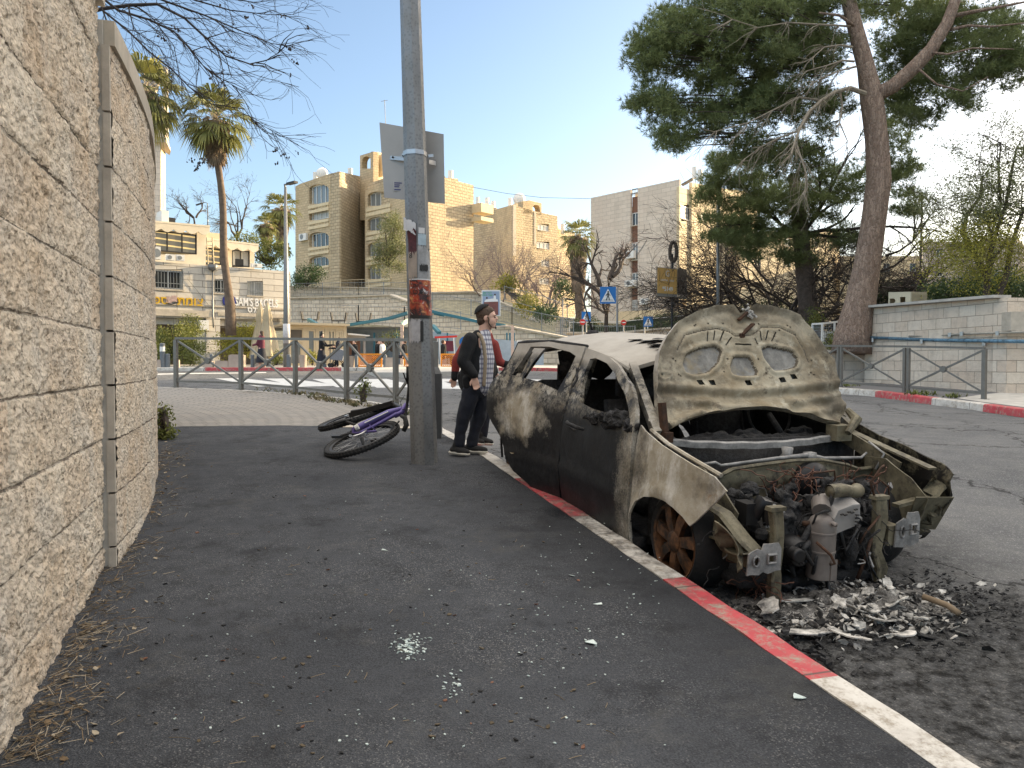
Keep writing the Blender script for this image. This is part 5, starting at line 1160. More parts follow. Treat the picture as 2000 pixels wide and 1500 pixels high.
# ================================================================== BICYCLE
bc = thing('bicycle', 'purple mountain bicycle with fat tyres lying on its side by the lamp pole', 'bicycle', (-1.4, 7.5, G(-1.4, 7.5)))
def bwheel(c, a, be, Rr, tw):
    e1 = Vector((math.cos(a), 0, math.sin(a))); e2 = Vector((-math.sin(a) * math.sin(be), math.cos(be), math.sin(be) * math.cos(a))).normalized(); e2 = (e2 - e1 * e2.dot(e1)).normalized(); nn = e1.cross(e2)
    def cp(r, th, z=0.0): return c + e1 * (r * math.cos(th)) + e2 * (r * math.sin(th)) + nn * z
    mb = MB(); N = 72; V = []; F = []
    for i in range(N):
        th = 2 * math.pi * i / N
        for k in range(10): q = 2 * math.pi * k / 10; V.append(cp(Rr - tw + tw * math.cos(q), th, tw * math.sin(q)))
    for i in range(N):
        for k in range(10): F.append((i * 10 + k, i * 10 + (k + 1) % 10, ((i + 1) % N) * 10 + (k + 1) % 10, ((i + 1) % N) * 10 + k))
    mb.add(V, F)
    for i in range(64):
        th = 2 * math.pi * i / 64
        for z, r in ((-.022, Rr - .010), (0, Rr - .001), (.022, Rr - .010)):
            dth = (0 if z else .045); d1 = cp(r, th + dth, z); d2 = cp(r, th + dth + .05, z); mb.bar(d1, d2, .014, .014, up=tuple(nn))
    w_ = mb.build('wheel', MT['black'], bc, 40)
    mb = MB(); V = []; F = []
    for i in range(N):
        th = 2 * math.pi * i / N
        for r, z in ((Rr - 2 * tw + .004, .018), (Rr - 2 * tw - .02, .014), (Rr - 2 * tw - .02, -.014), (Rr - 2 * tw + .004, -.018)): V.append(cp(r, th, z))
    for i in range(N):
        for k in range(4): F.append((i * 4 + k, i * 4 + (k + 1) % 4, ((i + 1) % N) * 4 + (k + 1) % 4, ((i + 1) % N) * 4 + k))
    mb.add(V, F); mb.build('rim', MT['blackmetal'], bc and w_, 40)
    mb = MB()
    for i in range(28):
        th = 2 * math.pi * i / 28; mb.tube([cp(.02, th + .8 * (-1) ** i, .03 * (-1) ** (i // 2)), cp(Rr - 2 * tw - .018, th, 0)], .0012, 4)
    mb.build('spoke', MT['steel'], w_)
    mb = MB(); mb.tube([cp(0, 0, -.055), cp(0, 0, .055)], .018, 10); V = []; F = []
    for i in range(40):
        th = 2 * math.pi * i / 40
        for r in (.055, .085): V.append(cp(r, th, .042))
    for i in range(40): F.append((i * 2, i * 2 + 1, ((i + 1) % 40) * 2 + 1, ((i + 1) % 40) * 2))
    mb.add(V, F)
    for i in range(6): mb.bar(cp(.02, i * 1.047, .042), cp(.06, i * 1.047 + .5, .042), .01, .002, up=tuple(nn))
    mb.build('brake_rotor', MT['steel'], w_)
    return cp, nn
cpN, nN = bwheel(P(707, 858, 7.38), R(17), R(13), .375, .030)
cpF, nF = bwheel(P(690, 815, 8.05), R(17), R(5), .375, .030)
hubN, hubF = cpN(0, 0), cpF(0, 0); head = P(787, 798, 7.55); bbk = P(690, 840, 7.45); 
mb = MB(); mb.tube([P(692, 838, 7.40), P(712, 829, 7.43), P(760, 806, 7.5), head], [.03, .036, .033, .024], 12); mb.tube([P(700, 846, 7.37), P(730, 832, 7.42), P(775, 808, 7.5)], [.014, .018, .022], 10); mb.tube([P(692, 838, 7.40), P(690, 846, 7.36), hubN + nN * .07], [.03, .014, .012], 8); mb.tube([P(722, 830, 7.42), P(735, 842, 7.36), hubN + nN * .075], [.012, .014, .010], 8); mb.tube([P(770, 812, 7.5), P(784, 806, 7.52), P(794, 790, 7.58)], .028, 10)
mb.build('frame', MT['purple'], bc, 40)
mb = MB(); mb.tube([P(694, 836, 7.36), P(700, 833, 7.36)], .028, 10); mb.tube([P(712, 826, 7.38), P(758, 804, 7.46)], .006, 6); mb.build('frame_decal', MT['white'], bc)
mb = MB(); mb.tube([head, P(765, 789, 7.8), P(725, 799, 7.95), hubF + nF * .06], [.022, .026, .024, .018], 10); mb.tube([P(785, 801, 7.65), P(760, 796, 7.85), P(725, 808, 8.0), hubF - nF * .06], [.02, .024, .022, .016], 10); mb.bar(P(684, 811, 7.9), P(768, 787, 7.75), .05, .05); mb.build('fork', MT['blackmetal'], bc, 40)
mb = MB(); mb.tube([P(797, 722, 7.45), P(798, 760, 7.48), P(794, 800, 7.5), P(790, 826, 7.42), P(793, 838, 7.35)], .013, 8); mb.build('handlebar', MT['blackmetal'], bc, True)
mb = MB(); mb.tube([P(797, 716, 7.44), P(797, 742, 7.46)], .019, 10); mb.build('grip', MT['black'], bc, True)
mb = MB(); mb.tube([P(783, 812, 7.36), P(791, 816, 7.34), P(794, 830, 7.32), P(788, 842, 7.30)], [.016, .024, .026, .022], 10); mb.build('grip', MT['black'], bc, True)
mb = MB(); mb.tube([P(796, 748, 7.46), P(791, 738, 7.44), P(788, 728, 7.42)], .007, 6); mb.tube([P(780, 822, 7.36), P(772, 832, 7.33)], .008, 6); mb.build('brake_lever', MT['blackmetal'], bc, True)
mb = MB(); mb.tube([P(795, 748, 7.45), P(798, 765, 7.4), P(804, 785, 7.42), P(800, 800, 7.48), P(785, 800, 7.5)], .003, 5, False); mb.tube([P(785, 796, 7.5), P(782, 785, 7.5), P(790, 772, 7.5), P(800, 775, 7.5), P(797, 790, 7.48)], .0025, 5, False); mb.build('brake_cable', MT['black'], bc, True)
mb = MB()
for r in (.085, .07): 
    pts = [P(701, 851, 7.36) + (cpN(r, i * .3) - hubN) + nN * .03 for i in range(22)]; mb.tube(pts, .006, 5, False)
mb.build('chainring', MT['steel'], bc); mb = MB(); mb.tube([P(701, 851, 7.33), P(683, 846, 7.3), P(664, 851, 7.28)], .010, 6); mb.box(P(658, 853, 7.28), (.10, .07, .022), rot=.3); mb.tube([P(724, 862, 7.3), P(735, 857, 7.3)], .012, 6); mb.build('crank', MT['blackmetal'], bc)
mb = MB(); mb.tube([P(652, 828, 7.6), P(668, 822, 7.62), P(686, 818, 7.65)], [.05, .045, .03], 12, flat=.4); mb.tube([P(672, 822, 7.62), P(700, 832, 7.5)], .014, 8); mb.build('saddle', MT['black'], bc, True)
# ================================================================== PEOPLE
def cap(mb, a, b, ra, rb, n=12, fl=1.0, mid=None):
    a = Vector(a); b = Vector(b); d = (b - a); L = d.length; d.normalize()
    pts = []; rs_ = []
    for k in range(4): q = math.pi / 2 * k / 4; pts.append(a - d * ra * math.cos(q)); rs_.append(max(.001, ra * math.sin(q)))
    for k in range(6): t = k / 5; pts.append(a.lerp(b, t)); rs_.append(lerp(ra, rb, t))
    for k in range(3, -1, -1): q = math.pi / 2 * k / 4; pts.append(b + d * rb * math.cos(q)); rs_.append(max(.001, rb * math.sin(q)))
    mb.tube(pts, rs_, n, True, fl)
def ell(mb, c, r, n=14, rot=None):
    V = []; F = []; m = 9
    for i in range(m + 1):
        a = math.pi * i / m
        for k in range(n):
            b = 2 * math.pi * k / n; p = Vector((r[0] * math.sin(a) * math.cos(b), r[1] * math.sin(a) * math.sin(b), r[2] * math.cos(a)))
            if rot is not None: p = rot @ p
            V.append(Vector(c) + p)
    for i in range(m):
        for k in range(n): F.append((i * n + k, i * n + (k + 1) % n, (i + 1) * n + (k + 1) % n, (i + 1) * n + k))
    mb.add(V, F)
def chain(mb, pts, rads, n=12, fl=1.0):
    for (a, b), (ra, rb) in zip(zip(pts, pts[1:]), zip(rads, rads[1:])): cap(mb, a, b, ra, rb, n, fl)
def hand(mb, wr, d, side, curl=.5, s=1.0, thumb=(0, -1, 0)):
    """palm, four curled fingers of unequal length and a thumb leaving the side of the palm"""
    d = Vector(d).normalized(); x = Vector(side).normalized(); x = (x - d * x.dot(d)).normalized(); nn = d.cross(x)
    ell(mb, wr + d * .035 * s, (.001, .001, .001))
    for k in range(5): cap(mb, wr + x * (-.02 + .01 * k) * s, wr + d * .062 * s + x * (-.027 + .0135 * k) * s, .011 * s, .010 * s, 8)
    for k, L in enumerate((.046, .054, .050, .038)):
        p = wr + d * .062 * s + x * (-.027 + .018 * k) * s; dd = d.copy(); r = .0082 * s
        for j in range(3):
            q = p + dd * L * (.42, .33, .25)[j] * s; cap(mb, p, q, r, r * .93, 8); p = q; r *= .93; dd = (dd + nn * curl * .6).normalized()
    p = wr + d * .015 * s - x * .026 * s; q = p + (d * .6 - x * .7 + nn * .3).normalized() * .032 * s; cap(mb, p, q, .0105 * s, .009 * s, 8); cap(mb, q, q + (d * .9 - x * .1 + nn * .3).normalized() * .026 * s, .009 * s, .0075 * s, 8)
def shoe(parent, heel, toe, w_=.042):
    heel = Vector(heel); toe = Vector(toe); d = (toe - heel).normalized(); L = (toe - heel).length
    mb = MB(); cap(mb, heel + Vector((0, 0, .055)), heel + d * L * .35 + Vector((0, 0, .055)), .040, .040); cap(mb, heel + d * L * .35 + Vector((0, 0, .052)), toe - d * .03 + Vector((0, 0, .042)), .040, .028); cap(mb, heel + d * .02 + Vector((0, 0, .07)), heel + d * .03 + Vector((0, 0, .115)), .036, .036)
    remesh('shoe', mb, .009, MT['black'], parent, 3)
    mb = MB(); cap(mb, heel + Vector((0, 0, .026)), toe - d * .035 + Vector((0, 0, .022)), .040, .034, 12, .55); cap(mb, heel - d * .012 + Vector((0, 0, .03)), heel + d * .03 + Vector((0, 0, .03)), .040, .042, 12, .6)
    mb.v = [(p[0], p[1], max(p[2], heel.z + .002)) for p in mb.v]; remesh('sole', mb, .009, MT['sole'], parent, 2)
def head_blob(mb, c, sc_=1.0, yaw=0.0, face=True):
    """profile head looking along +x rotated by yaw; c = centre of the skull"""
    Rz = Matrix.Rotation(yaw, 3, 'Z'); f = lambda x, y, z: Vector(c) + Rz @ Vector((x, y, z)) * sc_
    ell(mb, f(-.012, 0, .018), (.092 * sc_, .072 * sc_, .086 * sc_), rot=Rz); ell(mb, f(.022, 0, -.035), (.062 * sc_, .058 * sc_, .072 * sc_), rot=Rz)
    cap(mb, f(.03, 0, -.078), f(.058, 0, -.090), .034 * sc_, .020 * sc_)
    cap(mb, f(.082, 0, .004), f(.098, 0, -.024), .008 * sc_, .011 * sc_, 8); cap(mb, f(.085, 0, -.024), f(.092, 0, -.028), .013 * sc_, .010 * sc_, 8)
    for y in (-.012, .012): cap(mb, f(.078, y * .6, -.052), f(.082, y, -.052), .008 * sc_, .006 * sc_, 8)
    cap(mb, f(.076, -.008, -.064), f(.076, .008, -.064), .008 * sc_, .008 * sc_, 8); cap(mb, f(.070, -.03, .016), f(.070, .03, .016), .012 * sc_, .012 * sc_, 8)
    for y in (-.072, .072): ell(mb, f(-.006, y, -.018), (.020 * sc_, .008 * sc_, .030 * sc_), rot=Rz @ Matrix.Rotation(.25, 3, 'Y'))
    cap(mb, f(-.02, 0, -.05), f(-.045, 0, -.16), .050 * sc_, .052 * sc_)
    return f
def P7(px, py, dy=0.0): return P(px, py, 7.32 + dy)
b1 = thing('person', 'boy in a black jacket, checked shirt and black skullcap standing at the rear door', 'person', (-.42, 7.3, G(-.42, 7.3)))
hc = P7(952, 619)
mb = MB(); f1 = head_blob(mb, hc, .97, R(-8))
neck = P7(944, 650); ch = P7(936, 690); pel = P7(928, 752)
chain(mb, [neck, P7(938, 668), ch, P7(932, 725), pel], [.05, .085, .105, .10, .10], 14)
hipR, kneR, ankR = P7(922, 757, -.06), P7(906, 812, -.05), P7(896, 868, -.03)
hipL, kneL, ankL = P7(934, 757, .06), P7(936, 812, .07), P7(921, 867, .07)
chain(mb, [hipR, kneR, ankR], [.075, .05, .036]); chain(mb, [hipL, kneL, ankL], [.075, .05, .036])
shR, elR, wrR = P7(918, 664, -.13), P7(905, 706, -.17), P7(925, 736, -.18)
chain(mb, [shR, elR, wrR], [.045, .036, .026]); hand(mb, wrR + Vector((.005, 0, -.012)), (.25, .0, -1), (.9, .15, .2), .55, .98)
shL, elL, wrL = P7(946, 664, .13), P7(956, 705, .17), P7(966, 730, .15)
chain(mb, [shL, elL, wrL], [.045, .036, .026]); hand(mb, wrL, (.5, 0, -.8), (.8, 0, .5), .5, .95)
remesh('body', mb, .0065, MT['skin'], b1, 2)
mb = MB()
for y in (-1, 1): ell(mb, f1(.079, .022 * y, -.006), (.006, .009, .006), 8)
mb.build('eye', MT['signblack'], b1, True)
mb = MB()
for y in (-1, 1): cap(mb, f1(.083, .012 * y, .014), f1(.080, .034 * y, .012), .0035, .003, 6)
mb.build('eyebrow', MT['hair'], b1, True)
mb = MB(); ell(mb, f1(-.022, 0, .030), (.094, .078, .082)); ell(mb, f1(-.05, 0, -.03), (.056, .066, .065)); ell(mb, f1(.022, 0, .060), (.046, .056, .036))
remesh('hair', mb, .008, MT['hair'], b1, 2, disp=lambda c: tuple(.004 * q for q in noise.noise_vector(c * 60)))
mb = MB()
for y in (-1, 1): mb.tube([f1(.018, .076 * y, .0), f1(.028, .078 * y, -.03), f1(.022, .074 * y, -.06), f1(.038, .070 * y, -.085), f1(.048, .06 * y, -.10)], [.008, .007, .006, .007, .005], 7)
mb.build('sidelock', MT['hair'], b1, True)
mb = MB(); V = []; F = []
Rk = Matrix.Rotation(R(-34), 3, 'Y') 
for i in range(8):
    a = math.radians(i * 9.0)
    for k in range(24): b_ = 2 * math.pi * k / 24; V.append(f1(-.034, 0, .038) + Rk @ Vector((.096 * math.sin(a) * math.cos(b_), .088 * math.sin(a) * math.sin(b_), .088 * math.cos(a))))
for i in range(7):
    for k in range(24): F.append((i * 24 + k, i * 24 + (k + 1) % 24, (i + 1) * 24 + (k + 1) % 24, (i + 1) * 24 + k))
mb.add(V, F); mb.build('skullcap', MT['fleece'], b1, True)
mb = MB(); chain(mb, [P7(946, 653), P7(943, 668), P7(943, 700), P7(940, 735), P7(940, 752)], [.062, .088, .112, .112, .112], 16); remesh('checked_shirt', mb, .010, MT['plaid'], b1, 3)
mb = MB(); chain(mb, [P7(934, 660), P7(929, 690), P7(925, 725), P7(922, 752)], [.075, .118, .125, .118], 16); chain(mb, [shR, elR, wrR + Vector((-.004, 0, .025))], [.072, .062, .050]); 
for (a, b, r) in ((P7(912, 742, -.10), P7(915, 752, -.10), .05), (P7(905, 735, .02), P7(908, 752, .02), .06)): cap(mb, a, b, r, r)
jk = remesh('jacket', mb, .010, MT['fleece'], b1, 3, disp=lambda c: tuple(.006 * q for q in noise.noise_vector(c * 14)))
mb = MB(); chain(mb, [shL, elL, wrL + Vector((-.01, 0, .02))], [.07, .06, .048]); chain(mb, [P7(950, 668, .09), P7(955, 710, .10), P7(957, 752, .10)], [.05, .065, .055]); remesh('jacket_sleeve', mb, .011, MT['fleece'], b1, 3)
mb = MB(); 
for pts in ([P7(926, 651, .02), P7(932, 651, -.03), P7(939, 656, -.085), P7(945, 672, -.108), P7(948, 700, -.112), P7(947, 726, -.108), P7(945, 752, -.105)],
            [P7(930, 650, .05), P7(944, 654, .09), P7(955, 668, .075), P7(961, 690, .07), P7(962, 722, .07), P7(957, 765, .07)]):
    chain(mb, pts, [.019] * len(pts), 8)
remesh('jacket_lining', mb, .008, MT['beige'], b1, 2)
mb = MB(); chain(mb, [P7(926, 748), P7(929, 762)], [.108, .108], 14); chain(mb, [hipR, P7(914, 790, -.055), kneR, P7(899, 845, -.04), P7(897, 868, -.03)], [.088, .080, .070, .055, .058]); chain(mb, [hipL, P7(938, 785, .06), kneL, P7(926, 845, .07), P7(922, 867, .07)], [.088, .080, .070, .055, .058])
remesh('trousers', mb, .010, MT['navy'], b1, 2, disp=lambda c: tuple(.007 * q for q in noise.noise_vector(c * 16)))
zg = G(-.5, 7.3); hl = P7(886, 880, -.03); hl.z = zg; tl = hl + Vector((.16, -.07, -.003)); shoe(b1, hl, tl)
hl = P7(913, 878, .07); hl.z = zg + .004; shoe(b1, hl, hl + Vector((.20, -.04, 0)))
# second boy, mostly hidden behind the first
def P8(px, py, dy=0.0): return P(px, py, 8.0 + dy)
b2 = thing('person', 'boy in a dark red knitted top half hidden behind the boy in black', 'person', (-.35, 8.0, G(-.35, 8)))
mb = MB(); f2 = head_blob(mb, P8(955, 624), .88, R(-20)); chain(mb, [P8(952, 652), P8(946, 690), P8(940, 735)], [.05, .10, .10], 12)
chain(mb, [P8(912, 672), P8(893, 706), P8(888, 733)], [.045, .035, .026]); hand(mb, P8(887, 738), (-.1, 0, -1), (1, .2, 0), .4, .9)
chain(mb, [P8(964, 674), P8(974, 706), P8(992, 712)], [.045, .035, .026]); hand(mb, P8(997, 711), (1, 0, .1), (0, 0, 1), .35, .9)
for a, b, c in (((928, 750), (928, 800), (926, 846)), ((946, 750), (950, 800), (944, 846))): chain(mb, [P8(*a), P8(*b), P8(*c)], [.07, .048, .034])
remesh('body', mb, .0085, MT['skin'], b2, 2)
mb = MB(); ell(mb, f2(-.022, 0, .030), (.092, .076, .080)); ell(mb, f2(-.05, 0, -.03), (.055, .064, .065)); remesh('hair', mb, .01, MT['hair'], b2, 1)
mb = MB()
for y in (-1, 1): mb.tube([f2(.018, .074 * y, .0), f2(.030, .078 * y, -.04), f2(.046, .074 * y, -.08), f2(.06, .07 * y, -.105)], .010, 7)
mb.build('sidelock', MT['signblack'], b2, True)
mb = MB(); chain(mb, [P8(946, 662), P8(942, 700), P8(938, 740)], [.10, .12, .115], 14); chain(mb, [P8(912, 672), P8(892, 704), P8(889, 724)], [.06, .052, .042]); chain(mb, [P8(964, 674), P8(974, 706), P8(984, 711)], [.06, .05, .04]); remesh('knitted_top', mb, .011, MT['redknit'], b2, 2)
mb = MB(); cap(mb, P8(889, 727), P8(888, 737), .042, .040); cap(mb, P8(985, 711), P8(994, 712), .040, .036); remesh('cuff', mb, .009, MT['fleece'], b2, 1)
mb = MB(); chain(mb, [P8(938, 744), P8(938, 756)], [.11, .105], 14)
for a, b, c in (((930, 755), (929, 800), (926, 850)), ((945, 755), (948, 800), (944, 850))): chain(mb, [P8(*a), P8(*b), P8(*c)], [.085, .062, .046])
remesh('trousers', mb, .011, MT['navy'], b2, 2)
for px in (919, 936):
    h_ = P8(px, 860); h_.z = G(h_.x, h_.y) + (.0 if px < 930 else 0); shoe(b2, h_, h_ + Vector((.15, -.10, 0)))
# ================================================================== DEBRIS
def flake(seed, L, W, thick=.006, curl=.5, pts=9):
    rr = random.Random(seed); poly = []
    for k in range(pts * 2):
        a = 2 * math.pi * k / (pts * 2); r = rr.uniform(.62, 1.1); poly.append((math.cos(a) * r, math.sin(a) * r))
    s1, s2, s3 = rr.uniform(-9, 9), rr.uniform(2, 5), rr.uniform(-.5, .5)
    def fn(a, b): return (a * L / 2, b * W / 2, abs(curl) * L * .18 * (a * a * rr_c + .35 * math.sin(a * s2 + s1) + .3 * noise.noise(Vector((a * 2, b * 2, seed)))))
    rr_c = rr.uniform(.2, 1)
    return panel(poly, [], .28, fn, thick)
def place(VF, c, rz, rx=0.0, ry=0.0):
    m = Matrix.Rotation(rz, 3, 'Z') @ Matrix.Rotation(rx, 3, 'X') @ Matrix.Rotation(ry, 3, 'Y'); return [m @ p + c for p in VF[0]], VF[1]
random.seed(31)
big = [(1500, 1195, .20, .12, 1.2, .5, 'crumpled pale sheet of ash-covered plastic nearest the kerb end of the debris'), (1575, 1178, .34, .055, .35, .1, 'long pale charred strip bridging two debris lumps'), (1560, 1242, .34, .08, -.1, .05, 'flat ash-grey strip lying foremost in the debris'), (1655, 1250, .22, .08, -.9, .3, 'split charred slat pointing at the camera in front of the debris'),
       (1690, 1170, .14, .10, 2, .7, 'curled grey sheet standing up below the right radiator support'), (1735, 1158, .14, .07, 1.3, .9, 'upright blue-grey curled panel at the right of the debris'), (1700, 1205, .12, .10, .4, .8, 'whitest crumpled lump in the middle of the debris'), (1750, 1195, .13, .11, 2.2, .9, 'pale folded lump right of the middle of the debris'),
       (1640, 1190, .11, .06, 1.8, .7, 'small white upright chip left of the middle of the debris'), (1720, 1222, .15, .08, 2.7, .4, 'flat light flake in front of the pale folded lump'), (1768, 1248, .15, .07, .2, .2, 'flat grey flake foremost at the right of the debris'), (1800, 1218, .13, .05, .5, .3, 'low grey flake at the right edge of the debris')]
for k, (px, py, L, W, rz, cu, lab) in enumerate(big):
    c = PG(px, py, -.13); fl = place(flake(k + 3, L, W, .006, cu), c + Vector((0, 0, .02 + .03 * cu)), rz, cu * random.uniform(-.7, .7), cu * random.uniform(-.5, .5))
    mb = MB(); mb.add(*fl); o = mb.build('debris_fragment', MT['ash'], None, 30); tag(o, lab, 'debris', 'burnt fragments under the stripped front end')
rod = thing('scorched_rod', 'long pale rod lying at the far right of the debris', 'rod', PG(1850, 1185, -.15)); mb = MB(); mb.tube([PG(1803, 1165, -.09), PG(1850, 1182, -.10), PG(1873, 1198, -.115)], .016, 8); mb.build('rod', simple('singed wood', (.20, .15, .10), .9), rod, True)
def scatter(name, label, cat, mats, n, fn, seed=1, kind='stuff'):
    rr = random.Random(seed); mb = MB()
    for k in range(n):
        mb.cm = rr.randrange(len(mats)); fn(mb, rr, k)
    o = mb.build(name, mats, None); tag(o, label, cat, None, kind); return o
def onroad(px, py): return PG(px, py, -.148)
def bit(mb, rr, c, lo, hi, up=.4, flatk=.25):
    r = rr.uniform(lo, hi); a0 = rr.random() * 6; n_ = rr.randint(4, 6); tilt = Matrix.Rotation(rr.uniform(-up, up), 3, 'X') @ Matrix.Rotation(rr.uniform(-up, up), 3, 'Y')
    poly = [c + tilt @ Vector((r * rr.uniform(.5, 1.3) * math.cos(a0 + q * 6.283 / n_), r * rr.uniform(.4, .9) * math.sin(a0 + q * 6.283 / n_), r * rr.uniform(-.15, .15))) for q in range(n_)]
    mb.prism(poly, (0, 0, r * .1), (0, 0, r * .1 + r * flatk))
def ashbit(mb, rr, k):
    px, py = rr.gauss(1670, 95), rr.gauss(1195, 28)
    if py < 1140: py = 1140 + rr.random() * 60
    c = onroad(px, py); c.z += rr.uniform(.0, .05) * math.exp(-((px - 1680) / 90) ** 2); bit(mb, rr, c, .005, .036, 1.0, .14)
V = []; F = []; nn_ = 40
hc_ = onroad(1665, 1195)
for i in range(nn_ + 1):
    for j in range(nn_ + 1):
        a, b = (i / nn_ - .5) * 2, (j / nn_ - .5) * 2; x, y = hc_.x + a * .62 + b * .1, hc_.y + b * .36 + .1; q_ = max(0, 1 - a * a - b * b) ** .8
        V.append((x, y, G(x, y) - .16 + q_ * (.055 + .05 * noise.noise(Vector((x * 7, y * 7, 1))) + .035 * noise.noise(Vector((x * 24, y * 24, 3))))))
for i in range(nn_):
    for j in range(nn_): k = i * (nn_ + 1) + j; F.append((k, k + nn_ + 1, k + nn_ + 2, k + 1))
am = NT('mixed ash and soot', .9, 0, .1); c = am.mix(am.rng(am.noise(9, 7, .8), .42, .58), (.012, .012, .012), (.16, .155, .15)); c = am.mix(am.rng(am.noise(22, 7, .8), .55, .64), c, (.5, .48, .45)); am.col(c); am.bump(am.noise(40, 6, .8), 1, .012)
mb = MB(); mb.add(V, F); tag(mb.build('ash_heap', am.m, None, True), 'low heap of mixed black and grey ash directly below the stripped car front', 'ash', None, 'stuff')
scatter('ash_litter', 'heap of pale flaky ash and small burnt scraps below the engine', 'ash', [MT['ash'], MT['ash'], MT['ash'], MT['char'], MT['soot']], 1500, ashbit, 5)
def sootbit(mb, rr, k):
    t = rr.uniform(0, 1.6); s = -.75 + rr.gauss(0, .25) + .6 * (t > 1.6); c = M @ Vector((t + rr.gauss(0, .08), s, 0)); c.z = G(c.x, c.y) - .15 + rr.random() * .02; bit(mb, rr, c, .003, .016, .6, .3)
scatter('charred_rubble', 'black charred crumbs and soot spread beneath the car front', 'rubble', [MT['soot'], MT['char']], 1500, sootbit, 6)
def kerbbit(mb, rr, k):
    y = rr.uniform(3.0, 7.0); c = Vector((1.967 - .31 * y + .2 + abs(rr.gauss(0, .09)), y, G(0, y) - .14 + rr.random() * .04)); bit(mb, rr, c, .005, .03, .8, .5)
scatter('gutter_soot', 'black burnt crumbs filling the gutter along the kerb under the car', 'rubble', [MT['soot']], 420, kerbbit, 7)
def glass(mb, rr, k):
    z = rr.random()
    if z < .34: px, py = rr.gauss(800, 17), rr.gauss(1265, 11)
    elif z < .42: px, py = rr.gauss(885, 10), rr.gauss(1345, 14)
    elif z < .50: px, py = rr.gauss(1100, 90), rr.gauss(1230, 50)
    elif z < .62: px, py = rr.uniform(1050, 1300), rr.uniform(1020, 1240)
    else: px, py = rr.uniform(330, 1300), 960 + 500 * rr.random() ** .8
    c = PG(px, py, .001); bit(mb, rr, c, .0025, .009 if z < .45 else .006, .4, .5)
scatter('glass_shards', 'crumbs of broken safety glass strewn over the dark sidewalk', 'broken glass', [MT['shard']], 420, glass, 8)
def chip(mb, rr, k):
    px, py = rr.uniform(250, 1150), 880 + 600 * rr.random(); c = PG(px, py, .001); bit(mb, rr, c, .003, .012, .4, .3)
scatter('pavement_crumbs', 'dark and brown crumbs scattered on the asphalt sidewalk', 'litter', [MT['soot'], MT['soil'], MT['soot'], MT['soil'], MT['soot'], MT['soil'], simple('terracotta crumb', (.20, .09, .055))], 260, chip, 9)
WB = [(-.01, 1490), (60, 1390), (110, 1290), (150, 1210), (190, 1112), (205, 1068), (240, 1010), (275, 960), (300, 905), (312, 870)]
def litter(mb, rr, k):
    t = rr.random() * (len(WB) - 1.001); i = int(t); x0 = lerp(WB[i][0], WB[i + 1][0], t - i); y0 = lerp(WB[i][1], WB[i + 1][1], t - i); off = abs(rr.gauss(0, 1)) * (26 + (y0 - 850) * .09)
    c = PG(x0 + 5 + off, y0 + rr.uniform(-10, 12), .003); c.z += rr.random() * .012; a = rr.random() * 3.14
    if rr.random() < .72: L = rr.uniform(.01, .045); d = Vector((math.cos(a), math.sin(a), rr.uniform(-.15, .3))) * L; mb.tube([c - d, c + d], rr.uniform(.0006, .0016), 3, False)
    else: bit(mb, rr, c, .004, .016, .6, .12)
scatter('leaf_litter', 'dry needles, twigs and leaf scraps gathered along the foot of the rough wall', 'leaf litter', [simple('dry needles', (.17, .115, .065), .9, 0, .5), MT['soil'], simple('bleached bits', (.36, .30, .22), .9, 0, .3)], 1500, litter, 10)
def sliver(mb, rr, k):
    px, py = [(750, 1075), (1118, 1125), (1156, 1256), (1170, 1180), (1560, 1363), (905, 1068), (1553, 1378)][k]; c = PG(px, py, .002); bit(mb, rr, c, .012, .03, .2, .08)
for k in range(5):
    mb = MB(); rr = random.Random(k + 50); sliver(mb, rr, k); o = mb.build('glass_sliver', MT['shard'], None)
    tag(o, ['greenish glass sliver alone in the middle of the dark sidewalk', 'flat glass sliver near the kerb left of the front wheel', 'thicker glass sliver right of the heaped glass crumbs', 'faint glass sliver closest to the kerb beside the front wheel', 'glass sliver by the red kerb end in the foreground'][k], 'glass', 'larger glass slivers on the sidewalk')
def needles(mb, rr, k):
    px, py = rr.uniform(120, 1200), rr.uniform(1000, 1490); c = PG(px, py, .003); a = rr.random() * 3.14; L = rr.uniform(.01, .035); d = Vector((math.cos(a), math.sin(a), .02)) * L; mb.tube([c - d, c + d * .2 + Vector((.003, .002, .001)), c + d], .001, 3, False)
scatter('dry_twigs', 'single dry twigs lying on the open sidewalk', 'twigs', [simple('twig', (.24, .18, .11), .9)], 60, needles, 11)
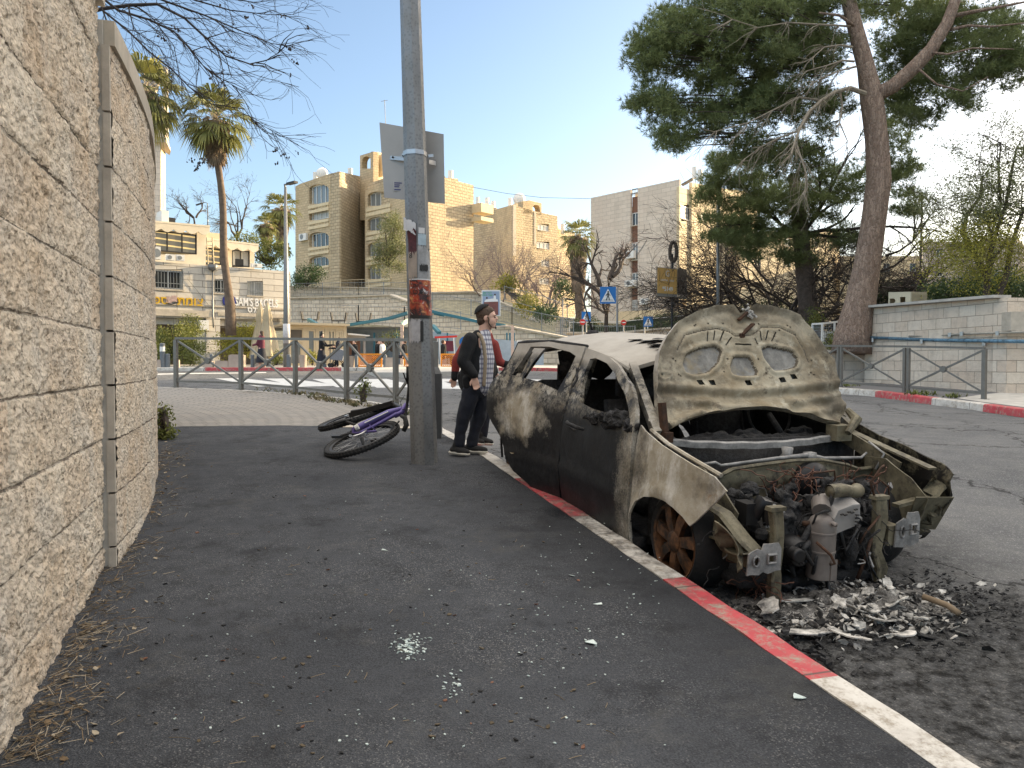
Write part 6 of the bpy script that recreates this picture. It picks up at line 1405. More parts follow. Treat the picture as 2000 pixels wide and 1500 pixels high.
# ================================================================== BUILDINGS
class Fac:
    def __init__(s, p0, Y0, p1, Y1):
        a = P(p0, 700, Y0); b = P(p1, 700, Y1); s.a = Vector((a.x, a.y, 0)); s.b = Vector((b.x, b.y, 0)); s.d = (s.b - s.a).normalized(); s.L = (s.b - s.a).length
        s.n = Vector((s.d.y, -s.d.x, 0)); s.n = -s.n if s.n.dot(s.a) > 0 else s.n
    def uz(s, px, py):
        r = P(px, py, 1) - Vector((0, 0, CZ)); k = s.a.dot(s.n) / Vector((r.x, r.y, 0)).dot(s.n); q = Vector((0, 0, CZ)) + r * k
        return ((Vector((q.x, q.y, 0)) - s.a).dot(s.d), q.z)
    def pt(s, u, z, off=0.0): p = s.a + s.d * u + s.n * off; return Vector((p.x, p.y, z))
    def at(s, px, py, off=0.0): u, z = s.uz(px, py); return s.pt(u, z, off)
    def wall(s, name, outline, holes, mat, root, thick=.25, z0=None, sp=9.0):
        o = [s.uz(*p) for p in outline]
        if z0 is not None: o = [(u, z0) if z < z0 else (u, z) for u, z in o]
        hs = [[s.uz(*p) for p in h] for h in holes]
        fn = lambda u, z: tuple(s.pt(u, z)); v, f = panel(o, hs, sp, fn, thick)
        n = len(v) // 2
        # make sure the thickness goes inwards
        if (Vector(v[n]) - Vector(v[0])).dot(s.n) > 0: v = [Vector(p) - s.n * thick for p in v]
        mb = MB(); mb.add(v, f); me_o = mb.build(name, mat, root)
        ul = me_o.data.uv_layers.new(name='UVMap'); rm = RM[root.name]
        for l in me_o.data.loops: p = rm @ me_o.data.vertices[l.vertex_index].co; ul.data[l.index].uv = ((Vector((p.x, p.y, 0)) - s.a).dot(s.d) + (Vector((p.x, p.y, 0)) - s.a).dot(s.n) * .7, p.z)
        return me_o
    def box(s, mb, x0, y0, x1, y1, o0, o1):
        u0, z1 = s.uz(x0, y0); u1, z0 = s.uz(x1, y1); z1b = s.uz(x1, y0)[1]; z1 = (z1 + z1b) / 2
        mb.prism([s.pt(u0, z0), s.pt(u1, z0), s.pt(u1, z1), s.pt(u0, z1)], s.n * o0, s.n * o1)
    def window(s, r, root, glass='darkglass', frame='alu', mull=1, rec=.16, arch=False, sill=True, grille=False, trans=0):
        x0, y0, x1, y1 = r; u0, zt = s.uz(x0, y0); u1, zb = s.uz(x1, y1); t = .05 * (zt - zb) / 1.2 + .02
        mb = MB()
        def bar(ua, za, ub, zb_, o0=-rec, o1=-rec + .06): mb.prism([s.pt(ua, za), s.pt(ub, za), s.pt(ub, zb_), s.pt(ua, zb_)], s.n * o0, s.n * o1)
        bar(u0, zb, u0 + t, zt); bar(u1 - t, zb, u1, zt); bar(u0 + t, zt - t, u1 - t, zt); bar(u0 + t, zb, u1 - t, zb + t)
        for k in range(mull): uc = lerp(u0, u1, (k + 1) / (mull + 1)); bar(uc - t / 2, zb + t, uc + t / 2, zt - t)
        if trans: zc = lerp(zb, zt, trans); bar(u0 + t, zc - t / 2, u1 - t, zc + t / 2, -rec + .062, -rec + .07)
        w_ = mb.build('window', MT[frame], root)
        mb = MB(); mb.prism([s.pt(u0, zb), s.pt(u1, zb), s.pt(u1, zt), s.pt(u0, zt)], s.n * (-rec - .03), s.n * (-rec)); mb.build('pane', MT[glass], w_)
        if sill: mb = MB(); mb.prism([s.pt(u0 - .06, zb - .08), s.pt(u1 + .06, zb - .08), s.pt(u1 + .06, zb), s.pt(u0 - .06, zb)], s.n * -.1, s.n * .06); mb.build('sill', MT['coping'], w_)
        if grille:
            mb = MB(); k = max(3, int((u1 - u0) / .14))
            for i in range(k + 1): uc = lerp(u0, u1, i / k); mb.prism([s.pt(uc - .012, zb), s.pt(uc + .012, zb), s.pt(uc + .012, zt), s.pt(uc - .012, zt)], s.n * .04, s.n * .06)
            for f in (.05, .3, .95): z = lerp(zb, zt, f); mb.prism([s.pt(u0, z - .015), s.pt(u1, z - .015), s.pt(u1, z + .015), s.pt(u0, z + .015)], s.n * .061, s.n * .08)
            mb.build('grille', MT['grey'], w_)
        return w_
def rect(x0, y0, x1, y1): return [(x0, y1), (x1, y1), (x1, y0), (x0, y0)]
def archp(x0, y0, x1, y1, h): return [(x0, y1), (x1, y1), (x1, y0 + h)] + [(lerp(x1, x0, .5 - .5 * math.cos(math.pi * i / 8)), y0 + h - h * math.sin(math.pi * i / 8)) for i in range(1, 8)] + [(x0, y0 + h)]
def massing(root, corners, ztop, z0, mat, name='body', shrink=.3):
    c = Vector((sum(p[0] for p in corners) / len(corners), sum(p[1] for p in corners) / len(corners), 0))
    pts = [Vector((p[0], p[1], 0)) for p in corners]; mb = MB(); n_ = len(pts)
    q = [p + (c - p).normalized() * shrink for p in pts]
    V = [(p.x, p.y, z0) for p in q] + [(p.x, p.y, ztop) for p in q]; F = [tuple(range(n_, 2 * n_))] + [(i, (i + 1) % n_, (i + 1) % n_ + n_, i + n_) for i in range(n_)]
    uv = [[(p[0], p[1]) for p in V[n_:]]]
    for i in range(n_): L = (pts[(i + 1) % n_] - pts[i]).length; uv.append([(0, z0), (L, z0), (L, ztop), (0, ztop)])
    mb.add(V, F, uv); return mb.build(name, MT[mat], root)
def ac(F, x0, y0, x1, y1, root, name='air_conditioner', off=.35):
    mb = MB(); F.box(mb, x0, y0, x1, y1, .05, off); o = mb.build(name, MT['white'], root)
    u0, zt = F.uz(x0, y0); u1, zb = F.uz(x1, y1); r = (zt - zb) * .36; c = F.pt(lerp(u0, u1, .4), (zt + zb) / 2, off + .005)
    mb = MB(); mb.tube([c, c + F.n * .012], r, 14); mb.build('fan', MT['grey'], o); return o
# ---- shop block
sh = thing('shop_building', 'pale limestone shop building with a bookshop sign and a bagel shop sign', 'building', P(430, 715, 42))
F = Fac(268, 39.3, 567, 44.2); F1 = F
gz = 1.0
wr1, wr2, wr3 = (302, 526, 357, 566), (419, 545, 446, 573), (483, 549, 513, 578)
F.wall('wall', [(268, 730), (567, 730), (567, 530.5), (410, 519), (268, 508)], [rect(*wr1), rect(*wr2), rect(*wr3), rect(285, 620.5, 403, 712), rect(430, 622, 557, 712)], MT['fShop'], sh, .3, .6)
F.window(wr1, sh, 'darkglass', 'alu', 1, .2, grille=True); F.window(wr2, sh, 'darkglass', 'alu', 1, .15, grille=True); F.window(wr3, sh, 'curtain', 'alu', 1, .15, grille=True)
mb = MB(); F.box(mb, 285, 620.5, 404, 722, -2.6, -2.5); F.box(mb, 430, 622, 557, 722, -2.6, -2.5); mb.build('shop_interior', MT['interior'], sh)
mb = MB(); F.box(mb, 268, 605, 412, 620, .005, .12); F.box(mb, 268, 600, 567, 603, .0, .08); F.box(mb, 425, 612, 567, 621.5, .01, .06); mb.build('fascia_band', MT['coping'], sh)
mb = MB()
for x in (340, 384): F.box(mb, x, 621, x + 1.2, 712, -.2, -.14)
for x in (455, 500, 530): F.box(mb, x, 641, x + 1.5, 712, -.3, -.22)
F.box(mb, 430, 641, 557, 643, -.3, -.2); F.box(mb, 285, 640, 403, 641.5, -.2, -.15); mb.build('shopfront_frame', MT['grey'], sh)
mb = MB(); F.box(mb, 387, 626, 405, 645, .02, .3); mb.build('notice_board', MT['white'], sh)
for x in (432, 466, 484, 493, 534):
    mb = MB(); F.box(mb, x, 623.5, x + 10, 627.5, -.5, -.4); mb.build('strip_light', MT['lamp'], sh)
mb = MB(); mb.tube([F.at(414.5, 527, .1), F.at(414.5, 618, .1), F.at(416, 640, .1)], .05, 8); mb.box(F.at(414.5, 523, .15), (.35, .3, .3), taper=1.3); mb.build('downpipe', MT['galv'], sh, True)
mb = MB(); mb.tube([F.at(368, 530, .04), F.at(367, 546, .04), F.at(385, 568, .04), F.at(410, 600, .04)], .012, 5); mb.tube([F.at(395, 521, .04), F.at(397, 541, .04), F.at(400, 523, .04)], .012, 5); mb.build('cable', MT['grey'], sh)
d_ = F.d; back = -F.n * 9
massing(sh, [tuple(F.a.xy), tuple(F.b.xy), tuple((F.b + back).xy), tuple((F.a + back).xy)], F.at(500, 526).z - .35, 3.4, 'fShop', 'rear_block', .5)
def ftext(F, s, px, py, size, mat, root, name='lettering', ex=.03, xs=1.0): return text_mesh(name, s, size, mat, facing(F.at(px, py, .06), F.n), root, ex, offset=.02 * size, xs=xs)
ftext(F, 'תמוצ', 371, 589.5, .62, MT['yellowletter'], sh); ftext(F, 'םירפס', 297, 586, .58, MT['yellowletter'], sh)
ftext(F, "SAM'S BAGELS", 501, 592, .62, MT['signwhite'], sh, xs=.62); ftext(F, 'סלגייב', 501, 606, .42, MT['signwhite'], sh)
bk = MB(); u, z = F.uz(334.5, 585)
for k, (a, b) in enumerate(((-.26, .0), (.0, .26))): bk.prism([F.pt(u + a, z - .17 + .06 * k), F.pt(u + b, z - .20 + .08 * k), F.pt(u + b, z + .14 + .07 * k), F.pt(u + a, z + .15 + .05 * k)], F.n * .04, F.n * .09)
bo = bk.build('book_emblem', simple('pinkish print', (.42, .30, .28), .7, 0, .3, 9), sh); mb = MB(); mb.prism([F.pt(u - .28, z - .20), F.pt(u, z - .23), F.pt(u + .28, z - .12), F.pt(u + .28, z - .17), F.pt(u, z - .28), F.pt(u - .28, z - .25)], F.n * .03, F.n * .10); mb.build('emblem_edge', MT['signblack'], bo)
mb = MB(); c = F.at(447, 588, .04); mb.tube([c, c + F.n * .05], .36, 30); lg = mb.build('round_logo', MT['navysign'], sh, 30)
u, z = F.uz(449, 588); mb = MB(); mb.prism([F.pt(u - .05, z - .34), F.pt(u + .14, z - .34), F.pt(u + .16, z - .05), F.pt(u + .10, z + .06), F.pt(u - .02, z + .06), F.pt(u - .07, z - .05)], F.n * .092, F.n * .1); mb.prism([F.pt(u - .28, z - .24), F.pt(u - .12, z - .33), F.pt(u - .03, z - .16), F.pt(u - .08, z - .06)], F.n * .1015, F.n * .105); mb.tube([F.pt(u + .03, z + .13, .095), F.pt(u + .03, z + .13, .105)], .08, 12); mb.prism([F.pt(u - .07, z + .18), F.pt(u + .13, z + .18), F.pt(u + .15, z + .27), F.pt(u - .09, z + .27)], F.n * .106, F.n * .11); mb.build('logo_figure', MT['signwhite'], lg)
# penthouses with scalloped canopies
def pent(x0, x1, yt0, yt1, yb0, yb1, Y0, Y1, wins, cy0, cy1, lobes, root):
    F = Fac(x0, Y0, x1, Y1)
    hs = [rect(*w[:4]) for w in wins]
    F.wall('upper_wall', [(x0, yb0 + 6), (x1, yb1 + 6), (x1, yt1), (x0, yt0)], hs, MT['cream'], root, .25)
    for w in wins: F.window(w[:4], root, w[4], 'darkframe', w[5], .08, sill=False)
    u0, z0 = F.uz(x0 - 2, cy0); u1, z1 = F.uz(x1, cy1); pts = [F.pt(u0, z0), F.pt(u0, z0 - .28)]
    for k in range(lobes):
        for j in range(1, 7): t = (k + j / 6) / lobes; pts.append(F.pt(lerp(u0, u1, t), lerp(z0, z1, t) - .28 - .16 * math.sin(math.pi * j / 6)))
    pts.append(F.pt(u1, z1)); mb = MB(); mb.prism(pts, F.n * .55, F.n * .65); mb.prism([F.pt(u0, z0), F.pt(u1, z1), F.pt(u1, z1 + .1), F.pt(u0, z0 + .1)], F.n * -.3, F.n * .67); mb.build('scalloped_canopy', MT['cream'], root)
    massing(root, [tuple(F.a.xy), tuple(F.b.xy), tuple((F.b - F.n * 6).xy), tuple((F.a - F.n * 6).xy)], F.at(x1, yt1).z - .1, F.at(x0, yb0).z - .6, 'cream', 'upper_block', .4); return F
n = NT('lit office glass', .1); st_ = n.math('GREATER_THAN', n.math('SINE', n.math('MULTIPLY', n.math('ADD', n.sep(n.obj)[2], n.math('MULTIPLY', n.sep(n.obj)[0], .06)), 19)), .72)
c = n.mix(st_, (.10, .095, .08), (.50, .38, .18)); n.col(c); n.put(n.b.inputs['Emission Color'], c); n.b.inputs['Emission Strength'].default_value = .5; MT['office'] = n.m
FP = pent(285, 402, 441, 452, 511, 517, 41, 43, [(297, 449, 384.5, 497, 'office', 2), ], 437, 447, 5, sh)
FQ = pent(394, 497, 473, 484, 519, 525, 45, 47, [(399, 484, 432, 518, 'office', 1), (453, 487, 488, 522, 'curtain', 1)], 470, 482, 5, sh)
ac(F1, 342, 499, 357, 511, sh); ac(F1, 322, 498, 338, 510, sh); ac(F1, 296, 483, 311, 508, sh); ac(F1, 488, 516, 508, 524, sh)
mb = MB(); F1.box(mb, 459, 506, 475, 522, .0, .06); mb.build('satellite_panel', MT['signblack'], sh)
mb = MB()
for x in (411, 422): mb.bar(F1.at(x, 517, -.4), F1.at(x - 3, 462, -.4), .05)
for k in range(6): mb.bar(F1.at(411 - k * .4, 510 - k * 8, -.4), F1.at(421.5 - k * .4, 510 - k * 8, -.4), .04)
mb.build('roof_ladder', MT['canvas'], sh)
mb = MB(); FP.box(mb, 318, 410, 332, 436, -1.2, -.2); FP.box(mb, 300, 415, 316, 436, -1, -.95); mb.build('water_tank', MT['white'], sh); mb = MB(); FP.box(mb, 333, 423, 347, 439, -1.2, -.4); mb.build('roof_unit', MT['darkframe'], sh)
mb = MB(); FQ.box(mb, 399, 452, 436, 472, -3, -.5); mb.build('roof_room', MT['plaster'], sh)
# ---- tower block
tw = thing('tower', 'slender pale concrete stair tower with an overhanging top behind the palm crowns', 'building', P(310, 600, 60))
F = Fac(282, 59, 314, 59.5); F.wall('shaft', [(282, 470), (314, 470), (314, 270), (282, 270)], [], MT['fPale'], tw, .5, 3)
F = Fac(314, 59.5, 323, 61.5); F.wall('shaft_side', [(314, 470), (323, 470), (323, 270), (314, 270)], [], MT['plaster'], tw, .3, 3)
a, b = P(282, 270, 58.6), P(321, 270, 59); c = P(330, 270, 61.5)
mb = MB(); zt, zb = P(300, 190, 59).z, P(300, 268, 59).z; foot = [(a.x, a.y), (b.x, b.y), (c.x, c.y), (a.x, a.y + 4)]
mb.prism([(x, y, zb) for x, y in foot], (0, 0, 0), (0, 0, zt - zb)); mb.prism([(x, y, zb - .3) for x, y in foot], (0, .3, 0), (0, .2, .3)); zr = P(300, 133, 59).z
mb.prism([(a.x, a.y, zr), (b.x + .3, b.y, zr), (c.x, c.y, zr), (a.x, a.y + 4, zr)], (0, 0, -.12), (0, 0, .1)); mb.bar((b.x + .1, b.y + .1, zt), (b.x + .1, b.y + .1, zr), .3); mb.bar((c.x - .1, c.y - .2, zt), (c.x - .1, c.y - .2, zr), .2); mb.prism([(a.x, a.y + .1, zt), (b.x - .9, b.y + .1, zt), (b.x - .1, b.y + .1, zr - .13), (a.x, a.y + .1, zr - .13)], (0, 0, 0), (0, .3, 0)); mb.build('overhanging_top', MT['fPale'], tw)
# ---- rough stone apartment block
A1 = thing('apartment_building', 'rough-stone apartment block with arched balconies, its right side catching the low sun', 'building', P(750, 560, 92))
def arches(F, xa, xb, rows, root, h=9):
    hs = []
    for y0, y1 in rows: hs.append(archp(xa, y0, xb, y1, h))
    return hs
F = Fac(577, 96.5, 645, 92); r1 = [(360, 398), (406, 430), (453, 482), (500, 520)]
F.wall('balcony_wall', [(577, 600), (645, 600), (645, 339), (586, 359), (577, 364)], arches(F, 604, 642, r1, A1), MT['fSmooth'], A1, .3, 5)
mb = MB(); F.box(mb, 600, 350, 643, 530, -.9, -.8); mb.build('loggia_back', MT['plaster'], A1)
for i, (y0, y1) in enumerate(r1): F.window((606, y0 + 4, 641, y1 - (6 if i == 1 else 2)), A1, ['paleglass', 'curtain', 'darkglass', 'darkglass'][i], 'alu', 3, .35, sill=False)
def balus(F, x0, x1, y1):
    mb = MB(); F.box(mb, x0, y1 + .5, x1, y1 + 2, .0, .12); F.box(mb, x0, y1 + 10, x1, y1 + 12, .0, .12); k = 0
    while x0 + 2 + k * 2.9 < x1 - 1: F.box(mb, x0 + 2 + k * 2.9, y1 + 2, x0 + 3.2 + k * 2.9, y1 + 10, .0, .07); k += 1
    mb.build('balustrade', MT['plaster'], A1)
for y0, y1 in r1: balus(F, 603, 643, y1)
F2a = Fac(645, 92, 663, 91); F2a.wall('rough_wall', [(645, 600), (663, 600), (663, 335), (645, 339)], [], MT['fRough'], A1, .3, 5)
F2b = Fac(663, 91, 711, 99.5); F2b.wall('rough_wall', [(663, 600), (711, 600), (711, 346), (663, 335)], [], MT['fRough'], A1, .3, 5)
F3 = Fac(703, 97, 729, 95); F3.wall('stair_tower_wall', [(703, 430), (729, 430), (729, 296), (703, 304)], [archp(707, 305, 725, 329, 12)], MT['fSmooth'], A1, .8)
mb = MB(); F3.box(mb, 704, 300, 728, 340, -1.6, -1.5); mb.build('niche_back', MT['plaster'], A1)
F3b = Fac(729, 95, 752, 100); F3b.wall('stair_tower_wall', [(729, 430), (752, 430), (752, 299), (729, 296)], [], MT['fRough'], A1, .3)
F4 = Fac(713, 92.5, 766, 89); r4 = [(374, 402), (423, 450), (472, 500), (516, 545)]
F4.wall('balcony_wall', [(713, 600), (766, 600), (766, 352), (713, 372)], arches(F4, 718, 762, r4, A1), MT['fSmooth'], A1, .3, 5)
mb = MB(); F4.box(mb, 715, 365, 765, 556, -.9, -.8); mb.build('loggia_back', MT['plaster'], A1)
for i, (y0, y1) in enumerate(r4): F4.window((720, y0 + 4, 760, y1 - 2), A1, 'paleglass', 'alu', 3, .35, sill=False)
for y0, y1 in r4: balus(F4, 716, 764, y1)
F4b = Fac(766, 89, 798, 85.8); F4b.wall('rough_wall', [(766, 600), (798, 600), (798, 341), (766, 352)], [], MT['fSmooth'], A1, .3, 5)
F5 = Fac(798, 85.8, 925, 93.8); F5.wall('rough_wall', [(798, 600), (925, 600), (925, 362), (895, 354), (894, 349), (870, 347), (869, 344), (798, 334)], [], MT['fRough'], A1, .3, 5)
q = [tuple(f.xy) for f in (Fac(577, 96.5, 645, 92).a, F2a.a, F2a.b, F2b.b, F4.a + Vector((0, .5, 0)), F4b.a, F5.a, F5.b)]; q += [(F5.b.x - 8, F5.b.y + 14), (q[0][0] - 1, q[0][1] + 14)]
massing(A1, q, F2a.at(655, 342).z - .6, 5, 'fRough', 'body', .45)
mb = MB(); c = P(628, 338, 97); mb.lathe([(.001, .0), (.5, .06), (.75, .22)], c, 20, 'Y'); mb.bar(c + Vector((0, .2, 0)), c + Vector((0, .4, -1.3)), .08); mb.build('satellite_dish', MT['white'], A1, True)
for i, (px, py, Y) in enumerate(((616, 346, 98), (684, 338, 99), (880, 343, 96))): mb = MB(); c = P(px, py, Y); mb.tube([c + Vector((0, 0, -.9)), c + Vector((0, 0, .6))], .32, 12); mb.build('water_heater', MT['white'], A1, 40)
mb = MB(); F5.box(mb, 921, 402, 945, 422, 0.0, 1.6); F5.box(mb, 921, 428, 945, 438, .0, 1.6); mb.build('side_balcony', MT['plaster'], A1)
ac(Fac(577, 96.5, 645, 92), 588, 457, 602, 469, A1)
# ---- second rough stone block
B1 = thing('apartment_building', 'farther stone apartment block with an arched roof turret and white window bands', 'building', P(1010, 590, 122))
G1 = Fac(920, 127, 968, 122); G1.wall('rough_wall', [(920, 620), (968, 620), (968, 406), (920, 400)], [], MT['fRough'], B1, .3, 6)
G2 = Fac(968, 122, 1001, 117.5); G2.wall('rough_wall', [(968, 620), (1001, 620), (1001, 400), (968, 409)], [], MT['fSmooth'], B1, .3, 6)
G3 = Fac(1001, 117.5, 1089, 124); wb = [(1050, 438, 1072, 452), (1048, 472, 1073, 487), (1057, 508, 1073, 521), (1053, 543, 1073, 556)]
G3.wall('rough_wall', [(1001, 620), (1089, 620), (1089, 422), (1046, 413), (1001, 400)], [rect(*w_) for w_ in wb], MT['fRough'], B1, .3, 6)
for w_ in wb: G3.window(w_, B1, 'curtain', 'alu', 2, .15)
mb = MB(); G3.box(mb, 1001, 400, 1007, 500, .01, .15); G3.box(mb, 1043, 414, 1046, 480, .01, .08); mb.build('downpipe', MT['coping'], B1)
G3.wall('turret', [(1022, 416), (1058, 420), (1058, 397), (1034, 391), (1022, 393)], [archp(1039, 400, 1055, 417, 8)], MT['fSmooth'], B1, 1.2)
mb = MB(); G3.box(mb, 1024, 396, 1057, 424, -2.5, -1.9); mb.build('niche_back', MT['plaster'], B1)
G4 = Fac(1089, 126, 1123, 130); G4.wall('rough_wall', [(1089, 620), (1123, 620), (1123, 455), (1089, 447)], [], MT['fRough'], B1, .3, 6)
massing(B1, [tuple(G1.a.xy), tuple(G2.a.xy), tuple(G3.a.xy), tuple(G3.b.xy), tuple((G3.b + Vector((2, 14, 0))).xy), tuple((G1.a + Vector((0, 14, 0))).xy)], G2.at(985, 412).z - .5, 6, 'fRough', 'body', .6)
mb = MB(); c = P(1014, 388, 121); mb.lathe([(.001, .0), (.6, .08), (.95, .28)], c, 20, 'Y'); mb.bar(c, c + Vector((0, .3, -1.5)), .1); mb.build('satellite_dish', MT['white'], B1, True)
for px, py in ((933, 396), (951, 397), (963, 404), (996, 398), (1099, 448)): mb = MB(); c = P(px, py, 126); mb.tube([c + Vector((0, 0, -.8)), c + Vector((0, 0, .9))], .33, 10); mb.build('water_heater', MT['white'], B1, 40)
# ---- pale block
W1 = thing('apartment_building', 'pale flat-fronted apartment block with a narrow brown window strip', 'building', P(1280, 620, 80))
H = Fac(1154, 84.5, 1327, 76)
H.wall('wall', [(1154, 650), (1231.5, 650), (1231.5, 370), (1154, 386.5)], [], MT['fPale'], W1, .3, 3); H.wall('wall', [(1245.5, 650), (1327, 650), (1327, 350), (1245.5, 367.5)], [], MT['fPale'], W1, .3, 3)
mb = MB(); H.box(mb, 1231, 372, 1246, 640, -.9, -.8); mb.build('recess', MT['plaster'], W1)
mb = MB()
for y0, y1 in ((383, 415), (440, 472), (508, 532), (561, 585), (608, 628)): H.box(mb, 1231.8, y0, 1245.2, y1, -.35, -.3)
mb.build('brown_panel', MT['brown'], W1)
for y0, y1, g in ((416, 439, 'darkglass'), (474, 507, 'paleglass'), (533, 560, 'paleglass'), (586, 607, 'curtain')): H.window((1232, y0, 1245, y1), W1, g, 'alu', 1, .3)
mb = MB(); H.box(mb, 1232, 368, 1245, 369, -.2, -.15); H.box(mb, 1232, 376, 1245, 377, -.2, -.15)
for k in range(4): H.box(mb, 1232.5 + k * 3.6, 369, 1233.3 + k * 3.6, 382, -.2, -.15)
mb.build('roof_railing', MT['grey'], W1)
ac(H, 1226, 491, 1243, 504, W1, off=.5); ac(H, 1225.5, 548, 1244, 559, W1, off=.5); ac(H, 1253, 583, 1270, 594, W1)
mb = MB(); mb.tube([H.at(1262, 595, .05), H.at(1262, 620, .05)], .03, 5); mb.tube([H.at(1247, 495, .05), H.at(1257, 480, .05), H.at(1264, 468, .05)], .03, 5); mb.build('cable', MT['grey'], W1)
H2 = Fac(1327, 76, 1351, 78.2); w2 = (1330, 400, 1349, 432); H2.wall('side_wall', [(1327, 650), (1351, 650), (1351, 372), (1327, 364)], [rect(*w2), rect(1331, 590, 1339, 612)], MT['plaster'], W1, .3, 3); H2.window(w2, W1, 'paleglass', 'alu', 2, .1)
H3 = Fac(1351, 77.6, 1480, 91); w3 = [(1369, 417, 1377, 432), (1342 + 12, 592, 1362, 616), (1372, 560, 1378, 572)]
H3.wall('side_wall', [(1351, 650), (1480, 650), (1480, 376), (1398, 366), (1351, 356)], [rect(*w_) for w_ in w3], MT['plaster'], W1, .3, 3)
for w_ in w3: H3.window(w_, W1, 'darkglass', 'alu', 0, .12)
massing(W1, [tuple(H.a.xy), tuple(H.b.xy), tuple(H2.b.xy), tuple(H3.b.xy), tuple((H3.b + Vector((-6, 8, 0))).xy), tuple((H.a + Vector((4, 12, 0))).xy)], H.at(1300, 362).z - 1.4, 3, 'fPale', 'body', .5)
for px, py in ((1356, 337), (1367, 342)): mb = MB(); c = P(px, py, 80); mb.tube([c + Vector((0, 0, -.6)), c + Vector((0, 0, .55))], .26, 12); mb.bar(c + Vector((.1, 0, -.6)), c + Vector((.1, 0, -1.3)), .06); mb.build('water_heater', MT['white'], W1, 40)
mb = MB(); mb.prism([P(1330, 361, 79), P(1352, 348, 80), P(1355, 352, 81), P(1334, 364, 80)], (0, 0, 0), (0, 0, .08)); mb.build('solar_panel', MT['darkframe'], W1)
# lower annex and blocks seen through the pines
for k, (x0, Y0, x1, Y1, yt, mat, lab) in enumerate(((1385, 66, 1452, 72, 590, 'plaster', 'low cream annex beside the sunlit side of the pale apartment block'), (1445, 84, 1640, 98, 452, 'plaster', 'sunlit cream building glimpsed behind the pine trunks'), (1640, 96, 1830, 92, 500, 'plaster', 'pinkish building behind the bare thicket right of the big pine'), (1800, 90, 1990, 84, 472, 'fPale', 'distant grey building behind the yellow-green tree'))):
    r = thing('building', lab, 'building', P((x0 + x1) / 2, 620, Y0)); Fk = Fac(x0, Y0, x1, Y1)
    rows = [] if k == 0 else [(x0 + (x1 - x0) * f, yy, x0 + (x1 - x0) * f + 12, yy + 16) for f in (.15, .45, .72) for yy in (yt + 14, yt + 52)]
    Fk.wall('wall', [(x0, 660), (x1, 660), (x1, yt), (x0, yt)], [rect(*w_) for w_ in rows], MT[mat], r, .3, 1.5)
    for w_ in rows: Fk.window(w_, r, 'darkglass', 'alu', 1, .15)
    massing(r, [tuple(Fk.a.xy), tuple(Fk.b.xy), tuple((Fk.b - Fk.n * 10).xy), tuple((Fk.a - Fk.n * 10).xy)], Fk.at(x0, yt).z - .4, 1.5, mat, 'body', .6)
# street-side buildings to the right that keep the junction in shade (outside the picture)
for k, (x0, y0, x1, y1, zt, lab) in enumerate(((60, -34, 76, 62, 25, 'long stone building along the right side of the street, outside the view'), (84, 66, 104, 112, 22, 'stone building farther up the street on the right, outside the view'))):
    r = thing('apartment_building', lab, 'building', ((x0 + x1) / 2, (y0 + y1) / 2, 0)); mb = MB(); mb.prism([(x0, y0, -1), (x1, y0, -1), (x1, y1, -1), (x0, y1, -1)], (0, 0, 0), (0, 0, zt + 1)); mb.build('body', MT['plaster'], r)
    mb = MB()
    for i in range(int((y1 - y0) / 5)):
        for j in range(6): mb.box((x0 - .01, y0 + 3 + i * 5, 2.4 + j * 3), (.06, 1.6, 1.3))
    w_ = mb.build('window_row', MT['darkglass'], r); w_['kind'] = 'stuff'
# ================================================================== TERRACES
def twall(label, pts, zb, t=.5, name='terrace_wall', mat='fTerr'):
    r = thing(name, label, 'wall', P(*pts[0])); mb = MB(); q = [P(*p) for p in pts]; u = 0
    for a, b in zip(q, q[1:]):
        L = (b.xy - a.xy).length; d = Vector((b.x - a.x, b.y - a.y, 0)).normalized(); n_ = Vector((d.y, -d.x, 0)); n_ = -n_ if n_.dot(a) > 0 else n_
        A0, B0 = Vector((a.x, a.y, zb)), Vector((b.x, b.y, zb)); bk = -n_ * t
        V = [A0, B0, b, a, A0 + bk, B0 + bk, b + bk, a + bk]
        mb.add(V, [(0, 1, 2, 3), (3, 2, 6, 7), (5, 4, 7, 6), (1, 5, 6, 2), (4, 0, 3, 7)], [[(u, zb), (u + L, zb), (u + L, b.z), (u, a.z)], [(u, 0), (u + L, 0), (u + L, t), (u, t)], [(u + L, zb), (u, zb), (u, a.z), (u + L, b.z)], [(0, zb), (t, zb), (t, b.z), (0, b.z)], [(0, zb), (t, zb), (t, a.z), (0, a.z)]]); u += L
    mb.build('wall_face', MT[mat], r)
    mb = MB()
    for a, b in zip(q, q[1:]): mb.bar(a + Vector((0, .15, .05)), b + Vector((0, .15, .05)), t + .15, .12)
    mb.build('coping', MT['coping'], r); return r
def pickets(label, pts, ht, mat='grey', sp=.16, name='fence', cat='fence', rad=.013):
    q = [P(*p) for p in pts]; r = thing(name, label, cat, q[0]); bars = MB(); rails = MB(); posts = MB(); up = Vector((0, 0, ht))
    for a, b in zip(q, q[1:]):
        L = (b - a).length; n_ = max(2, int(L / sp))
        for i in range(n_): p = a.lerp(b, i / n_); bars.bar(p + up * .04, p + up * .97, rad)
        for f in (.06, .98): rails.bar(a + up * f, b + up * f, .035)
        m_ = max(1, int(L / 2.6))
        for i in range(m_ + 1): p = a.lerp(b, i / m_); posts.bar(p, p + up * 1.03, .06)
    o = bars.build('infill_bars', MT[mat], r); rails.build('rail', MT[mat], r); posts.build('fence_post', MT[mat], r); return r
twall('long coursed terrace wall left of the lamp pole, below the rough-stone block', [(560, 583, 66), (700, 580, 66), (765, 577, 65), (800, 590, 63)], 1.0)
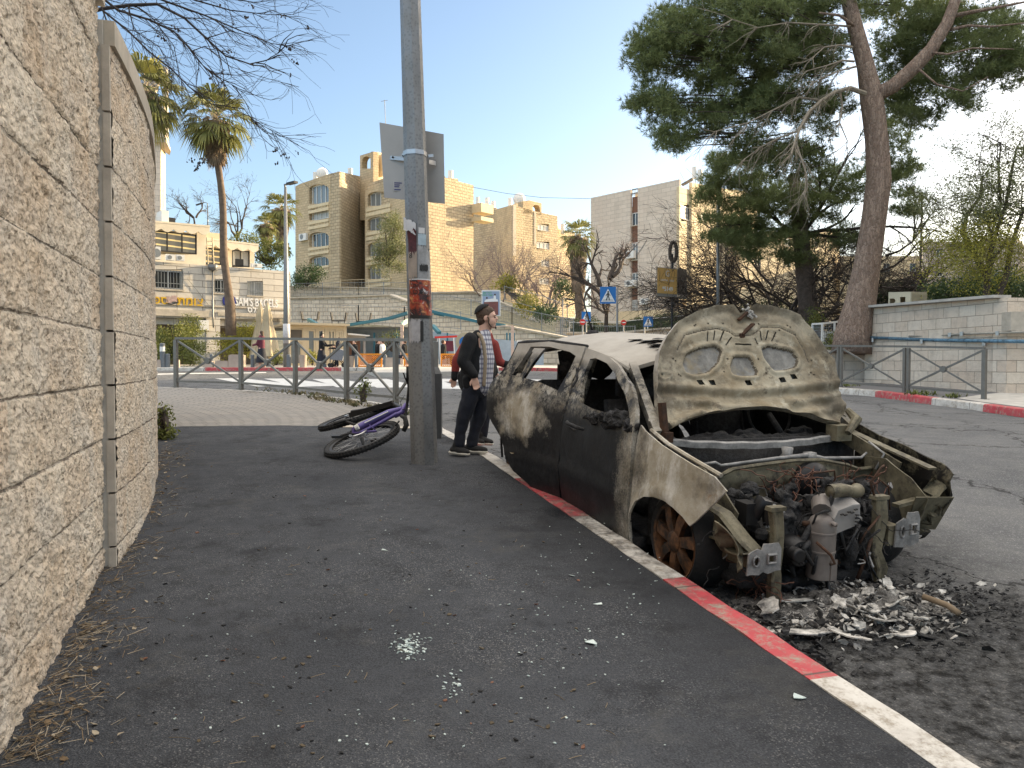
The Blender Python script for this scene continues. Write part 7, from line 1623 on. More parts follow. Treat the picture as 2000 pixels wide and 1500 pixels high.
twall('coursed wall following the sloping path down to the junction behind the boys', [(765, 606, 60), (850, 612, 58), (1000, 640, 54), (1120, 663, 50.5), (1200, 676, 48)], 1.0, mat='fTerr')
twall('upper terrace wall under the sunlit stone face, right of the lamp pole', [(838, 573, 76), (930, 571, 76), (1000, 600, 74), (1060, 612, 72)], 2.5)
twall('low stone wall with white railing in front of the hedge and pale block', [(1105, 651, 55), (1200, 652, 52), (1330, 641, 48), (1480, 636, 46)], 1.0, mat='fRight')
twall('stone retaining wall beneath the dark green hedge, right of the palm', [(1085, 620, 66), (1230, 636, 62)], 1.5)
twall('rubble terrace under the arched-balcony side of the stone block', [(552, 560, 78), (650, 562, 79), (760, 564, 80), (800, 566, 80)], 4)
pickets('grey picket fence along the top of the terrace left of the lamp pole', [(560, 578, 70), (700, 576, 70), (800, 577, 68)], 1.15)
pickets('mesh fence in front of the terrace wall above the pavilion roof', [(572, 625, 52), (700, 630, 52), (790, 634, 51), (900, 644, 50)], 1.15, 'grey', .2)
pickets('picket fence down the sloping path behind the boys', [(845, 603, 57), (1000, 634, 53.5), (1120, 660, 50)], 1.2, 'grey', .14)
pickets('green-grey fence on the upper path right of the billboard', [(985, 586, 66), (1060, 606, 63), (1108, 626, 60)], 1.2, 'grey', .16)
pickets('white tubular railing in front of the clipped hedge', [(1113, 650, 54.8), (1205, 650, 51.8), (1330, 640, 47.8), (1440, 636, 46)], .75, 'white', 2.4, name='handrail', cat='railing')
pickets('grey fence at the street corner right of the sloping path', [(1095, 654, 49), (1160, 668, 47), (1240, 670, 45)], 1.0, 'grey', .16)
pickets('yellowish fence beside the gate below the stone block', [(665, 573, 69), (720, 571, 69)], 1.2, 'canvas', .3)
bwl = thing('painted_wall', 'pale blue painted concrete wall behind the outdoor seating', 'wall', P(850, 700, 47)); mb = MB(); q = [P(676, 640, 49), P(800, 641, 48), P(905, 655, 47), P(1062, 672, 45)]
for a, b in zip(q, q[1:]): mb.prism([Vector((a.x, a.y, 1)), Vector((b.x, b.y, 1)), b, a], (0, 0, 0), (0, .3, 0))
mb.build('wall_face', MT['bconcrete'], bwl)
mb = MB()
for x in (731, 770, 775, 874, 990, 996, 1004): a = P(x, 650, 46.6); b = P(x, 716, 46.6); mb.bar(a, b, .10)
mb.build('painted_upright', MT['teal'], bwl)
mb = MB()
for k, (x, y, w_, h) in enumerate(((1015, 676, 10, 22), (1030, 680, 14, 20), (1048, 682, 10, 16))): mb.box(P(x, y, 44.6), (w_ * .03, .03, h * .03))
mb.build('wall_poster', MT['white'], bwl)
pg = thing('shade_frame', 'teal steel shade beams slanting over the outdoor seating', 'canopy', P(800, 640, 44)); mb = MB()
for a, b in (((660, 638, 46), (760, 622, 44)), ((760, 622, 44), (798, 611, 43)), ((842, 608, 43), (938, 629, 42)), ((848, 612, 43), (868, 616, 43)), ((845, 636, 43), (858, 650, 42)), ((603, 624, 46), (624, 636, 45)), ((950, 631, 43), (985, 636, 44))): mb.bar(P(*a), P(*b), .22, .16)
mb.build('beam', MT['teal'], pg); mb = MB(); mb.prism([P(783, 631, 42), P(806, 618, 43), P(806, 628, 43), P(785, 637, 42)], (0, 0, 0), (0, 0, .05)); mb.build('canopy_sheet', simple('mint sheet', (.35, .55, .45)), pg)
mb = MB(); mb.bar(P(785, 634, 42), P(785, 712, 42), .16); mb.bar(P(1001, 636, 42), P(1001, 712, 42), .16); mb.bar(P(1001, 636, 42), P(955, 638, 43), .05); mb.build('post', simple('weathered pinkish post', (.5, .38, .32)), pg)
rb = thing('market_frame', 'red-topped swing frame with hanging pictures behind the orange lattice', 'stand', P(870, 710, 40)); mb = MB(); mb.bar(P(849, 659, 40), P(893, 657, 40), .10); mb.build('top_bar', MT['signred'], rb); mb = MB()
for x in (853, 858, 886): mb.bar(P(x, 660, 40), P(x + 3, 712, 40), .05)
mb.build('leg', MT['white'], rb); mb = MB(); mb.box(P(877, 676, 40.2), (.5, .03, .55)); mb.build('picture', MT['magenta'], rb)
# ---- pavilion
pv = thing('pavilion', 'cream-framed glazed café pavilion behind the railing', 'pavilion', P(620, 715, 42)); F = Fac(560, 40.5, 677, 42)
bays = [(566, 642, 592, 664), (600, 643, 617, 712), (620, 643, 634, 712), (640, 644, 656, 712), (659, 645, 671, 712), (566, 668, 590, 712)]
F.wall('frame_wall', [(560, 722), (677, 722), (677, 636), (560, 635)], [rect(*b_) for b_ in bays], MT['warmframe'], pv, .12)
for i, b_ in enumerate(bays): F.window(b_, pv, 'paleglass' if i else 'interior', 'warmframe', 1 if i in (3, 4) else 0, .08, sill=False, trans=.55 if i in (3, 4) else 0)
mb = MB(); F.box(mb, 557, 631.5, 680, 637, -3, .35); mb.build('flat_roof', MT['warmframe'], pv); massing(pv, [tuple(F.a.xy), tuple(F.b.xy), tuple((F.b - F.n * 3).xy), tuple((F.a - F.n * 3).xy)], F.at(600, 637).z - .1, 1, 'interior', 'interior', .5)
kk = thing('kiosk', 'small dark-fronted kiosk with a thin pale roof right of the pavilion', 'kiosk', P(700, 715, 43)); F = Fac(678, 43, 714, 43.5); F.wall('wall', [(678, 722), (714, 722), (714, 654), (678, 656)], [rect(682, 664, 710, 700)], MT['sheet'], kk, .1)
mb = MB(); F.box(mb, 680, 660, 712, 704, -.9, -.8); mb.build('interior', MT['brown'], kk); mb = MB(); mb.prism([F.at(676, 651, 0), F.at(718, 655, 0), F.at(718, 657, 0), F.at(676, 654, 0)], F.n * -2, F.n * .4); mb.build('roof', MT['white'], kk)
# ================================================================== STREET THINGS
def on(px, Y): p = P(px, 700, Y); return Vector((p.x, p.y, G(p.x, p.y)))
for i, (x0, x1, Y) in enumerate(((701, 745, 36), (790, 849, 36.3), (862, 897, 36.6))):
    r = thing('lattice_barrier', ['orange lattice barrier left of the lamp pole, behind the railing', 'orange lattice barrier directly behind the lamp pole', 'orange lattice barrier behind the boys'][i], 'barrier', on((x0 + x1) / 2, Y), 'orange lattice barriers round the café seating')
    a, b = on(x0, Y), on(x1, Y); L = (b - a).length; mb = MB(); h = .6
    for k in range(int((L + h) / .09)):
        for s in (1, -1):
            u0, u1 = k * .09 - h, k * .09; za, zb2 = (0, h) if s == 1 else (h, 0)
            ua, ub = max(0, u0), min(L, u1); f0, f1_ = (ua - u0) / h, (ub - u0) / h
            if ub - ua > .01: mb.bar(a + (b - a).normalized() * ua + Vector((0, .006 * s, lerp(za, zb2, f0))), a + (b - a).normalized() * ub + Vector((0, .006 * s, lerp(za, zb2, f1_))), .03, .012)
    mb.build('lattice', MT['orange'], r); mb = MB()
    for z in (.02, .6): mb.bar(a + Vector((0, 0, z)), b + Vector((0, 0, z)), .05, .06)
    for p in (a, b): mb.bar(p, p + Vector((0, 0, .62)), .06)
    mb.build('frame', MT['orange'], r)
def planter(px, Y, wpx, hpx, label, name='planter', plant=True, cyl=False):
    c = on(px, Y); w_ = wpx * Y / 1500; h = hpx * Y / 1500; r = thing(name, label, 'planter', c, 'concrete planters along the far kerb'); mb = MB()
    if cyl: mb.lathe([(w_ * .40, 0), (w_ * .5, h), (w_ * .44, h), (w_ * .42, h - .1), (.001, h - .1)], c, 20)
    else:
        mb.box(c + Vector((0, 0, h / 2)), (w_, w_ * .7, h), taper=.96)
        mb.box(c + Vector((0, 0, h + .012)), (w_ * .8, w_ * .5, .02))
    mb.build('tub', simple('pinkish concrete', (.40, .33, .28), .85, 0, .12, 3) if 'tub' not in MT else MT['tub'], r, 30); return r, c + Vector((0, 0, h))
MT['tub'] = simple('pinkish concrete', (.40, .33, .28), .85, 0, .12, 3)
PL = [planter(463, 34.9, 28, 24, 'largest box planter, between two posts of the left railing'), planter(436, 34.9, 24, 12, 'low box planter left of the largest box planter'), planter(408, 34.9, 18, 12, 'low planter under the railing hub left of the palm trunk'), planter(308, 34.9, 16, 14, 'low planter at the foot of the rough wall edge'), planter(347, 34.9, 7, 14, 'narrow planter hidden behind the first railing post'),
      planter(592, 35.2, 15, 24, 'round tapered tub just right of the grey street lamp', cyl=True), planter(687, 35.3, 13, 22, 'round tapered tub in front of the kiosk', cyl=True), planter(762, 35.4, 22, 18, 'wide low planter between the orange barriers'), planter(508, 35, 14, 12, 'low planter behind the woman in the plum top')]
def bollard(px, Y, w_, h, label, top=None, name='bollard'):
    c = on(px, Y); r = thing(name, label, 'bollard', c, 'grey bollards along the far kerb'); mb = MB(); mb.lathe([(w_ / 2, 0), (w_ / 2, h - .03), (w_ / 2 - .03, h), (.001, h)], c, 16); mb.build('body', simple('slate grey paint', (.13, .15, .17)) if 'slate' not in MT else MT['slate'], r, 40)
    if top: mb = MB(); mb.tube([c + Vector((0, 0, top)), c + Vector((0, 0, top + .22))], w_ / 2 + .004, 16); mb.build('band', MT['white'], r, 40)
MT['slate'] = simple('slate grey paint', (.13, .15, .17))
bollard(317.5, 34.9, .22, 1.1, 'tall grey post with a white band beside the rough wall edge', .72, 'ticket_post'); bollard(327, 35, .22, .62, 'short grey bin right of the white-banded post', None, 'bin'); bollard(413.5, 34.9, .17, .6, 'grey bollard left of the palm trunk'); bollard(493, 34.9, .17, .58, 'grey bollard right of the largest box planter'); bollard(564, 35, .2, .58, 'grey bollard at the foot of the street lamp'); bollard(634, 35, .17, .58, 'grey bollard in front of the person in a long black coat'); bollard(696, 35.2, .17, .58, 'grey bollard beside the orange lattice left end'); bollard(752, 35.3, .17, .58, 'grey bollard between the orange barriers')
def umbrella(px, Y, y0, y1, w_, label):
    c = on(px, Y); zt = P(px, y0, Y).z; zb = P(px, y1, Y).z; r = thing('folded_umbrella', label, 'umbrella', c); mb = MB(); V = []; N = 24; pr = [(zt, .03), (zt - .3, .12), (lerp(zt, zb, .3), w_ * .22), (lerp(zt, zb, .32), w_ * .18), (lerp(zt, zb, .7), w_ * .4), (zb, w_ * .5)]
    for z, rr_ in pr:
        for k in range(N): a = 2 * math.pi * k / N; q_ = rr_ * (1 + .22 * math.cos(a * 6)); V.append((c.x + q_ * math.cos(a), c.y + q_ * math.sin(a), z))
    mb.add(V, [(i * N + k, i * N + (k + 1) % N, (i + 1) * N + (k + 1) % N, (i + 1) * N + k) for i in range(len(pr) - 1) for k in range(N)]); mb.build('canopy', MT['canvas'], r, True)
    mb = MB(); mb.tube([c, Vector((c.x, c.y, zt + .05))], .03, 8); mb.box(c + Vector((0, 0, .04)), (.5, .5, .08)); mb.build('pole', MT['sheet'], r)
umbrella(509, 38, 592, 700, .95, 'folded cream parasol behind, left of the nearer folded parasol'); umbrella(523, 37.4, 591, 696, 1.0, 'nearer folded cream parasol in front of the bagel shop sign')
def lamp_post(px, Y, ytop, label, r0=.09, r1=.05, arm=None, head=None, ybot=None, mat='galv', sticker=False):
    c = on(px, Y) if ybot is None else P(px, ybot, Y); zt = P(px, ytop, Y).z; r = thing('street_lamp', label, 'street lamp', c); mb = MB(); pts = [c, Vector((c.x - .0, c.y, lerp(c.z, zt, .35))), Vector((c.x, c.y, zt))]; rr_ = [r0, r0 * .8, r1]
    mb.tube(pts, rr_, 10)
    if arm:
        e = [Vector((c.x, c.y, zt - .01))] + [P(*a) for a in arm]; mb.tube(e, r1 * .8, 7)
        h_ = e[-1]; m2 = MB(); dx_ = (h_ - e[-2]).normalized(); m2.bar(h_ - dx_ * .05, h_ + dx_ * .55, .22, .09); m2.build('lamp_head', MT['darkframe'], r)
    mb.build('pole', MT[mat], r, True)
    if sticker: mb = MB(); mb.tube([c + Vector((0, 0, 1.1)), c + Vector((0, 0, 2.0))], r0 + .004, 12); mb.build('poster', pp, r, True)
lamp_post(560, 35.6, 366, 'tall galvanised street lamp in front of the café pavilion', .16, .06, [(556, 361, 35.6), (564, 359, 35.4)], sticker=True)
lamp_post(406, 72, 404, 'curved street lamp on the skyline above the shop roof', .07, .05, [(405, 397, 72), (400, 395, 72), (394, 397, 72)], ybot=450)
lamp_post(1401, 31, 300, 'slim grey lamp column rising in front of the pine crown behind the bonnet', .085, .07)
lamp_post(1796, 48, 377, 'thin lamp with a short arm on the bright skyline right of the big pine', .09, .06, [(1790, 376, 48), (1778, 378, 48)], mat='darkframe')
lamp_post(1099, 56, 586, 'small hooked street lamp left of the pale block', .05, .04, [(1102, 583, 56), (1108, 584, 56)])
def tsign(px, py, Y, s, label, kind, postpx=None, ybot=690):
    r = thing('road_sign', label, 'road sign', on(px, Y)); c = P(px, py, Y); n_ = Vector((-c.x * .3, -c.y, 0)).normalized(); m4 = facing(c, n_); W = s
    def poly(pts, o0, o1, name, mat, par): mb = MB(); mb.prism([m4 @ Vector((x * W, y * W, 0)) for x, y in pts], n_ * o0, n_ * o1); return mb.build(name, MT[mat], par)
    if kind == 'ped':
        pl = poly([(-.5, -.53), (.5, -.53), (.5, .53), (-.5, .53)], -.02, 0, 'sign_plate', 'blue', r)
        poly([(-.44, -.42), (.44, -.42), (0, .40)], .004, .01, 'triangle', 'signwhite', pl)
        poly([(-.30, -.30), (.30, -.30), (.30, -.285), (-.30, -.285)], .012, .014, 'crossing_line', 'signblack', pl); poly([(-.35, -.37), (.35, -.37), (.35, -.355), (-.35, -.355)], .012, .014, 'crossing_line', 'signblack', pl)
        fig = MB()
        for pts in ([(-.05, .13), (.06, .13), (.05, -.06), (-.04, -.06)], [(-.04, -.05), (.01, -.05), (-.08, -.33), (-.14, -.31)], [(0, -.05), (.05, -.06), (.12, -.31), (.07, -.33)], [(-.05, .12), (-.01, .10), (-.12, -.06), (-.16, -.03)], [(.04, .13), (.07, .10), (.15, -.03), (.11, -.05)]): fig.prism([m4 @ Vector((x * W, y * W, 0)) for x, y in pts], n_ * .0152, n_ * .018)
        fig.tube([m4 @ Vector((0.01 * W, .2 * W, .015)), m4 @ Vector((.01 * W, .2 * W, .019))], .055 * W, 10); fig.build('walking_figure', MT['signblack'], pl)
    elif kind == 'noentry':
        mb = MB(); mb.tube([c - n_ * .02, c], W / 2, 20); pl = mb.build('sign_disc', MT['signred'], r, 30); poly([(-.36, -.09), (.36, -.09), (.36, .09), (-.36, .09)], .004, .01, 'bar', 'signwhite', pl)
    elif kind == 'arrow':
        mb = MB(); mb.tube([c - n_ * .03, c - n_ * .012], W * .85, 28); mb.build('backing_disc', MT['canvas'], r, 30); mb = MB(); mb.tube([c - n_ * .01, c], W / 2, 24); pl = mb.build('sign_disc', MT['blue'], r, 30); poly([(-.06, .3), (.06, .3), (.06, -.1), (.2, -.1), (0, -.34), (-.2, -.1), (-.06, -.1)], .004, .01, 'arrow', 'signwhite', pl)
    pp_ = P(postpx or px, py, Y) + Vector((0, .06, 0)); g = Vector((pp_.x, pp_.y, G(pp_.x, pp_.y))); mb = MB(); mb.tube([g, Vector((pp_.x, pp_.y, P(px, py, Y).z + s * .45))], .04, 8); mb.build('post', MT['galv'], r, True)
tsign(1187.5, 576.5, 30, .62, 'largest blue pedestrian crossing sign, in front of the almond tree', 'ped', 1206)
tsign(1145, 618, 44, .52, 'small blue crossing sign just above the left no-entry sign', 'ped'); tsign(1266, 628, 42, .52, 'small blue crossing sign right of the right no-entry sign', 'ped', 1259)
tsign(1138, 629, 43, .33, 'left no-entry sign, under a small blue crossing sign', 'noentry'); tsign(1218, 630, 42, .30, 'right no-entry sign, between the almond trunk and a blue crossing sign', 'noentry')
tsign(908, 668, 13, .19, 'blue round arrow sign on a beige disc half hidden by the boy', 'arrow')
cs_ = thing('box_sign', 'gold and dark brown box sign on a pole reading 5149', 'sign', on(1312, 30.6)); F = Fac(1283, 30.2, 1322.5, 30.8); F_ = Fac(1322.5, 30.8, 1341, 31.9)
mb = MB(); q = [F.at(1283, 578), F.at(1322.5, 578), F_.at(1341, 577)]; zt = F.at(1300, 523).z; q.append(q[0] + (q[2] - q[1])); mb.prism([Vector((p.x, p.y, q[0].z)) for p in q], (0, 0, 0), (0, 0, zt - q[0].z)); bx_ = mb.build('box', MT['sheet'], cs_)
mb = MB(); F.box(mb, 1284, 524.5, 1321.5, 575, .006, .02); mb.build('front_face', MT['gold'], bx_); mb = MB(); F_.box(mb, 1324, 524.5, 1340, 576, .006, .02); mb.build('side_face', MT['bronze'], bx_)
text_mesh('lettering', 'G', .34, MT['signwhite'], facing(F.at(1303, 535, .03), F.n), bx_, .004); text_mesh('lettering', 'CAPITAL GOLD', .105, MT['signwhite'], facing(F.at(1302.5, 548, .03), F.n), bx_, .003); text_mesh('lettering', '*5149', .24, MT['signwhite'], facing(F.at(1303, 565, .03), F.n), bx_, .004, offset=.004); text_mesh('lettering', '*5149', .16, MT['sheet'], facing(F_.at(1332, 565, .03), F_.n), bx_, .003)
mb = MB(); c = on(1312, 30.9); mb.tube([c, Vector((c.x, c.y, zt + .6))], .045, 8); mb.build('pole', MT['darkframe'], cs_); mb = MB(); c2 = P(1315, 492, 30.9)
for i in range(22):
    a = 2 * math.pi * i / 22; p1 = c2 + Vector((.13 * math.cos(a), 0, .4 * math.sin(a))); a += .29; p2 = c2 + Vector((.13 * math.cos(a), 0, .4 * math.sin(a))); mb.tube([p1, p2], .075, 7)
mb.build('wicker_ring', MT['bark'], cs_, True)
bb = thing('billboard', 'white-framed poster board behind the head of the boy', 'billboard', on(958, 30)); m4 = facing(P(959, 592, 30), (0, -1, 0))
def bpoly(pts, o0, o1, name, mat, par): mb = MB(); mb.prism([m4 @ Vector((x, y, 0)) for x, y in pts], (0, -o0, 0), (0, -o1, 0)); return mb.build(name, MT[mat] if isinstance(mat, str) else mat, par)
fr_ = bpoly([(-.37, -.5), (.37, -.5), (.37, .48), (.34, .51), (-.34, .51), (-.37, .48)], -.08, 0, 'frame', 'white', bb)
bpoly([(-.33, -.46), (.33, -.46), (.33, .46), (-.33, .46)], .003, .006, 'poster', simple('pale blue print', (.28, .36, .50), .5, 0, .15, 2), fr_)
bpoly([(-.28, -.46), (.28, -.46), (.28, .06), (-.28, .06)], .009, .012, 'poster_block', simple('red-brown print', (.20, .07, .06), .6, 0, .2, 6), fr_); bpoly([(-.27, .04), (.28, .06), (.26, .14), (.1, .18), (-.2, .14)], .0125, .015, 'poster_cloth', 'signwhite', fr_)
bpoly([(.10, .15), (.2, .15), (.19, .27), (.14, .31), (.10, .26)], .0155, .018, 'poster_figure', 'signwhite', fr_); mb = MB(); mb.tube([m4 @ Vector((.155, .33, .02)), m4 @ Vector((.155, .33, .022))], .035, 10); mb.tube([m4 @ Vector((-.16, .2, .02)), m4 @ Vector((-.16, .2, .022))], .035, 10); mb.build('poster_head', MT['hair'], fr_)
text_mesh('lettering', 'םש לכל', .11, simple('green print', (.02, .35, .06)), facing(m4 @ Vector((-.15, .40, .008)), (0, -1, 0)), fr_, .002); text_mesh('lettering', 'הבוט הנש', .10, simple('green print', (.02, .35, .06)), facing(m4 @ Vector((-.15, .31, .008)), (0, -1, 0)), fr_, .002)
mb = MB(); g = on(958, 30.1); mb.tube([g, g + Vector((0, 0, 2.2))], .05, 8); mb.build('post', MT['galv'], bb)
cb = thing('utility_cage', 'white-framed mesh cage with meters at the foot of the big pine', 'cage', P(1620, 660, 25.5)); mb = MB()
cc = [P(x, y, Y) for x, y, Y in ((1587, 633, 26.3), (1606, 632, 25.6), (1640, 628, 26.2))]; zb = P(1606, 676, 25.6).z
for p in cc: mb.bar(Vector((p.x, p.y, zb)), p, .06)
mb.bar(cc[0], cc[1], .06); mb.bar(cc[1], cc[2], .06); mb.bar(P(1630, 630, 25.9), Vector((P(1630, 630, 25.9).x, 25.9, zb)), .05); mb.build('frame', MT['white'], cb)
mb = MB()
for k in range(9): a = cc[0].lerp(cc[1], k / 8); mb.bar(Vector((a.x, a.y, zb)), a, .012); a = cc[1].lerp(cc[2], k / 8); mb.bar(Vector((a.x, a.y, zb)), a, .012)
for k in range(9): z = lerp(zb, cc[1].z - .03, k / 8); mb.bar(Vector((cc[0].x, cc[0].y, z)), Vector((cc[1].x, cc[1].y, z)), .012); mb.bar(Vector((cc[1].x, cc[1].y, z)), Vector((cc[2].x, cc[2].y, z)), .012)
mb.build('mesh_panel', MT['grey'], cb); mb = MB(); p = P(1619, 662, 26.3); mb.box(p, (.36, .2, .5)); mb.build('meter_box', MT['white'], cb)
# distant people
def walker(px, Y, h, label, coat, skirt=None, lean=0.0, sit=False, hat=None, yaw=0.0, arm=0.0, name='person'):
    c = on(px, Y); k = h / 1.7; r = thing(name, label, 'person', c); Rz = Matrix.Rotation(yaw, 3, 'Z'); f = lambda x, y, z: c + Rz @ Vector((x + lean * z * .3, y, z - (.42 if sit else 0))) * k
    mb = MB(); ell(mb, f(.02, 0, 1.60), (.09 * k, .075 * k, .12 * k)); cap(mb, f(0, 0, 1.5), f(0, 0, 1.4), .05 * k, .06 * k); cap(mb, f(.09, 0, 1.58), f(.11, 0, 1.57), .014 * k, .012 * k, 6)
    chain(mb, [f(0, 0, 1.36), f(0, 0, 1.1), f(0, 0, .92)], [.13 * k, .12 * k, .13 * k])
    for s in (-1, 1):
        chain(mb, [f(0, .17 * s, 1.38), f(-.05 + arm * .3, .2 * s, 1.10), f(.05 + arm * .6, .17 * s, .92 + arm * .2)], [.05 * k, .04 * k, .03 * k]); cap(mb, f(.06 + arm * .6, .17 * s, .90 + arm * .2), f(.07 + arm * .65, .17 * s, .82 + arm * .22), .03 * k, .022 * k, 8)
        if not sit: chain(mb, [f(0, .08 * s, .9), f(.04 * s, .09 * s, .48), f(.08 * s - .02, .09 * s, .07)], [.085 * k, .06 * k, .045 * k]); cap(mb, f(.08 * s - .03, .09 * s, .05), f(.08 * s + .14, .09 * s, .04), .045 * k, .035 * k, 8)
        else: chain(mb, [f(0, .08 * s, .9), f(.42, .1 * s, .9), f(.44, .1 * s, .47)], [.085 * k, .06 * k, .045 * k])
    remesh('body', mb, .018, MT['skin'], r, 2)
    mb = MB(); chain(mb, [f(0, 0, 1.40), f(0, 0, 1.1), f(0, 0, .9)], [.15 * k, .155 * k, .155 * k], 14)
    for s in (-1, 1): chain(mb, [f(0, .17 * s, 1.38), f(-.05 + arm * .3, .2 * s, 1.10), f(.05 + arm * .6, .17 * s, .95 + arm * .2)], [.068 * k, .058 * k, .05 * k])
    remesh('coat', mb, .022, MT[coat], r, 2)
    mb = MB()
    if skirt == 'long': mb.lathe([(.13 * k, .98 * k), (.17 * k, .85 * k), (.23 * k, .5 * k), (.27 * k, .22 * k), (.001, .22 * k)], c, 18)
    elif not sit:
        for s in (-1, 1): chain(mb, [f(0, .08 * s, .92), f(.04 * s, .09 * s, .5), f(.08 * s - .02, .09 * s, .10)], [.10 * k, .08 * k, .065 * k])
    else:
        for s in (-1, 1): chain(mb, [f(0, .08 * s, .9), f(.42, .1 * s, .9), f(.44, .1 * s, .5)], [.10 * k, .08 * k, .06 * k])
    remesh('skirt' if skirt == 'long' else 'trousers', mb, .022, MT['navy'], r, 1)
    mb = MB(); ell(mb, f(-.02, 0, 1.64), (.10 * k, .085 * k, .10 * k)); 
    if hat == 'long': ell(mb, f(-.06, 0, 1.52), (.07 * k, .085 * k, .14 * k))
    if hat == 'hat': cap(mb, f(0, 0, 1.72), f(0, 0, 1.78), .085 * k, .08 * k)
    remesh('hair', mb, .02, MT['hair'] if hat != 'hat' else MT['signblack'], r, 1); return r
walker(511, 34.6, 1.62, 'woman in a plum top and long dark skirt walking behind the railing', 'magenta', 'long', 0, hat='long', yaw=R(160), arm=.5)
walker(628, 35, 1.52, 'person in a long black coat reaching toward a pushchair', 'fleece', 'long', .05, hat='hat', yaw=R(0), arm=.9)
walker(656, 35.4, 1.35, 'person in dark clothes bending over a pushchair behind the railing', 'navy', None, -.35, hat=None, yaw=R(200), arm=.7)
sc_ = thing('pushchair', 'dark pushchair with a grey hood between two people on the far pavement', 'pushchair', on(662, 34.9)); c = on(660, 34.9); mb = MB(); mb.prism([c + Vector((-.3, 0, .35)), c + Vector((.25, 0, .3)), c + Vector((.35, 0, .75)), c + Vector((.05, 0, .85)), c + Vector((-.3, 0, .6))], (0, -.22, 0), (0, .22, 0)); mb.build('seat_hood', simple('grey cloth', (.2, .21, .23), .9), sc_); mb = MB()
for dx in (-.32, .3): mb.bar(c + Vector((dx, -.2, .1)), c + Vector((-dx * .4, -.2, .6)), .03); mb.bar(c + Vector((dx, .2, .1)), c + Vector((-dx * .4, .2, .6)), .03)
mb.build('frame', MT['blackmetal'], sc_)
for dx in (-.32, .3):
    for dy in (-.22, .22): mb = MB(); mb.tube([c + Vector((dx, dy - .02, .1)), c + Vector((dx, dy + .02, .1))], .1, 14); mb.build('wheel', MT['black'], sc_)
walker(693, 38.5, 1.7, 'seated person in black at the kiosk beside the orange barrier', 'fleece', None, 0, True, yaw=R(-150))
walker(738, 38.5, 1.7, 'seated person in black left of the one in pale clothes', 'fleece', None, 0, True, yaw=R(0)); walker(747, 38.4, 1.7, 'seated person in pale clothes behind the orange barriers', 'white', None, 0, True, yaw=R(180))
walker(866, 38.6, 1.7, 'seated person in black left of the boys behind the orange barrier', 'fleece', None, 0, True, yaw=R(20)); walker(790, 38.4, 1.7, 'seated person in black partly hidden behind the lamp pole', 'fleece', None, 0, True, yaw=R(180))
mb = MB(); mb.tube([P(925, 366, 92), P(990, 378, 90), P(1060, 386, 88), P(1154, 388, 84)], .025, 5); o = mb.build('overhead_cable', MT['darkframe'], None); tag(o, 'thin cable strung between the stone block and the pale block', 'cable')
mb = MB(); mb.tube([P(753, 240, 95), P(751, 195, 95)], .04, 5); mb.tube([P(744, 198, 95), P(757, 196, 95)], .03, 5); mb.tube([P(753, 299, 95), P(753, 240, 95)], .05, 5); o = mb.build('roof_aerial', MT['grey'], None); tag(o, 'thin television aerial on the roof left of the lamp pole', 'aerial')
# garden chairs and dishes silhouetted on the terrace edge
for k, (px, py, fl) in enumerate(((598, 628, 1), (614, 628, -1), (656, 630, 1), (668, 630, -1), (704, 631, 1), (716, 631, -1))):
    c = P(px, py, 46.5); r = thing('garden_chair', ['black chair leftmost on the terrace edge above the pavilion', 'black chair next to the leftmost one above the pavilion', 'black chair facing right near the pavilion roof end', 'black chair facing left near the pavilion roof end', 'black recliner above the kiosk roof', 'black chair rightmost on the terrace edge'][k], 'chair', c, 'black garden chairs on the terrace edge')
    mb = MB(); mb.box(c + Vector((0, 0, .10)), (.42, .4, .05)); mb.build('seat', MT['black'], r); mb = MB(); mb.bar(c + Vector((-.2 * fl, 0, .1)), c + Vector((-.28 * fl, 0, .60)), .05, .4); mb.build('backrest', MT['black'], r)
    for sx in (-.18, .18): mb = MB(); mb.bar(c + Vector((sx, -.18, .1)), c + Vector((sx, -.18, -.15)), .03); mb.build('leg', MT['black'], r)
sheet('seating_terrace', frange(-24, -6, 6), frange(46, 52, 4), lambda x, y: P(640, 634, 46.5).z - .15, MT['concrete'])
# ================================================================== VEGETATION
def grow(mb, rr, p, d, L, r, depth, out, spread=.55, droop=0.0, nseg=4, kids=(2, 4), shrink=.68, sides=5, wob=.22, minr=.004):
    pts = [p]; rad = [r]; q = p.copy(); dd = d.copy()
    for i in range(nseg):
        dd = (dd + Vector((rr.gauss(0, wob), rr.gauss(0, wob), rr.gauss(0, wob) - droop))).normalized(); q = q + dd * L / nseg; pts.append(q.copy()); rad.append(max(minr, r * (1 - .55 * (i + 1) / nseg)))
    mb.tube(pts, rad, sides if r > .03 else 4 if r > .012 else 3, False)
    if depth == 0: out.append((q, dd)); return
    k = rr.randint(*kids)
    for i in range(k + 1):
        t = 1.0 if i == 0 else rr.uniform(.3, 1.0); idx = min(nseg, max(1, int(t * nseg))); b = pts[idx]
        nd = (dd + Vector((rr.gauss(0, spread), rr.gauss(0, spread), rr.gauss(0, spread * .8)))).normalized()
        grow(mb, rr, b, nd, L * shrink * rr.uniform(.75, 1.15), rad[idx] * .75, depth - 1, out, spread, droop, max(2, nseg - 1), kids, shrink, sides, wob, minr)
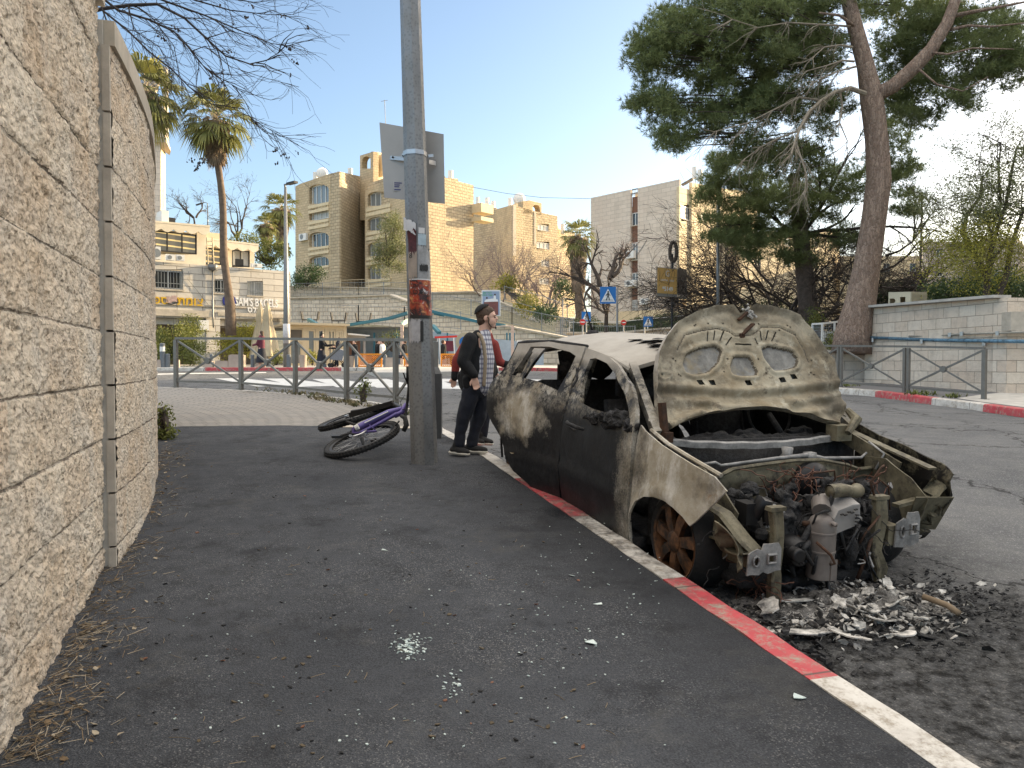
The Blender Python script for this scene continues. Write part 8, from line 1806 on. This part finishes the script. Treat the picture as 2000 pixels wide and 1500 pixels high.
def leafcloud(name, centers, mat, parent, per, spread, size, seed, aspect=.45, tri=False, dirfn=None, tone=None):
    """many small leaf faces round the given centres"""
    g = np.random.default_rng(seed); C = np.repeat(np.array(centers, dtype=float).reshape(-1, 3), per, 0); n = len(C)
    off = g.normal(size=(n, 3)); off /= np.linalg.norm(off, axis=1)[:, None] + 1e-9; off *= (g.random((n, 1)) ** .5) * np.array(spread)
    C = C + off; a = g.normal(size=(n, 3)); 
    if dirfn is not None: a = dirfn(a, off, g)
    a /= np.linalg.norm(a, axis=1)[:, None] + 1e-9; b = np.cross(a, g.normal(size=(n, 3))); b /= np.linalg.norm(b, axis=1)[:, None] + 1e-9
    s = size * g.uniform(.6, 1.3, (n, 1)); tn = np.clip((g.random(n) * .5 + .5 * np.repeat(g.random(len(centers)), per)), 0, 1) if tone is None else tone
    if tri:
        V = np.stack([C - b * s * aspect / 2, C + b * s * aspect / 2, C + a * s], 1).reshape(-1, 3); F = np.arange(n * 3).reshape(-1, 3); k = 3
    else:
        V = np.stack([C - a * s * .5, C + b * s * aspect * .5, C + a * s * .5, C - b * s * aspect * .5], 1).reshape(-1, 3); F = np.arange(n * 4).reshape(-1, 4); k = 4
    return fastmesh(name, V, F, MT[mat], parent, False, attr=np.repeat(tn, k))
def G2(x, y):
    return G(x, y) + (HILL(x, y) - .15 if y > 47 else 0)
# ---- palms
def palm(px, Y, ycrown, ybase, r, label, trw=.2, skirt=1.6, nf=34, seed=1, lean=0.0, dead=True):
    c = P(px, ycrown, Y); base = P(px + lean, ybase, Y); rr = random.Random(seed); root = thing('palm_tree', label, 'palm tree', base)
    mb = MB(); top = c - Vector((0, 0, .1)); n_ = 14; pts = [base.lerp(top, i / n_) + Vector((.06 * math.sin(i * .9), 0, 0)) for i in range(n_ + 1)]; mb.tube(pts, [trw * (1.35 - .6 * i / n_ if i < 3 else 1.0 - .25 * i / n_) + .012 * (i % 2) for i in range(n_ + 1)], 12); mb.build('trunk', MT['palmtrunk'], root, True)
    V = []; F = []; T = []; V2 = []; F2 = []; T2 = []; stems = MB()
    def fan(o, d, size, V, F, T, tone, droop):
        d = d.normalized(); side = d.cross(Vector((0, 0, 1)))
        side = side.normalized() if side.length > .1 else Vector((1, 0, 0)); nb = 17; up = side.cross(d)
        for k in range(nb):
            a = lerp(-1.25, 1.25, k / (nb - 1)) + rr.gauss(0, .04); bd = (d * math.cos(a) + side * math.sin(a)).normalized(); L = size * (1 - .25 * abs(a) / 1.25) * rr.uniform(.85, 1.08)
            wv = up.cross(bd).normalized() * size * .038; m = o + bd * L * .55 + up * .02; e = o + bd * L * (.92) - Vector((0, 0, L * droop * rr.uniform(.6, 1.3))); i = len(V)
            V.extend([o, m - wv, m + wv, e]); F.append((i, i + 1, i + 3, i + 2)); T.extend([tone * rr.uniform(.7, 1.2)] * 4)
    for k in range(nf):
        az = k * 2.399; el = lerp(1.35, -1.05, (k + .5) / nf) + rr.gauss(0, .08); d = Vector((math.cos(az) * math.cos(el), math.sin(az) * math.cos(el), math.sin(el))); pl = r * rr.uniform(.42, .62); o = c + d * pl - Vector((0, 0, .05 * r))
        stems.tube([c, c + d * pl * .5 + Vector((0, 0, .03)), o], .018, 4, False); fan(o, d - Vector((0, 0, .25)), r * rr.uniform(.60, .75), V, F, T, rr.uniform(.2, 1) * (.5 + .5 * (el > 0)), .32)
    if dead:
        for k in range(int(70 * skirt)):
            az = rr.random() * 6.283; z = -rr.random() ** 1.0 * skirt; wr = trw + (.34 * r) * (1 + z / skirt * .75); o = c + Vector((math.cos(az) * wr * .6, math.sin(az) * wr * .6, z + .0)); fan(o, Vector((math.cos(az) * .28, math.sin(az) * .28, -1)), rr.uniform(.5, .8) * min(1, r / 1.3), V2, F2, T2, rr.random(), .05)
    stems.build('frond_stem', MT['palmleaf'] if False else MT['canvas'], root); fastmesh('crown', V, F, MT['palmleaf'], root, attr=np.clip(T, 0, 1))
    if V2: fastmesh('dead_frond_skirt', V2, F2, MT['deadfrond'], root, attr=T2)
    return root
palm(421, 37.3, 232, 655, 1.85, 'tall fan palm in front of the bagel shop, with a brown skirt of dead fronds', .19, 1.9, 44, 3, 30)
palm(283, 36.5, 182, 640, 1.95, 'fan palm rising behind the top of the rough wall, beside the tower', .2, .9, 46, 5)
palm(549, 74, 408, 490, 2.0, 'taller of the two distant palms on the skyline behind the street lamp', .55, 2.2, 36, 7)
palm(520, 70, 438, 492, 1.25, 'smaller distant palm left of the street lamp', .33, 1.4, 32, 9)
palm(1130, 63, 462, 655, 1.75, 'palm with a long brown shaggy skirt between the stone block and the pale block', .42, 4.2, 34, 11, 4)
# ---- big pine and its neighbour
def pine_foliage(blobs, root, name, seed, per_clump=26, needles=9, nl=.17, dens_=1.0):
    g = np.random.default_rng(seed); V = []; T = []; cc = []
    for (px, py, rx, ry, Y, dy, n) in blobs:
        n = int(n * dens_); u = g.normal(size=(n, 3)); u /= np.linalg.norm(u, axis=1)[:, None]; u *= g.random((n, 1)) ** (1 / 2.4)
        for a, b, c in u: p = P(px + a * rx, py + b * ry, Y + c * dy); cc.append((p.x, p.y, p.z, .5 + .5 * -b * .8))
    cc = np.array(cc); n = len(cc)
    tuft = np.repeat(cc, per_clump, 0); o = g.normal(size=(len(tuft), 3)); o /= np.linalg.norm(o, axis=1)[:, None]; o *= (g.random((len(tuft), 1)) ** .45) * np.array([.34, .34, .20]); tp = tuft[:, :3] + o
    tn = np.clip(np.repeat(g.random(n), per_clump) * .55 + .3 * g.random(len(tuft)) + .15 * tuft[:, 3], 0, 1)
    tdir = o / .34 + np.array([0, 0, .35]); N = np.repeat(tp, needles, 0); D = np.repeat(tdir, needles, 0) + g.normal(size=(len(N), 3)) * .55; D /= np.linalg.norm(D, axis=1)[:, None]
    S = np.cross(D, g.normal(size=D.shape)); S /= np.linalg.norm(S, axis=1)[:, None]; L = nl * g.uniform(.7, 1.2, (len(N), 1)); wd = .0085
    Vv = np.stack([N - S * wd, N + S * wd, N + D * L], 1).reshape(-1, 3); F = np.arange(len(Vv)).reshape(-1, 3)
    fastmesh(name, Vv, F, MT['pine'], root, attr=np.repeat(np.repeat(tn, needles), 3)); return cc
pt = thing('pine_tree', 'huge leaning pine with scaly reddish bark dominating the upper right', 'pine tree', P(1665, 672, 24.0))
mb = MB(); TY = 24.0
tr_ = [(1663, 690, 40), (1667, 655, 37), (1678, 600, 31), (1693, 520, 29), (1706, 440, 27), (1716, 350, 27), (1712, 270, 25), (1703, 190, 25), (1690, 130, 19), (1672, 60, 17), (1655, -10, 15), (1640, -90, 12), (1640, -200, 8)]
mb.tube([P(x, y, TY) + Vector((0, .03 * math.sin(i * 2.1), 0)) for i, (x, y, w_) in enumerate(tr_)], [w_ * (.84 if y < 560 else .94) / 1500 * TY for x, y, w_ in tr_], 20); ob = mb.build('trunk', MT['pbark'], pt, True)
mb = MB(); mb.tube([P(1700, 190, TY), P(1745, 168, 23.8), P(1785, 132, 23.6), P(1820, 95, 23.5), P(1850, 45, 23.4), P(1866, 0, 23.4), P(1880, -80, 23.4)], [.24, .22, .21, .19, .17, .15, .1], 12); mb.build('limb', MT['pbark'], pt, True)
mb = MB()
for pts, r0 in (([(1866, 30), (1905, 22), (1950, 14), (2010, 2)], .07), ([(1856, 58), (1890, 50), (1935, 52), (2000, 45)], .05), ([(1815, 102), (1850, 106), (1900, 94), (1980, 96)], .04), ([(1795, 135), (1830, 165), (1880, 178), (1930, 150)], .035), ([(1668, 50), (1640, 30), (1600, 25)], .05)):
    mb.tube([P(x, y, TY - .6 - .2 * i) for i, (x, y) in enumerate(pts)], [r0 * (1 - .2 * i) for i in range(len(pts))], 7)
mb.build('branch', MT['pbark'], pt, True)
# bare grey dead branches hanging on the left of the trunk
mb = MB(); rr = random.Random(77); tips = []
dead = [[(1690, 183), (1660, 172), (1630, 180), (1605, 196), (1580, 218), (1565, 245), (1553, 275), (1545, 300)], [(1665, 92), (1640, 88), (1610, 92), (1590, 110)], [(1668, 120), (1645, 118), (1615, 128), (1578, 138)], [(1662, 52), (1640, 50), (1600, 48), (1540, 44), (1480, 54), (1430, 38)], [(1672, 130), (1640, 138), (1610, 150), (1590, 160)], [(1605, 196), (1560, 190), (1510, 215), (1460, 240), (1400, 256)], [(1560, 255), (1520, 270), (1490, 285), (1455, 310)], [(1553, 275), (1565, 310), (1575, 340), (1572, 370)], [(1640, 176), (1645, 205), (1640, 240), (1655, 275)]]
for k, pl_ in enumerate(dead):
    q = [P(x, y, TY - .5 - .25 * i) for i, (x, y) in enumerate(pl_)]; mb.tube(q, [max(.012, (.075 if k == 0 else .035) * (1 - .8 * i / len(q))) for i in range(len(q))], 6)
    for i, a in enumerate(q[1:]):
        for _ in range(5 if k in (0, 5, 6, 7) else 3):
            dd = (q[i + 1] - q[i]).normalized() + Vector((rr.gauss(-.25, .4), rr.gauss(0, .4), rr.gauss(-.45, .35))); grow(mb, rr, a, dd.normalized(), rr.uniform(.4, .95), .014, 1, tips, .4, .12, 4, (1, 3), .6, 4, .2, .0045)
mb.build('dead_branch', simple('dead grey branches', (.26, .22, .17), .9, 0, .25, 9), pt)
BL = [(1330, 60, 70, 55, 24, 1.6, 46), (1275, 115, 48, 45, 24, 1.2, 26), (1290, 200, 52, 42, 24, 1.3, 26), (1310, 265, 55, 30, 24, 1.2, 18), (1400, 110, 95, 75, 24.5, 1.6, 64), (1500, 60, 110, 70, 24, 1.8, 74), (1420, 210, 95, 65, 24.5, 1.5, 56), (1520, 170, 90, 70, 25, 1.6, 54), (1590, 90, 80, 75, 25, 1.6, 46), (1600, 210, 70, 55, 25.4, 1.4, 30), (1480, 290, 80, 42, 25, 1.3, 30), (1560, 310, 75, 42, 26, 1.3, 28),
      (1430, 10, 120, 40, 24, 1.6, 40), (1600, 0, 130, 40, 24.6, 1.6, 36), (1800, 20, 120, 40, 25.5, 1.5, 44), (1770, 80, 70, 55, 26, 1.3, 34), (1850, 70, 70, 45, 26, 1.4, 28), (1800, 150, 60, 45, 26, 1.3, 26), (1750, 180, 40, 50, 26, 1.2, 18), (1950, 60, 60, 60, 24.5, 1.4, 34), (1920, 125, 70, 40, 24.8, 1.3, 26), (1975, 130, 45, 50, 24.5, 1.3, 20), (1870, 185, 60, 40, 25, 1.2, 16), (1790, 225, 60, 40, 25.4, 1.2, 16), (1250, 80, 22, 18, 24, .6, 4), (1245, 200, 20, 14, 24, .6, 4), (1500, -60, 300, 40, 25, 2.2, 60), (1850, -50, 200, 40, 25, 2, 36)]
cc_ = pine_foliage(BL, pt, 'crown', 5, 30, 10, .19, 1.55)
mb = MB(); rr = random.Random(15); idx = list(range(len(cc_))); rr.shuffle(idx)
for i in idx[:210]:
    p = Vector(cc_[i][:3]); s_ = P(1700 if p.x < 11.2 else 1850, (190 + 60) / 2, TY); s_.z = min(p.z - .5, s_.z + 3) if p.z > s_.z else p.z + .4; mid = p.lerp(s_, .5) + Vector((0, 0, .2)); e = p.lerp(s_, .32); mb.tube([e, p.lerp(s_, .15) + Vector((0, 0, .05)), p], [.022, .015, .006], 4, False)
mb.build('twig', MT['bark'], pt)['kind'] = 'stuff'
p2 = thing('pine_tree', 'second pine behind, its dark straight trunk left of the huge pine', 'pine tree', P(1575, 640, 31)); mb = MB(); mb.tube([P(1580, 660, 31), P(1578, 590, 31), P(1568, 500, 31), P(1560, 420, 31), P(1550, 340, 31)], [.42, .38, .33, .29, .22], 14); mb.build('trunk', simple('dark brown bark', (.10, .072, .058), .9, 0, .35, 7, .8), p2, True)  # this trunk takes a darker brown bark than the huge pine
pine_foliage([(1470, 390, 80, 50, 30, 1.6, 44), (1540, 400, 70, 60, 31, 1.5, 36), (1420, 440, 55, 50, 30, 1.4, 26), (1620, 380, 60, 60, 31, 1.5, 34), (1490, 470, 70, 45, 30, 1.5, 34), (1660, 470, 50, 40, 31, 1.3, 16), (1700, 340, 60, 50, 31, 1.5, 22), (1760, 330, 50, 40, 30, 1.2, 14), (1765, 400, 40, 35, 30, 1.1, 12), (1375, 385, 22, 16, 29, .6, 7), (1400, 350, 25, 50, 30, .8, 14), (1560, 480, 60, 40, 31, 1.4, 18), (1440, 330, 60, 40, 30, 1.3, 22), (1740, 250, 60, 50, 30, 1.5, 18)], p2, 'crown', 8, 28, 10, .22, 1.5)
mb = MB(); tips = []; rr = random.Random(4)
for px, py in ((1470, 400), (1620, 390), (1500, 460), (1700, 350), (1640, 450), (1440, 440), (1760, 380)): a = P(1565, 460, 31); b = P(px, py, 30.6); grow(mb, rr, a, (b - a).normalized(), (b - a).length, .09, 2, tips, .4, 0, 5, (2, 3), .5, 5, .12, .008)
mb.build('branch', MT['bark'], p2)
# ---- bare thickets
def thicket(label, stems, mat, seed, depth=3, spread=.6, droop=0.02, kids=(2, 4), leaves=None, name='bare_tree', cat='tree', r0=.06, shrink=.68):
    base = P(*stems[0][:3]); root = thing(name, label, cat, base); mb = MB(); rr = random.Random(seed); out = []
    for (px, py, Y, L, dx, dz) in stems: p = P(px, py, Y); grow(mb, rr, p, Vector((dx, rr.uniform(-.3, .3), dz)).normalized(), L, r0, depth, out, spread, droop, 4, kids, shrink, 6, .2, .006)
    mb.build('branches', MT[mat], root)
    if leaves:
        m, per, sp, sz = leaves; leafcloud('leaves', [tuple(t[0]) for t in out], m, root, per, sp, sz, seed)
    return out
thicket('dense dark bare thicket spreading behind the bonnet, left of the huge pine trunk', [(1450 + 11 * i, 645, 32 + (i % 4), 3.0, -.95 + .1 * i, .62 + .08 * (i % 3)) for i in range(20)], 'bark', 3, 4, .6, .02, (3, 4), None, 'bare_thicket', 'thicket', .07, .70)
thicket('bare twigs reaching left in front of the sunlit building side', [(1530, 590, 37, 3.4, -1, .22), (1500, 575, 37, 3.4, -1, .38), (1510, 560, 33, 3.2, -.9, .55), (1545, 600, 33, 3.0, -.7, .3), (1480, 560, 37, 3.0, -1, .3), (1470, 590, 37, 3, -1, .15)], 'bark', 8, 4, .5, .01, (2, 4), None, 'bare_thicket', 'thicket', .06, .72)
thicket('dark bare thicket right of the huge pine trunk, under the bright sky', [(1700 + 25 * i, 620, 30 + i % 2, 2.2, -.3 + .15 * i, .6) for i in range(9)] + [(1720, 560, 31, 2.6, .8, .3), (1730, 500, 31, 2.4, 1, .15), (1720, 530, 31, 2.4, 1, .5)], 'bark', 5, 4, .6, .03, (3, 3), None, 'bare_thicket', 'thicket', .055, .70)
thicket('almond tree with dark forked trunk and pinkish buds, behind the large crossing sign', [(1184, 660, 47, 3.0, .12, 1), (1180, 585, 47, 2.4, -.8, .6), (1190, 545, 47, 1.9, .35, .9), (1172, 560, 47, 2.0, -.5, .8), (1196, 540, 47, 2.0, .9, .45)], 'bark', 12, 3, .55, 0.0, (2, 4), ('pinkbud', 6, .55, .075), 'almond_tree', 'tree', .16, .66)
for i, (px, py, Y, L, lab) in enumerate(((960, 600, 76, 4.0, 'purplish bare tree left of the billboard, below the sunlit stone'), (1035, 610, 72, 3.8, 'purplish bare tree right of the billboard, in front of the farther stone block'), (1000, 585, 82, 4.2, 'tan bare tree between the two stone blocks'), (1085, 600, 70, 2.6, 'pinkish budding tree left of the shaggy palm'))):
    thicket(lab, [(px - 12, py, Y, L, -.35, 1), (px, py, Y, L * 1.05, 0, 1), (px + 12, py, Y, L, .35, 1), (px + 20, py, Y, L * .8, .7, .8)], 'purpletwig' if i != 2 else 'greybark', 20 + i, 4, .42, -.01, (2, 3), ('pinkbud', 3, .5, .10) if i != 2 else None, 'bare_tree', 'tree', .09, .68)
for px, py, Y, L, lab, sd_ in ((462, 480, 64, 3.2, 'tall bare tree behind the palm trunk on the skyline', 31), (380, 445, 66, 1.8, 'small bare tree on the skyline above the shop roof', 32)):
    thicket(lab, [(px, py, Y, L, 0, 1), (px + 3, py - 20, Y, L * .8, .5, .8), (px - 3, py - 20, Y, L * .8, -.5, .8)], 'bark', sd_, 4, .5, 0, (2, 3), ('bush', 1, .3, .07), 'bare_tree', 'tree', .09, .66)
# ---- leafy trees and bushes
def bush(label, blobs, mat, seed, size=.12, per=90, name='bush', cat='bush', stems=True, spread=.45, aspect=.45):
    g = random.Random(seed); cs = []; root = thing(name, label, cat, P(blobs[0][0], blobs[0][1] + blobs[0][3], blobs[0][4]))
    for px, py, rx, ry, Y, dy, n in blobs:
        for k in range(n):
            while True:
                a, b, c = g.uniform(-1, 1), g.uniform(-1, 1), g.uniform(-1, 1)
                if .15 < a * a + b * b + c * c <= 1: break
            cs.append(tuple(P(px + a * rx, py + b * ry, Y + c * dy)))
    leafcloud('foliage', cs, mat, root, per, spread, size, seed, aspect)
    if stems:
        mb = MB(); b0 = P(blobs[0][0], blobs[0][1] + blobs[0][3] * 1.05, blobs[0][4])
        for c in cs[::max(1, len(cs) // 22)]: c = Vector(c); mb.tube([b0, b0.lerp(c, .5) + Vector((0, 0, .1)), c], [.05, .03, .01], 5, False)
        mb.build('stems', MT['bark'], root)
    return root
bush('grey-green young conifer in front of the arched balconies, left of the lamp pole', [(758, 470, 30, 48, 82, 1.6, 34), (765, 435, 22, 20, 82, 1.2, 12), (752, 515, 34, 28, 82, 1.6, 18), (785, 470, 14, 40, 82, 1, 12)], 'cypress', 41, .22, 120, 'tree', 'tree', True, .75, .3)
bush('dark ivy-green bush on the terrace left of the stone block', [(600, 540, 32, 18, 76, 1.4, 20), (585, 552, 20, 12, 75, 1, 8)], 'darkleaf', 42, .2, 100, spread=.7)
bush('olive bushes behind the two distant palms', [(520, 492, 40, 24, 66, 2, 26), (470, 470, 26, 12, 64, 1.5, 8), (545, 505, 18, 16, 66, 1, 8)], 'bush', 43, .2, 100, spread=.7)
bush('dense evergreen hedge growth along the left café front', [(345, 665, 45, 32, 38.5, 1, 46), (315, 680, 18, 30, 37.5, .8, 18), (375, 690, 30, 18, 37.5, .7, 16), (372, 640, 24, 22, 39.5, .7, 14)], 'bush', 44, .11, 90, spread=.4)
bush('yellow-green bush in front of the bagel shop at the palm foot', [(478, 665, 34, 28, 38.5, .9, 36), (505, 655, 18, 26, 38.8, .7, 12), (438, 675, 24, 24, 38, .8, 18)], 'yellowleaf', 45, .10, 90, spread=.4)
bush('low plant beside the pavilion door', [(610, 700, 9, 12, 36.5, .3, 8)], 'yellowleaf', 46, .10, 60, spread=.25); bush('low plant at the foot of the folded parasols', [(540, 698, 12, 14, 36.5, .3, 10)], 'bush', 47, .10, 60, spread=.25)
bush('small potted tree behind the orange barrier left of the lamp pole', [(765, 665, 26, 20, 39, .5, 12)], 'bush', 48, .10, 26, 'potted_tree', 'plant', True, .35)
bush('bright green and yellow shrub beneath the bare trees right of the billboard', [(990, 555, 24, 16, 70, 1, 14), (1030, 595, 26, 18, 66, 1, 16)], 'yellowleaf', 49, .2, 90, spread=.7)
bush('dark rounded shrub beside the sloping path left of the shaggy palm', [(1065, 612, 24, 13, 60, 1, 14), (1100, 570, 22, 22, 66, 1, 14)], 'darkleaf', 50, .2, 100, spread=.6)
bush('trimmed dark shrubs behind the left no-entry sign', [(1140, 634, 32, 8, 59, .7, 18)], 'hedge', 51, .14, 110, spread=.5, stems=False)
def hedge(label, pts, h, dp, seed):
    root = thing('hedge', label, 'hedge', P(*pts[0])); g = random.Random(seed); cs = []; q = [P(*p) for p in pts]; mb = MB()
    for a, b in zip(q, q[1:]):
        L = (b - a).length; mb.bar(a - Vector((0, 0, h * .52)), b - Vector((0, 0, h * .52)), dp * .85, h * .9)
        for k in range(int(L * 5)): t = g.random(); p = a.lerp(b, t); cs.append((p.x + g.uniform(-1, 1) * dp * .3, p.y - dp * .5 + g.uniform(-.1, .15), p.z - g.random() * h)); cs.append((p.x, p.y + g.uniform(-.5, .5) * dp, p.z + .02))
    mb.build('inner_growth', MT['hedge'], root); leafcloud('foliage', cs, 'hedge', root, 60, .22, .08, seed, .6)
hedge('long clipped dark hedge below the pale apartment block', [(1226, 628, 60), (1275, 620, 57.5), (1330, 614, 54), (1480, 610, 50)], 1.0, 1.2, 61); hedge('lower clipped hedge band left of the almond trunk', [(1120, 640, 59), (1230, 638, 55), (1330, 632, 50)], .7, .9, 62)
# yellow-green feathery tree on the right
ft = thing('tree', 'feathery yellow-green tree rising above the right wall against the bright sky', 'tree', P(1922, 590, 21)); mb = MB(); rr = random.Random(91); out = []
for pts, r0 in (([(1925, 600), (1928, 545), (1905, 500), (1880, 455), (1888, 420), (1915, 385), (1918, 350)], .10), ([(1928, 550), (1932, 500), (1950, 440), (1965, 400), (1975, 340), (1985, 290)], .08), ([(1928, 545), (1940, 505), (1935, 460), (1955, 400), (1950, 330), (1955, 280)], .06), ([(1945, 590), (1965, 540), (1975, 480), (1995, 420), (2030, 340)], .09), ([(1930, 520), (1960, 480), (1975, 440)], .04)):
    q = [P(x, y, 21 + .2 * i) for i, (x, y) in enumerate(pts)]; mb.tube(q, [max(.015, r0 * (1 - .8 * i / len(q))) for i in range(len(q))], 8)
    for i, a in enumerate(q[2:]):
        for _ in range(5): dd = Vector((rr.gauss(0, .8), rr.gauss(0, .7), rr.gauss(.25, .4))).normalized(); grow(mb, rr, a, dd, rr.uniform(.7, 1.25), .016, 2, out, .45, 0, 3, (2, 3), .65, 4, .18, .004)
mb.build('trunk_and_limbs', MT['bark'], ft)
cs = [tuple(t[0]) for t in out]; low = [c for c in cs if c[2] < P(1900, 440, 21).z]; hi = [c for c in cs if c[2] >= P(1900, 440, 21).z]
leafcloud('lower_foliage', low + [tuple(P(rr.gauss(1920, 55), rr.gauss(500, 32), 21 + rr.uniform(-1, 1))) for _ in range(190)], 'yellowleaf', ft, 50, .33, .055, 92, .45); leafcloud('upper_foliage', hi, 'cypress', ft, 34, .30, .065, 93, .35)
bush('dark green shrubs along the top of the right wall', [(1900, 565, 75, 26, 25, 1, 60), (1830, 575, 30, 18, 25, .8, 20), (1980, 560, 40, 30, 25, 1, 30)], 'darkleaf', 94, .10, 90, spread=.4)
bush('low green shrub between the bonnet and the big pine trunk', [(1590, 625, 16, 22, 29, .6, 14), (1640, 668, 34, 12, 25.2, .5, 16)], 'bush', 95, .08, 80, spread=.3)
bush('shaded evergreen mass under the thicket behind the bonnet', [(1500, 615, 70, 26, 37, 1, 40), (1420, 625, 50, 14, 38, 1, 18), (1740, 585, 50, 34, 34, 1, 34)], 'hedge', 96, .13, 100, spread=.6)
bush('weed clump growing against the foot of the curved rough wall', [(318, 812, 6, 14, 8.6, .12, 10), (322, 845, 12, 14, 8.5, .15, 14)], 'bush', 97, .045, 34, 'weed', 'plant', True, .12)
bush('single upright weed behind the bicycle at the railing', [(709, 765, 10, 22, 13.6, .12, 9)], 'bush', 98, .06, 22, 'weed', 'plant', True, .12)
def tuftbit(mb, rr, k):
    seg = [(500, 761, 640, 775), (600, 776, 700, 793), (560, 766, 760, 800), (640, 780, 800, 812)][k % 4]; t = rr.random(); px, py = lerp(seg[0], seg[2], t), lerp(seg[1], seg[3], t) + rr.uniform(-3, 3); c = PG(px, py)
    for _ in range(4): a = rr.random() * 6.28; h = rr.uniform(.02, .08); d = Vector((math.cos(a) * .06, math.sin(a) * .06, h)); s = Vector((-math.sin(a), math.cos(a), 0)) * .008; mb.add([c - s, c + s, c + d * .6 + s * .9 + Vector((0, 0, .01)), c + d], [(0, 1, 2, 3)])
weedm = simple('weedy green', (.07, .08, .03), .9, 0, .4, 8); dryg = simple('dry grass', (.18, .15, .08), .9, 0, .3, 8)
scatter('verge_weeds', 'weeds and dry grass along the foot of the left railing', 'weeds', [weedm, dryg, dryg], 230, tuftbit, 12)
def tuft2(mb, rr, k):
    px, py = [(1660, 754), (1790, 770), (1810, 772), (1860, 776)][k % 4]; c = PG(px + rr.gauss(0, 10), py + rr.uniform(-2, 2)); tuft_ = rr.uniform(.03, .12)
    for _ in range(4): a = rr.random() * 6.28; d = Vector((math.cos(a) * .07, math.sin(a) * .07, tuft_)); s = Vector((-math.sin(a), math.cos(a), 0)) * .012; mb.add([c - s, c + s, c + d + s * .5, c + d], [(0, 1, 2, 3)])
scatter('kerb_weeds', 'small green weeds behind the red and white kerb on the right', 'weeds', [simple('mossy green', (.12, .14, .03), .9, 0, .3, 8)], 90, tuft2, 13)
# ---- branches hanging in from the tree behind the near wall
ot = thing('bare_tree', 'bare dark tree leaning over the rough wall, its twigs hanging against the sky', 'tree', (-4.2, 5.2, .4)); mb = MB(); rr = random.Random(101); out = []
mb.tube([(-4.6, 5.0, .3), (-4.5, 5.1, 2.0), (-4.3, 5.4, 3.4), (-4.0, 5.9, 4.4)], [.16, .14, .11, .08], 9)
ML = [([(150, 30), (200, 17), (255, 10), (307, 8), (360, 35), (403, 75), (440, 109), (488, 125), (520, 118), (547, 101)], .022, 6.6), ([(180, -20), (230, 20), (290, 38), (340, 62), (375, 100), (398, 130), (430, 152), (470, 175)], .015, 6.4), ([(200, 20), (250, 60), (290, 100), (336, 136), (370, 170), (413, 203), (477, 213), (491, 232), (530, 255), (548, 267)], .011, 6.2), ([(240, -30), (330, 5), (400, 30), (470, 60), (530, 85), (570, 90)], .014, 6.8), ([(300, -30), (380, 0), (450, 20), (520, 28), (560, 30)], .012, 7.0), ([(340, -30), (430, -5), (500, 5), (560, -5)], .010, 7.0), ([(190, -10), (215, 60), (240, 110), (262, 150), (300, 180)], .009, 6.3), ([(491, 232), (505, 262), (530, 285), (545, 292)], .004, 6.2), ([(375, 100), (400, 90), (450, 130), (510, 150), (584, 170)], .006, 6.5), ([(440, 109), (452, 150), (480, 170), (493, 184)], .005, 6.4), ([(336, 136), (335, 180), (350, 215), (370, 275), (385, 300)], .004, 6.2), ([(250, 10), (262, 60), (310, 90), (330, 130)], .007, 6.3), ([(403, 75), (450, 60), (520, 80), (560, 60)], .006, 6.6), ([(300, 38), (340, 90), (350, 150), (372, 190)], .006, 6.3)]
for pl_, r0, Y in ML:
    r0 *= .8
    q = [P(x, y, Y + .03 * i) for i, (x, y) in enumerate(pl_)]; mb.tube(q, [max(.0022, r0 * (1 - .85 * i / (len(q) - 1))) for i in range(len(q))], 6)
    if r0 < .0044: continue
    for i in range(1, len(q)):
        for _ in range(5 if pl_[0][1] < 25 else 2):
            b = q[i - 1].lerp(q[i], rr.random()); d = (q[i] - q[i - 1]).normalized() + Vector((rr.gauss(.1, .35), rr.gauss(0, .35), rr.gauss(-.12, .45))); grow(mb, rr, b, d.normalized(), rr.uniform(.18, .42), max(.0025, r0 * .35), 1, out, .4, .03, 4, (1, 3), .6, 4, .18, .0014)
mb.tube([P(150, 30, 6.6), Vector((-4.0, 5.9, 4.4))], .03, 7); mb.tube([P(180, -20, 6.4), Vector((-4.0, 5.9, 4.4))], .02, 7)
mb.build('branches', simple('near-black bare bark', (.035, .027, .026), .9, 0, .3, 20), ot)
lc = [(552, 29, .06), (597, 53, .04), (565, 91, .07), (580, 120, .06), (435, 139, .05), (567, 143, .03), (541, 291, .06), (556, 300, .04), (565, 306, .03), (580, 297, .03), (387, 317, .09), (372, 312, .06), (398, 310, .07), (412, 152, .04), (310, 70, .04), (322, 75, .05), (340, 50, .04), (440, 97, .05), (455, 45, .04), (480, 32, .05), (545, 316, .03), (537, 318, .02), (385, 328, .05), (450, 96, .04), (348, 55, .04), (430, 8, .04), (492, 9, .04)]
mb = MB()
for px, py, s in lc:
    for k in range(max(2, int(s * 130))):
        c = P(px + rr.gauss(0, s * 60), py + rr.gauss(0, s * 50), 6.4 + rr.uniform(-.05, .05)); d = Vector((rr.gauss(0, .5), rr.gauss(0, .5), -1)).normalized(); sd2 = d.orthogonal().normalized(); L = rr.uniform(.015, .032); u2 = d.cross(sd2) * .005; mb.add([c, c + d * L * .5 + sd2 * L * .32 + u2, c + d * L, c + d * L * .5 - sd2 * L * .32 + u2], [(0, 1, 2, 3)])
mb.build('withered_leaves', simple('withered leaves', (.03, .02, .018), .8, 0, .4, 30), ot)
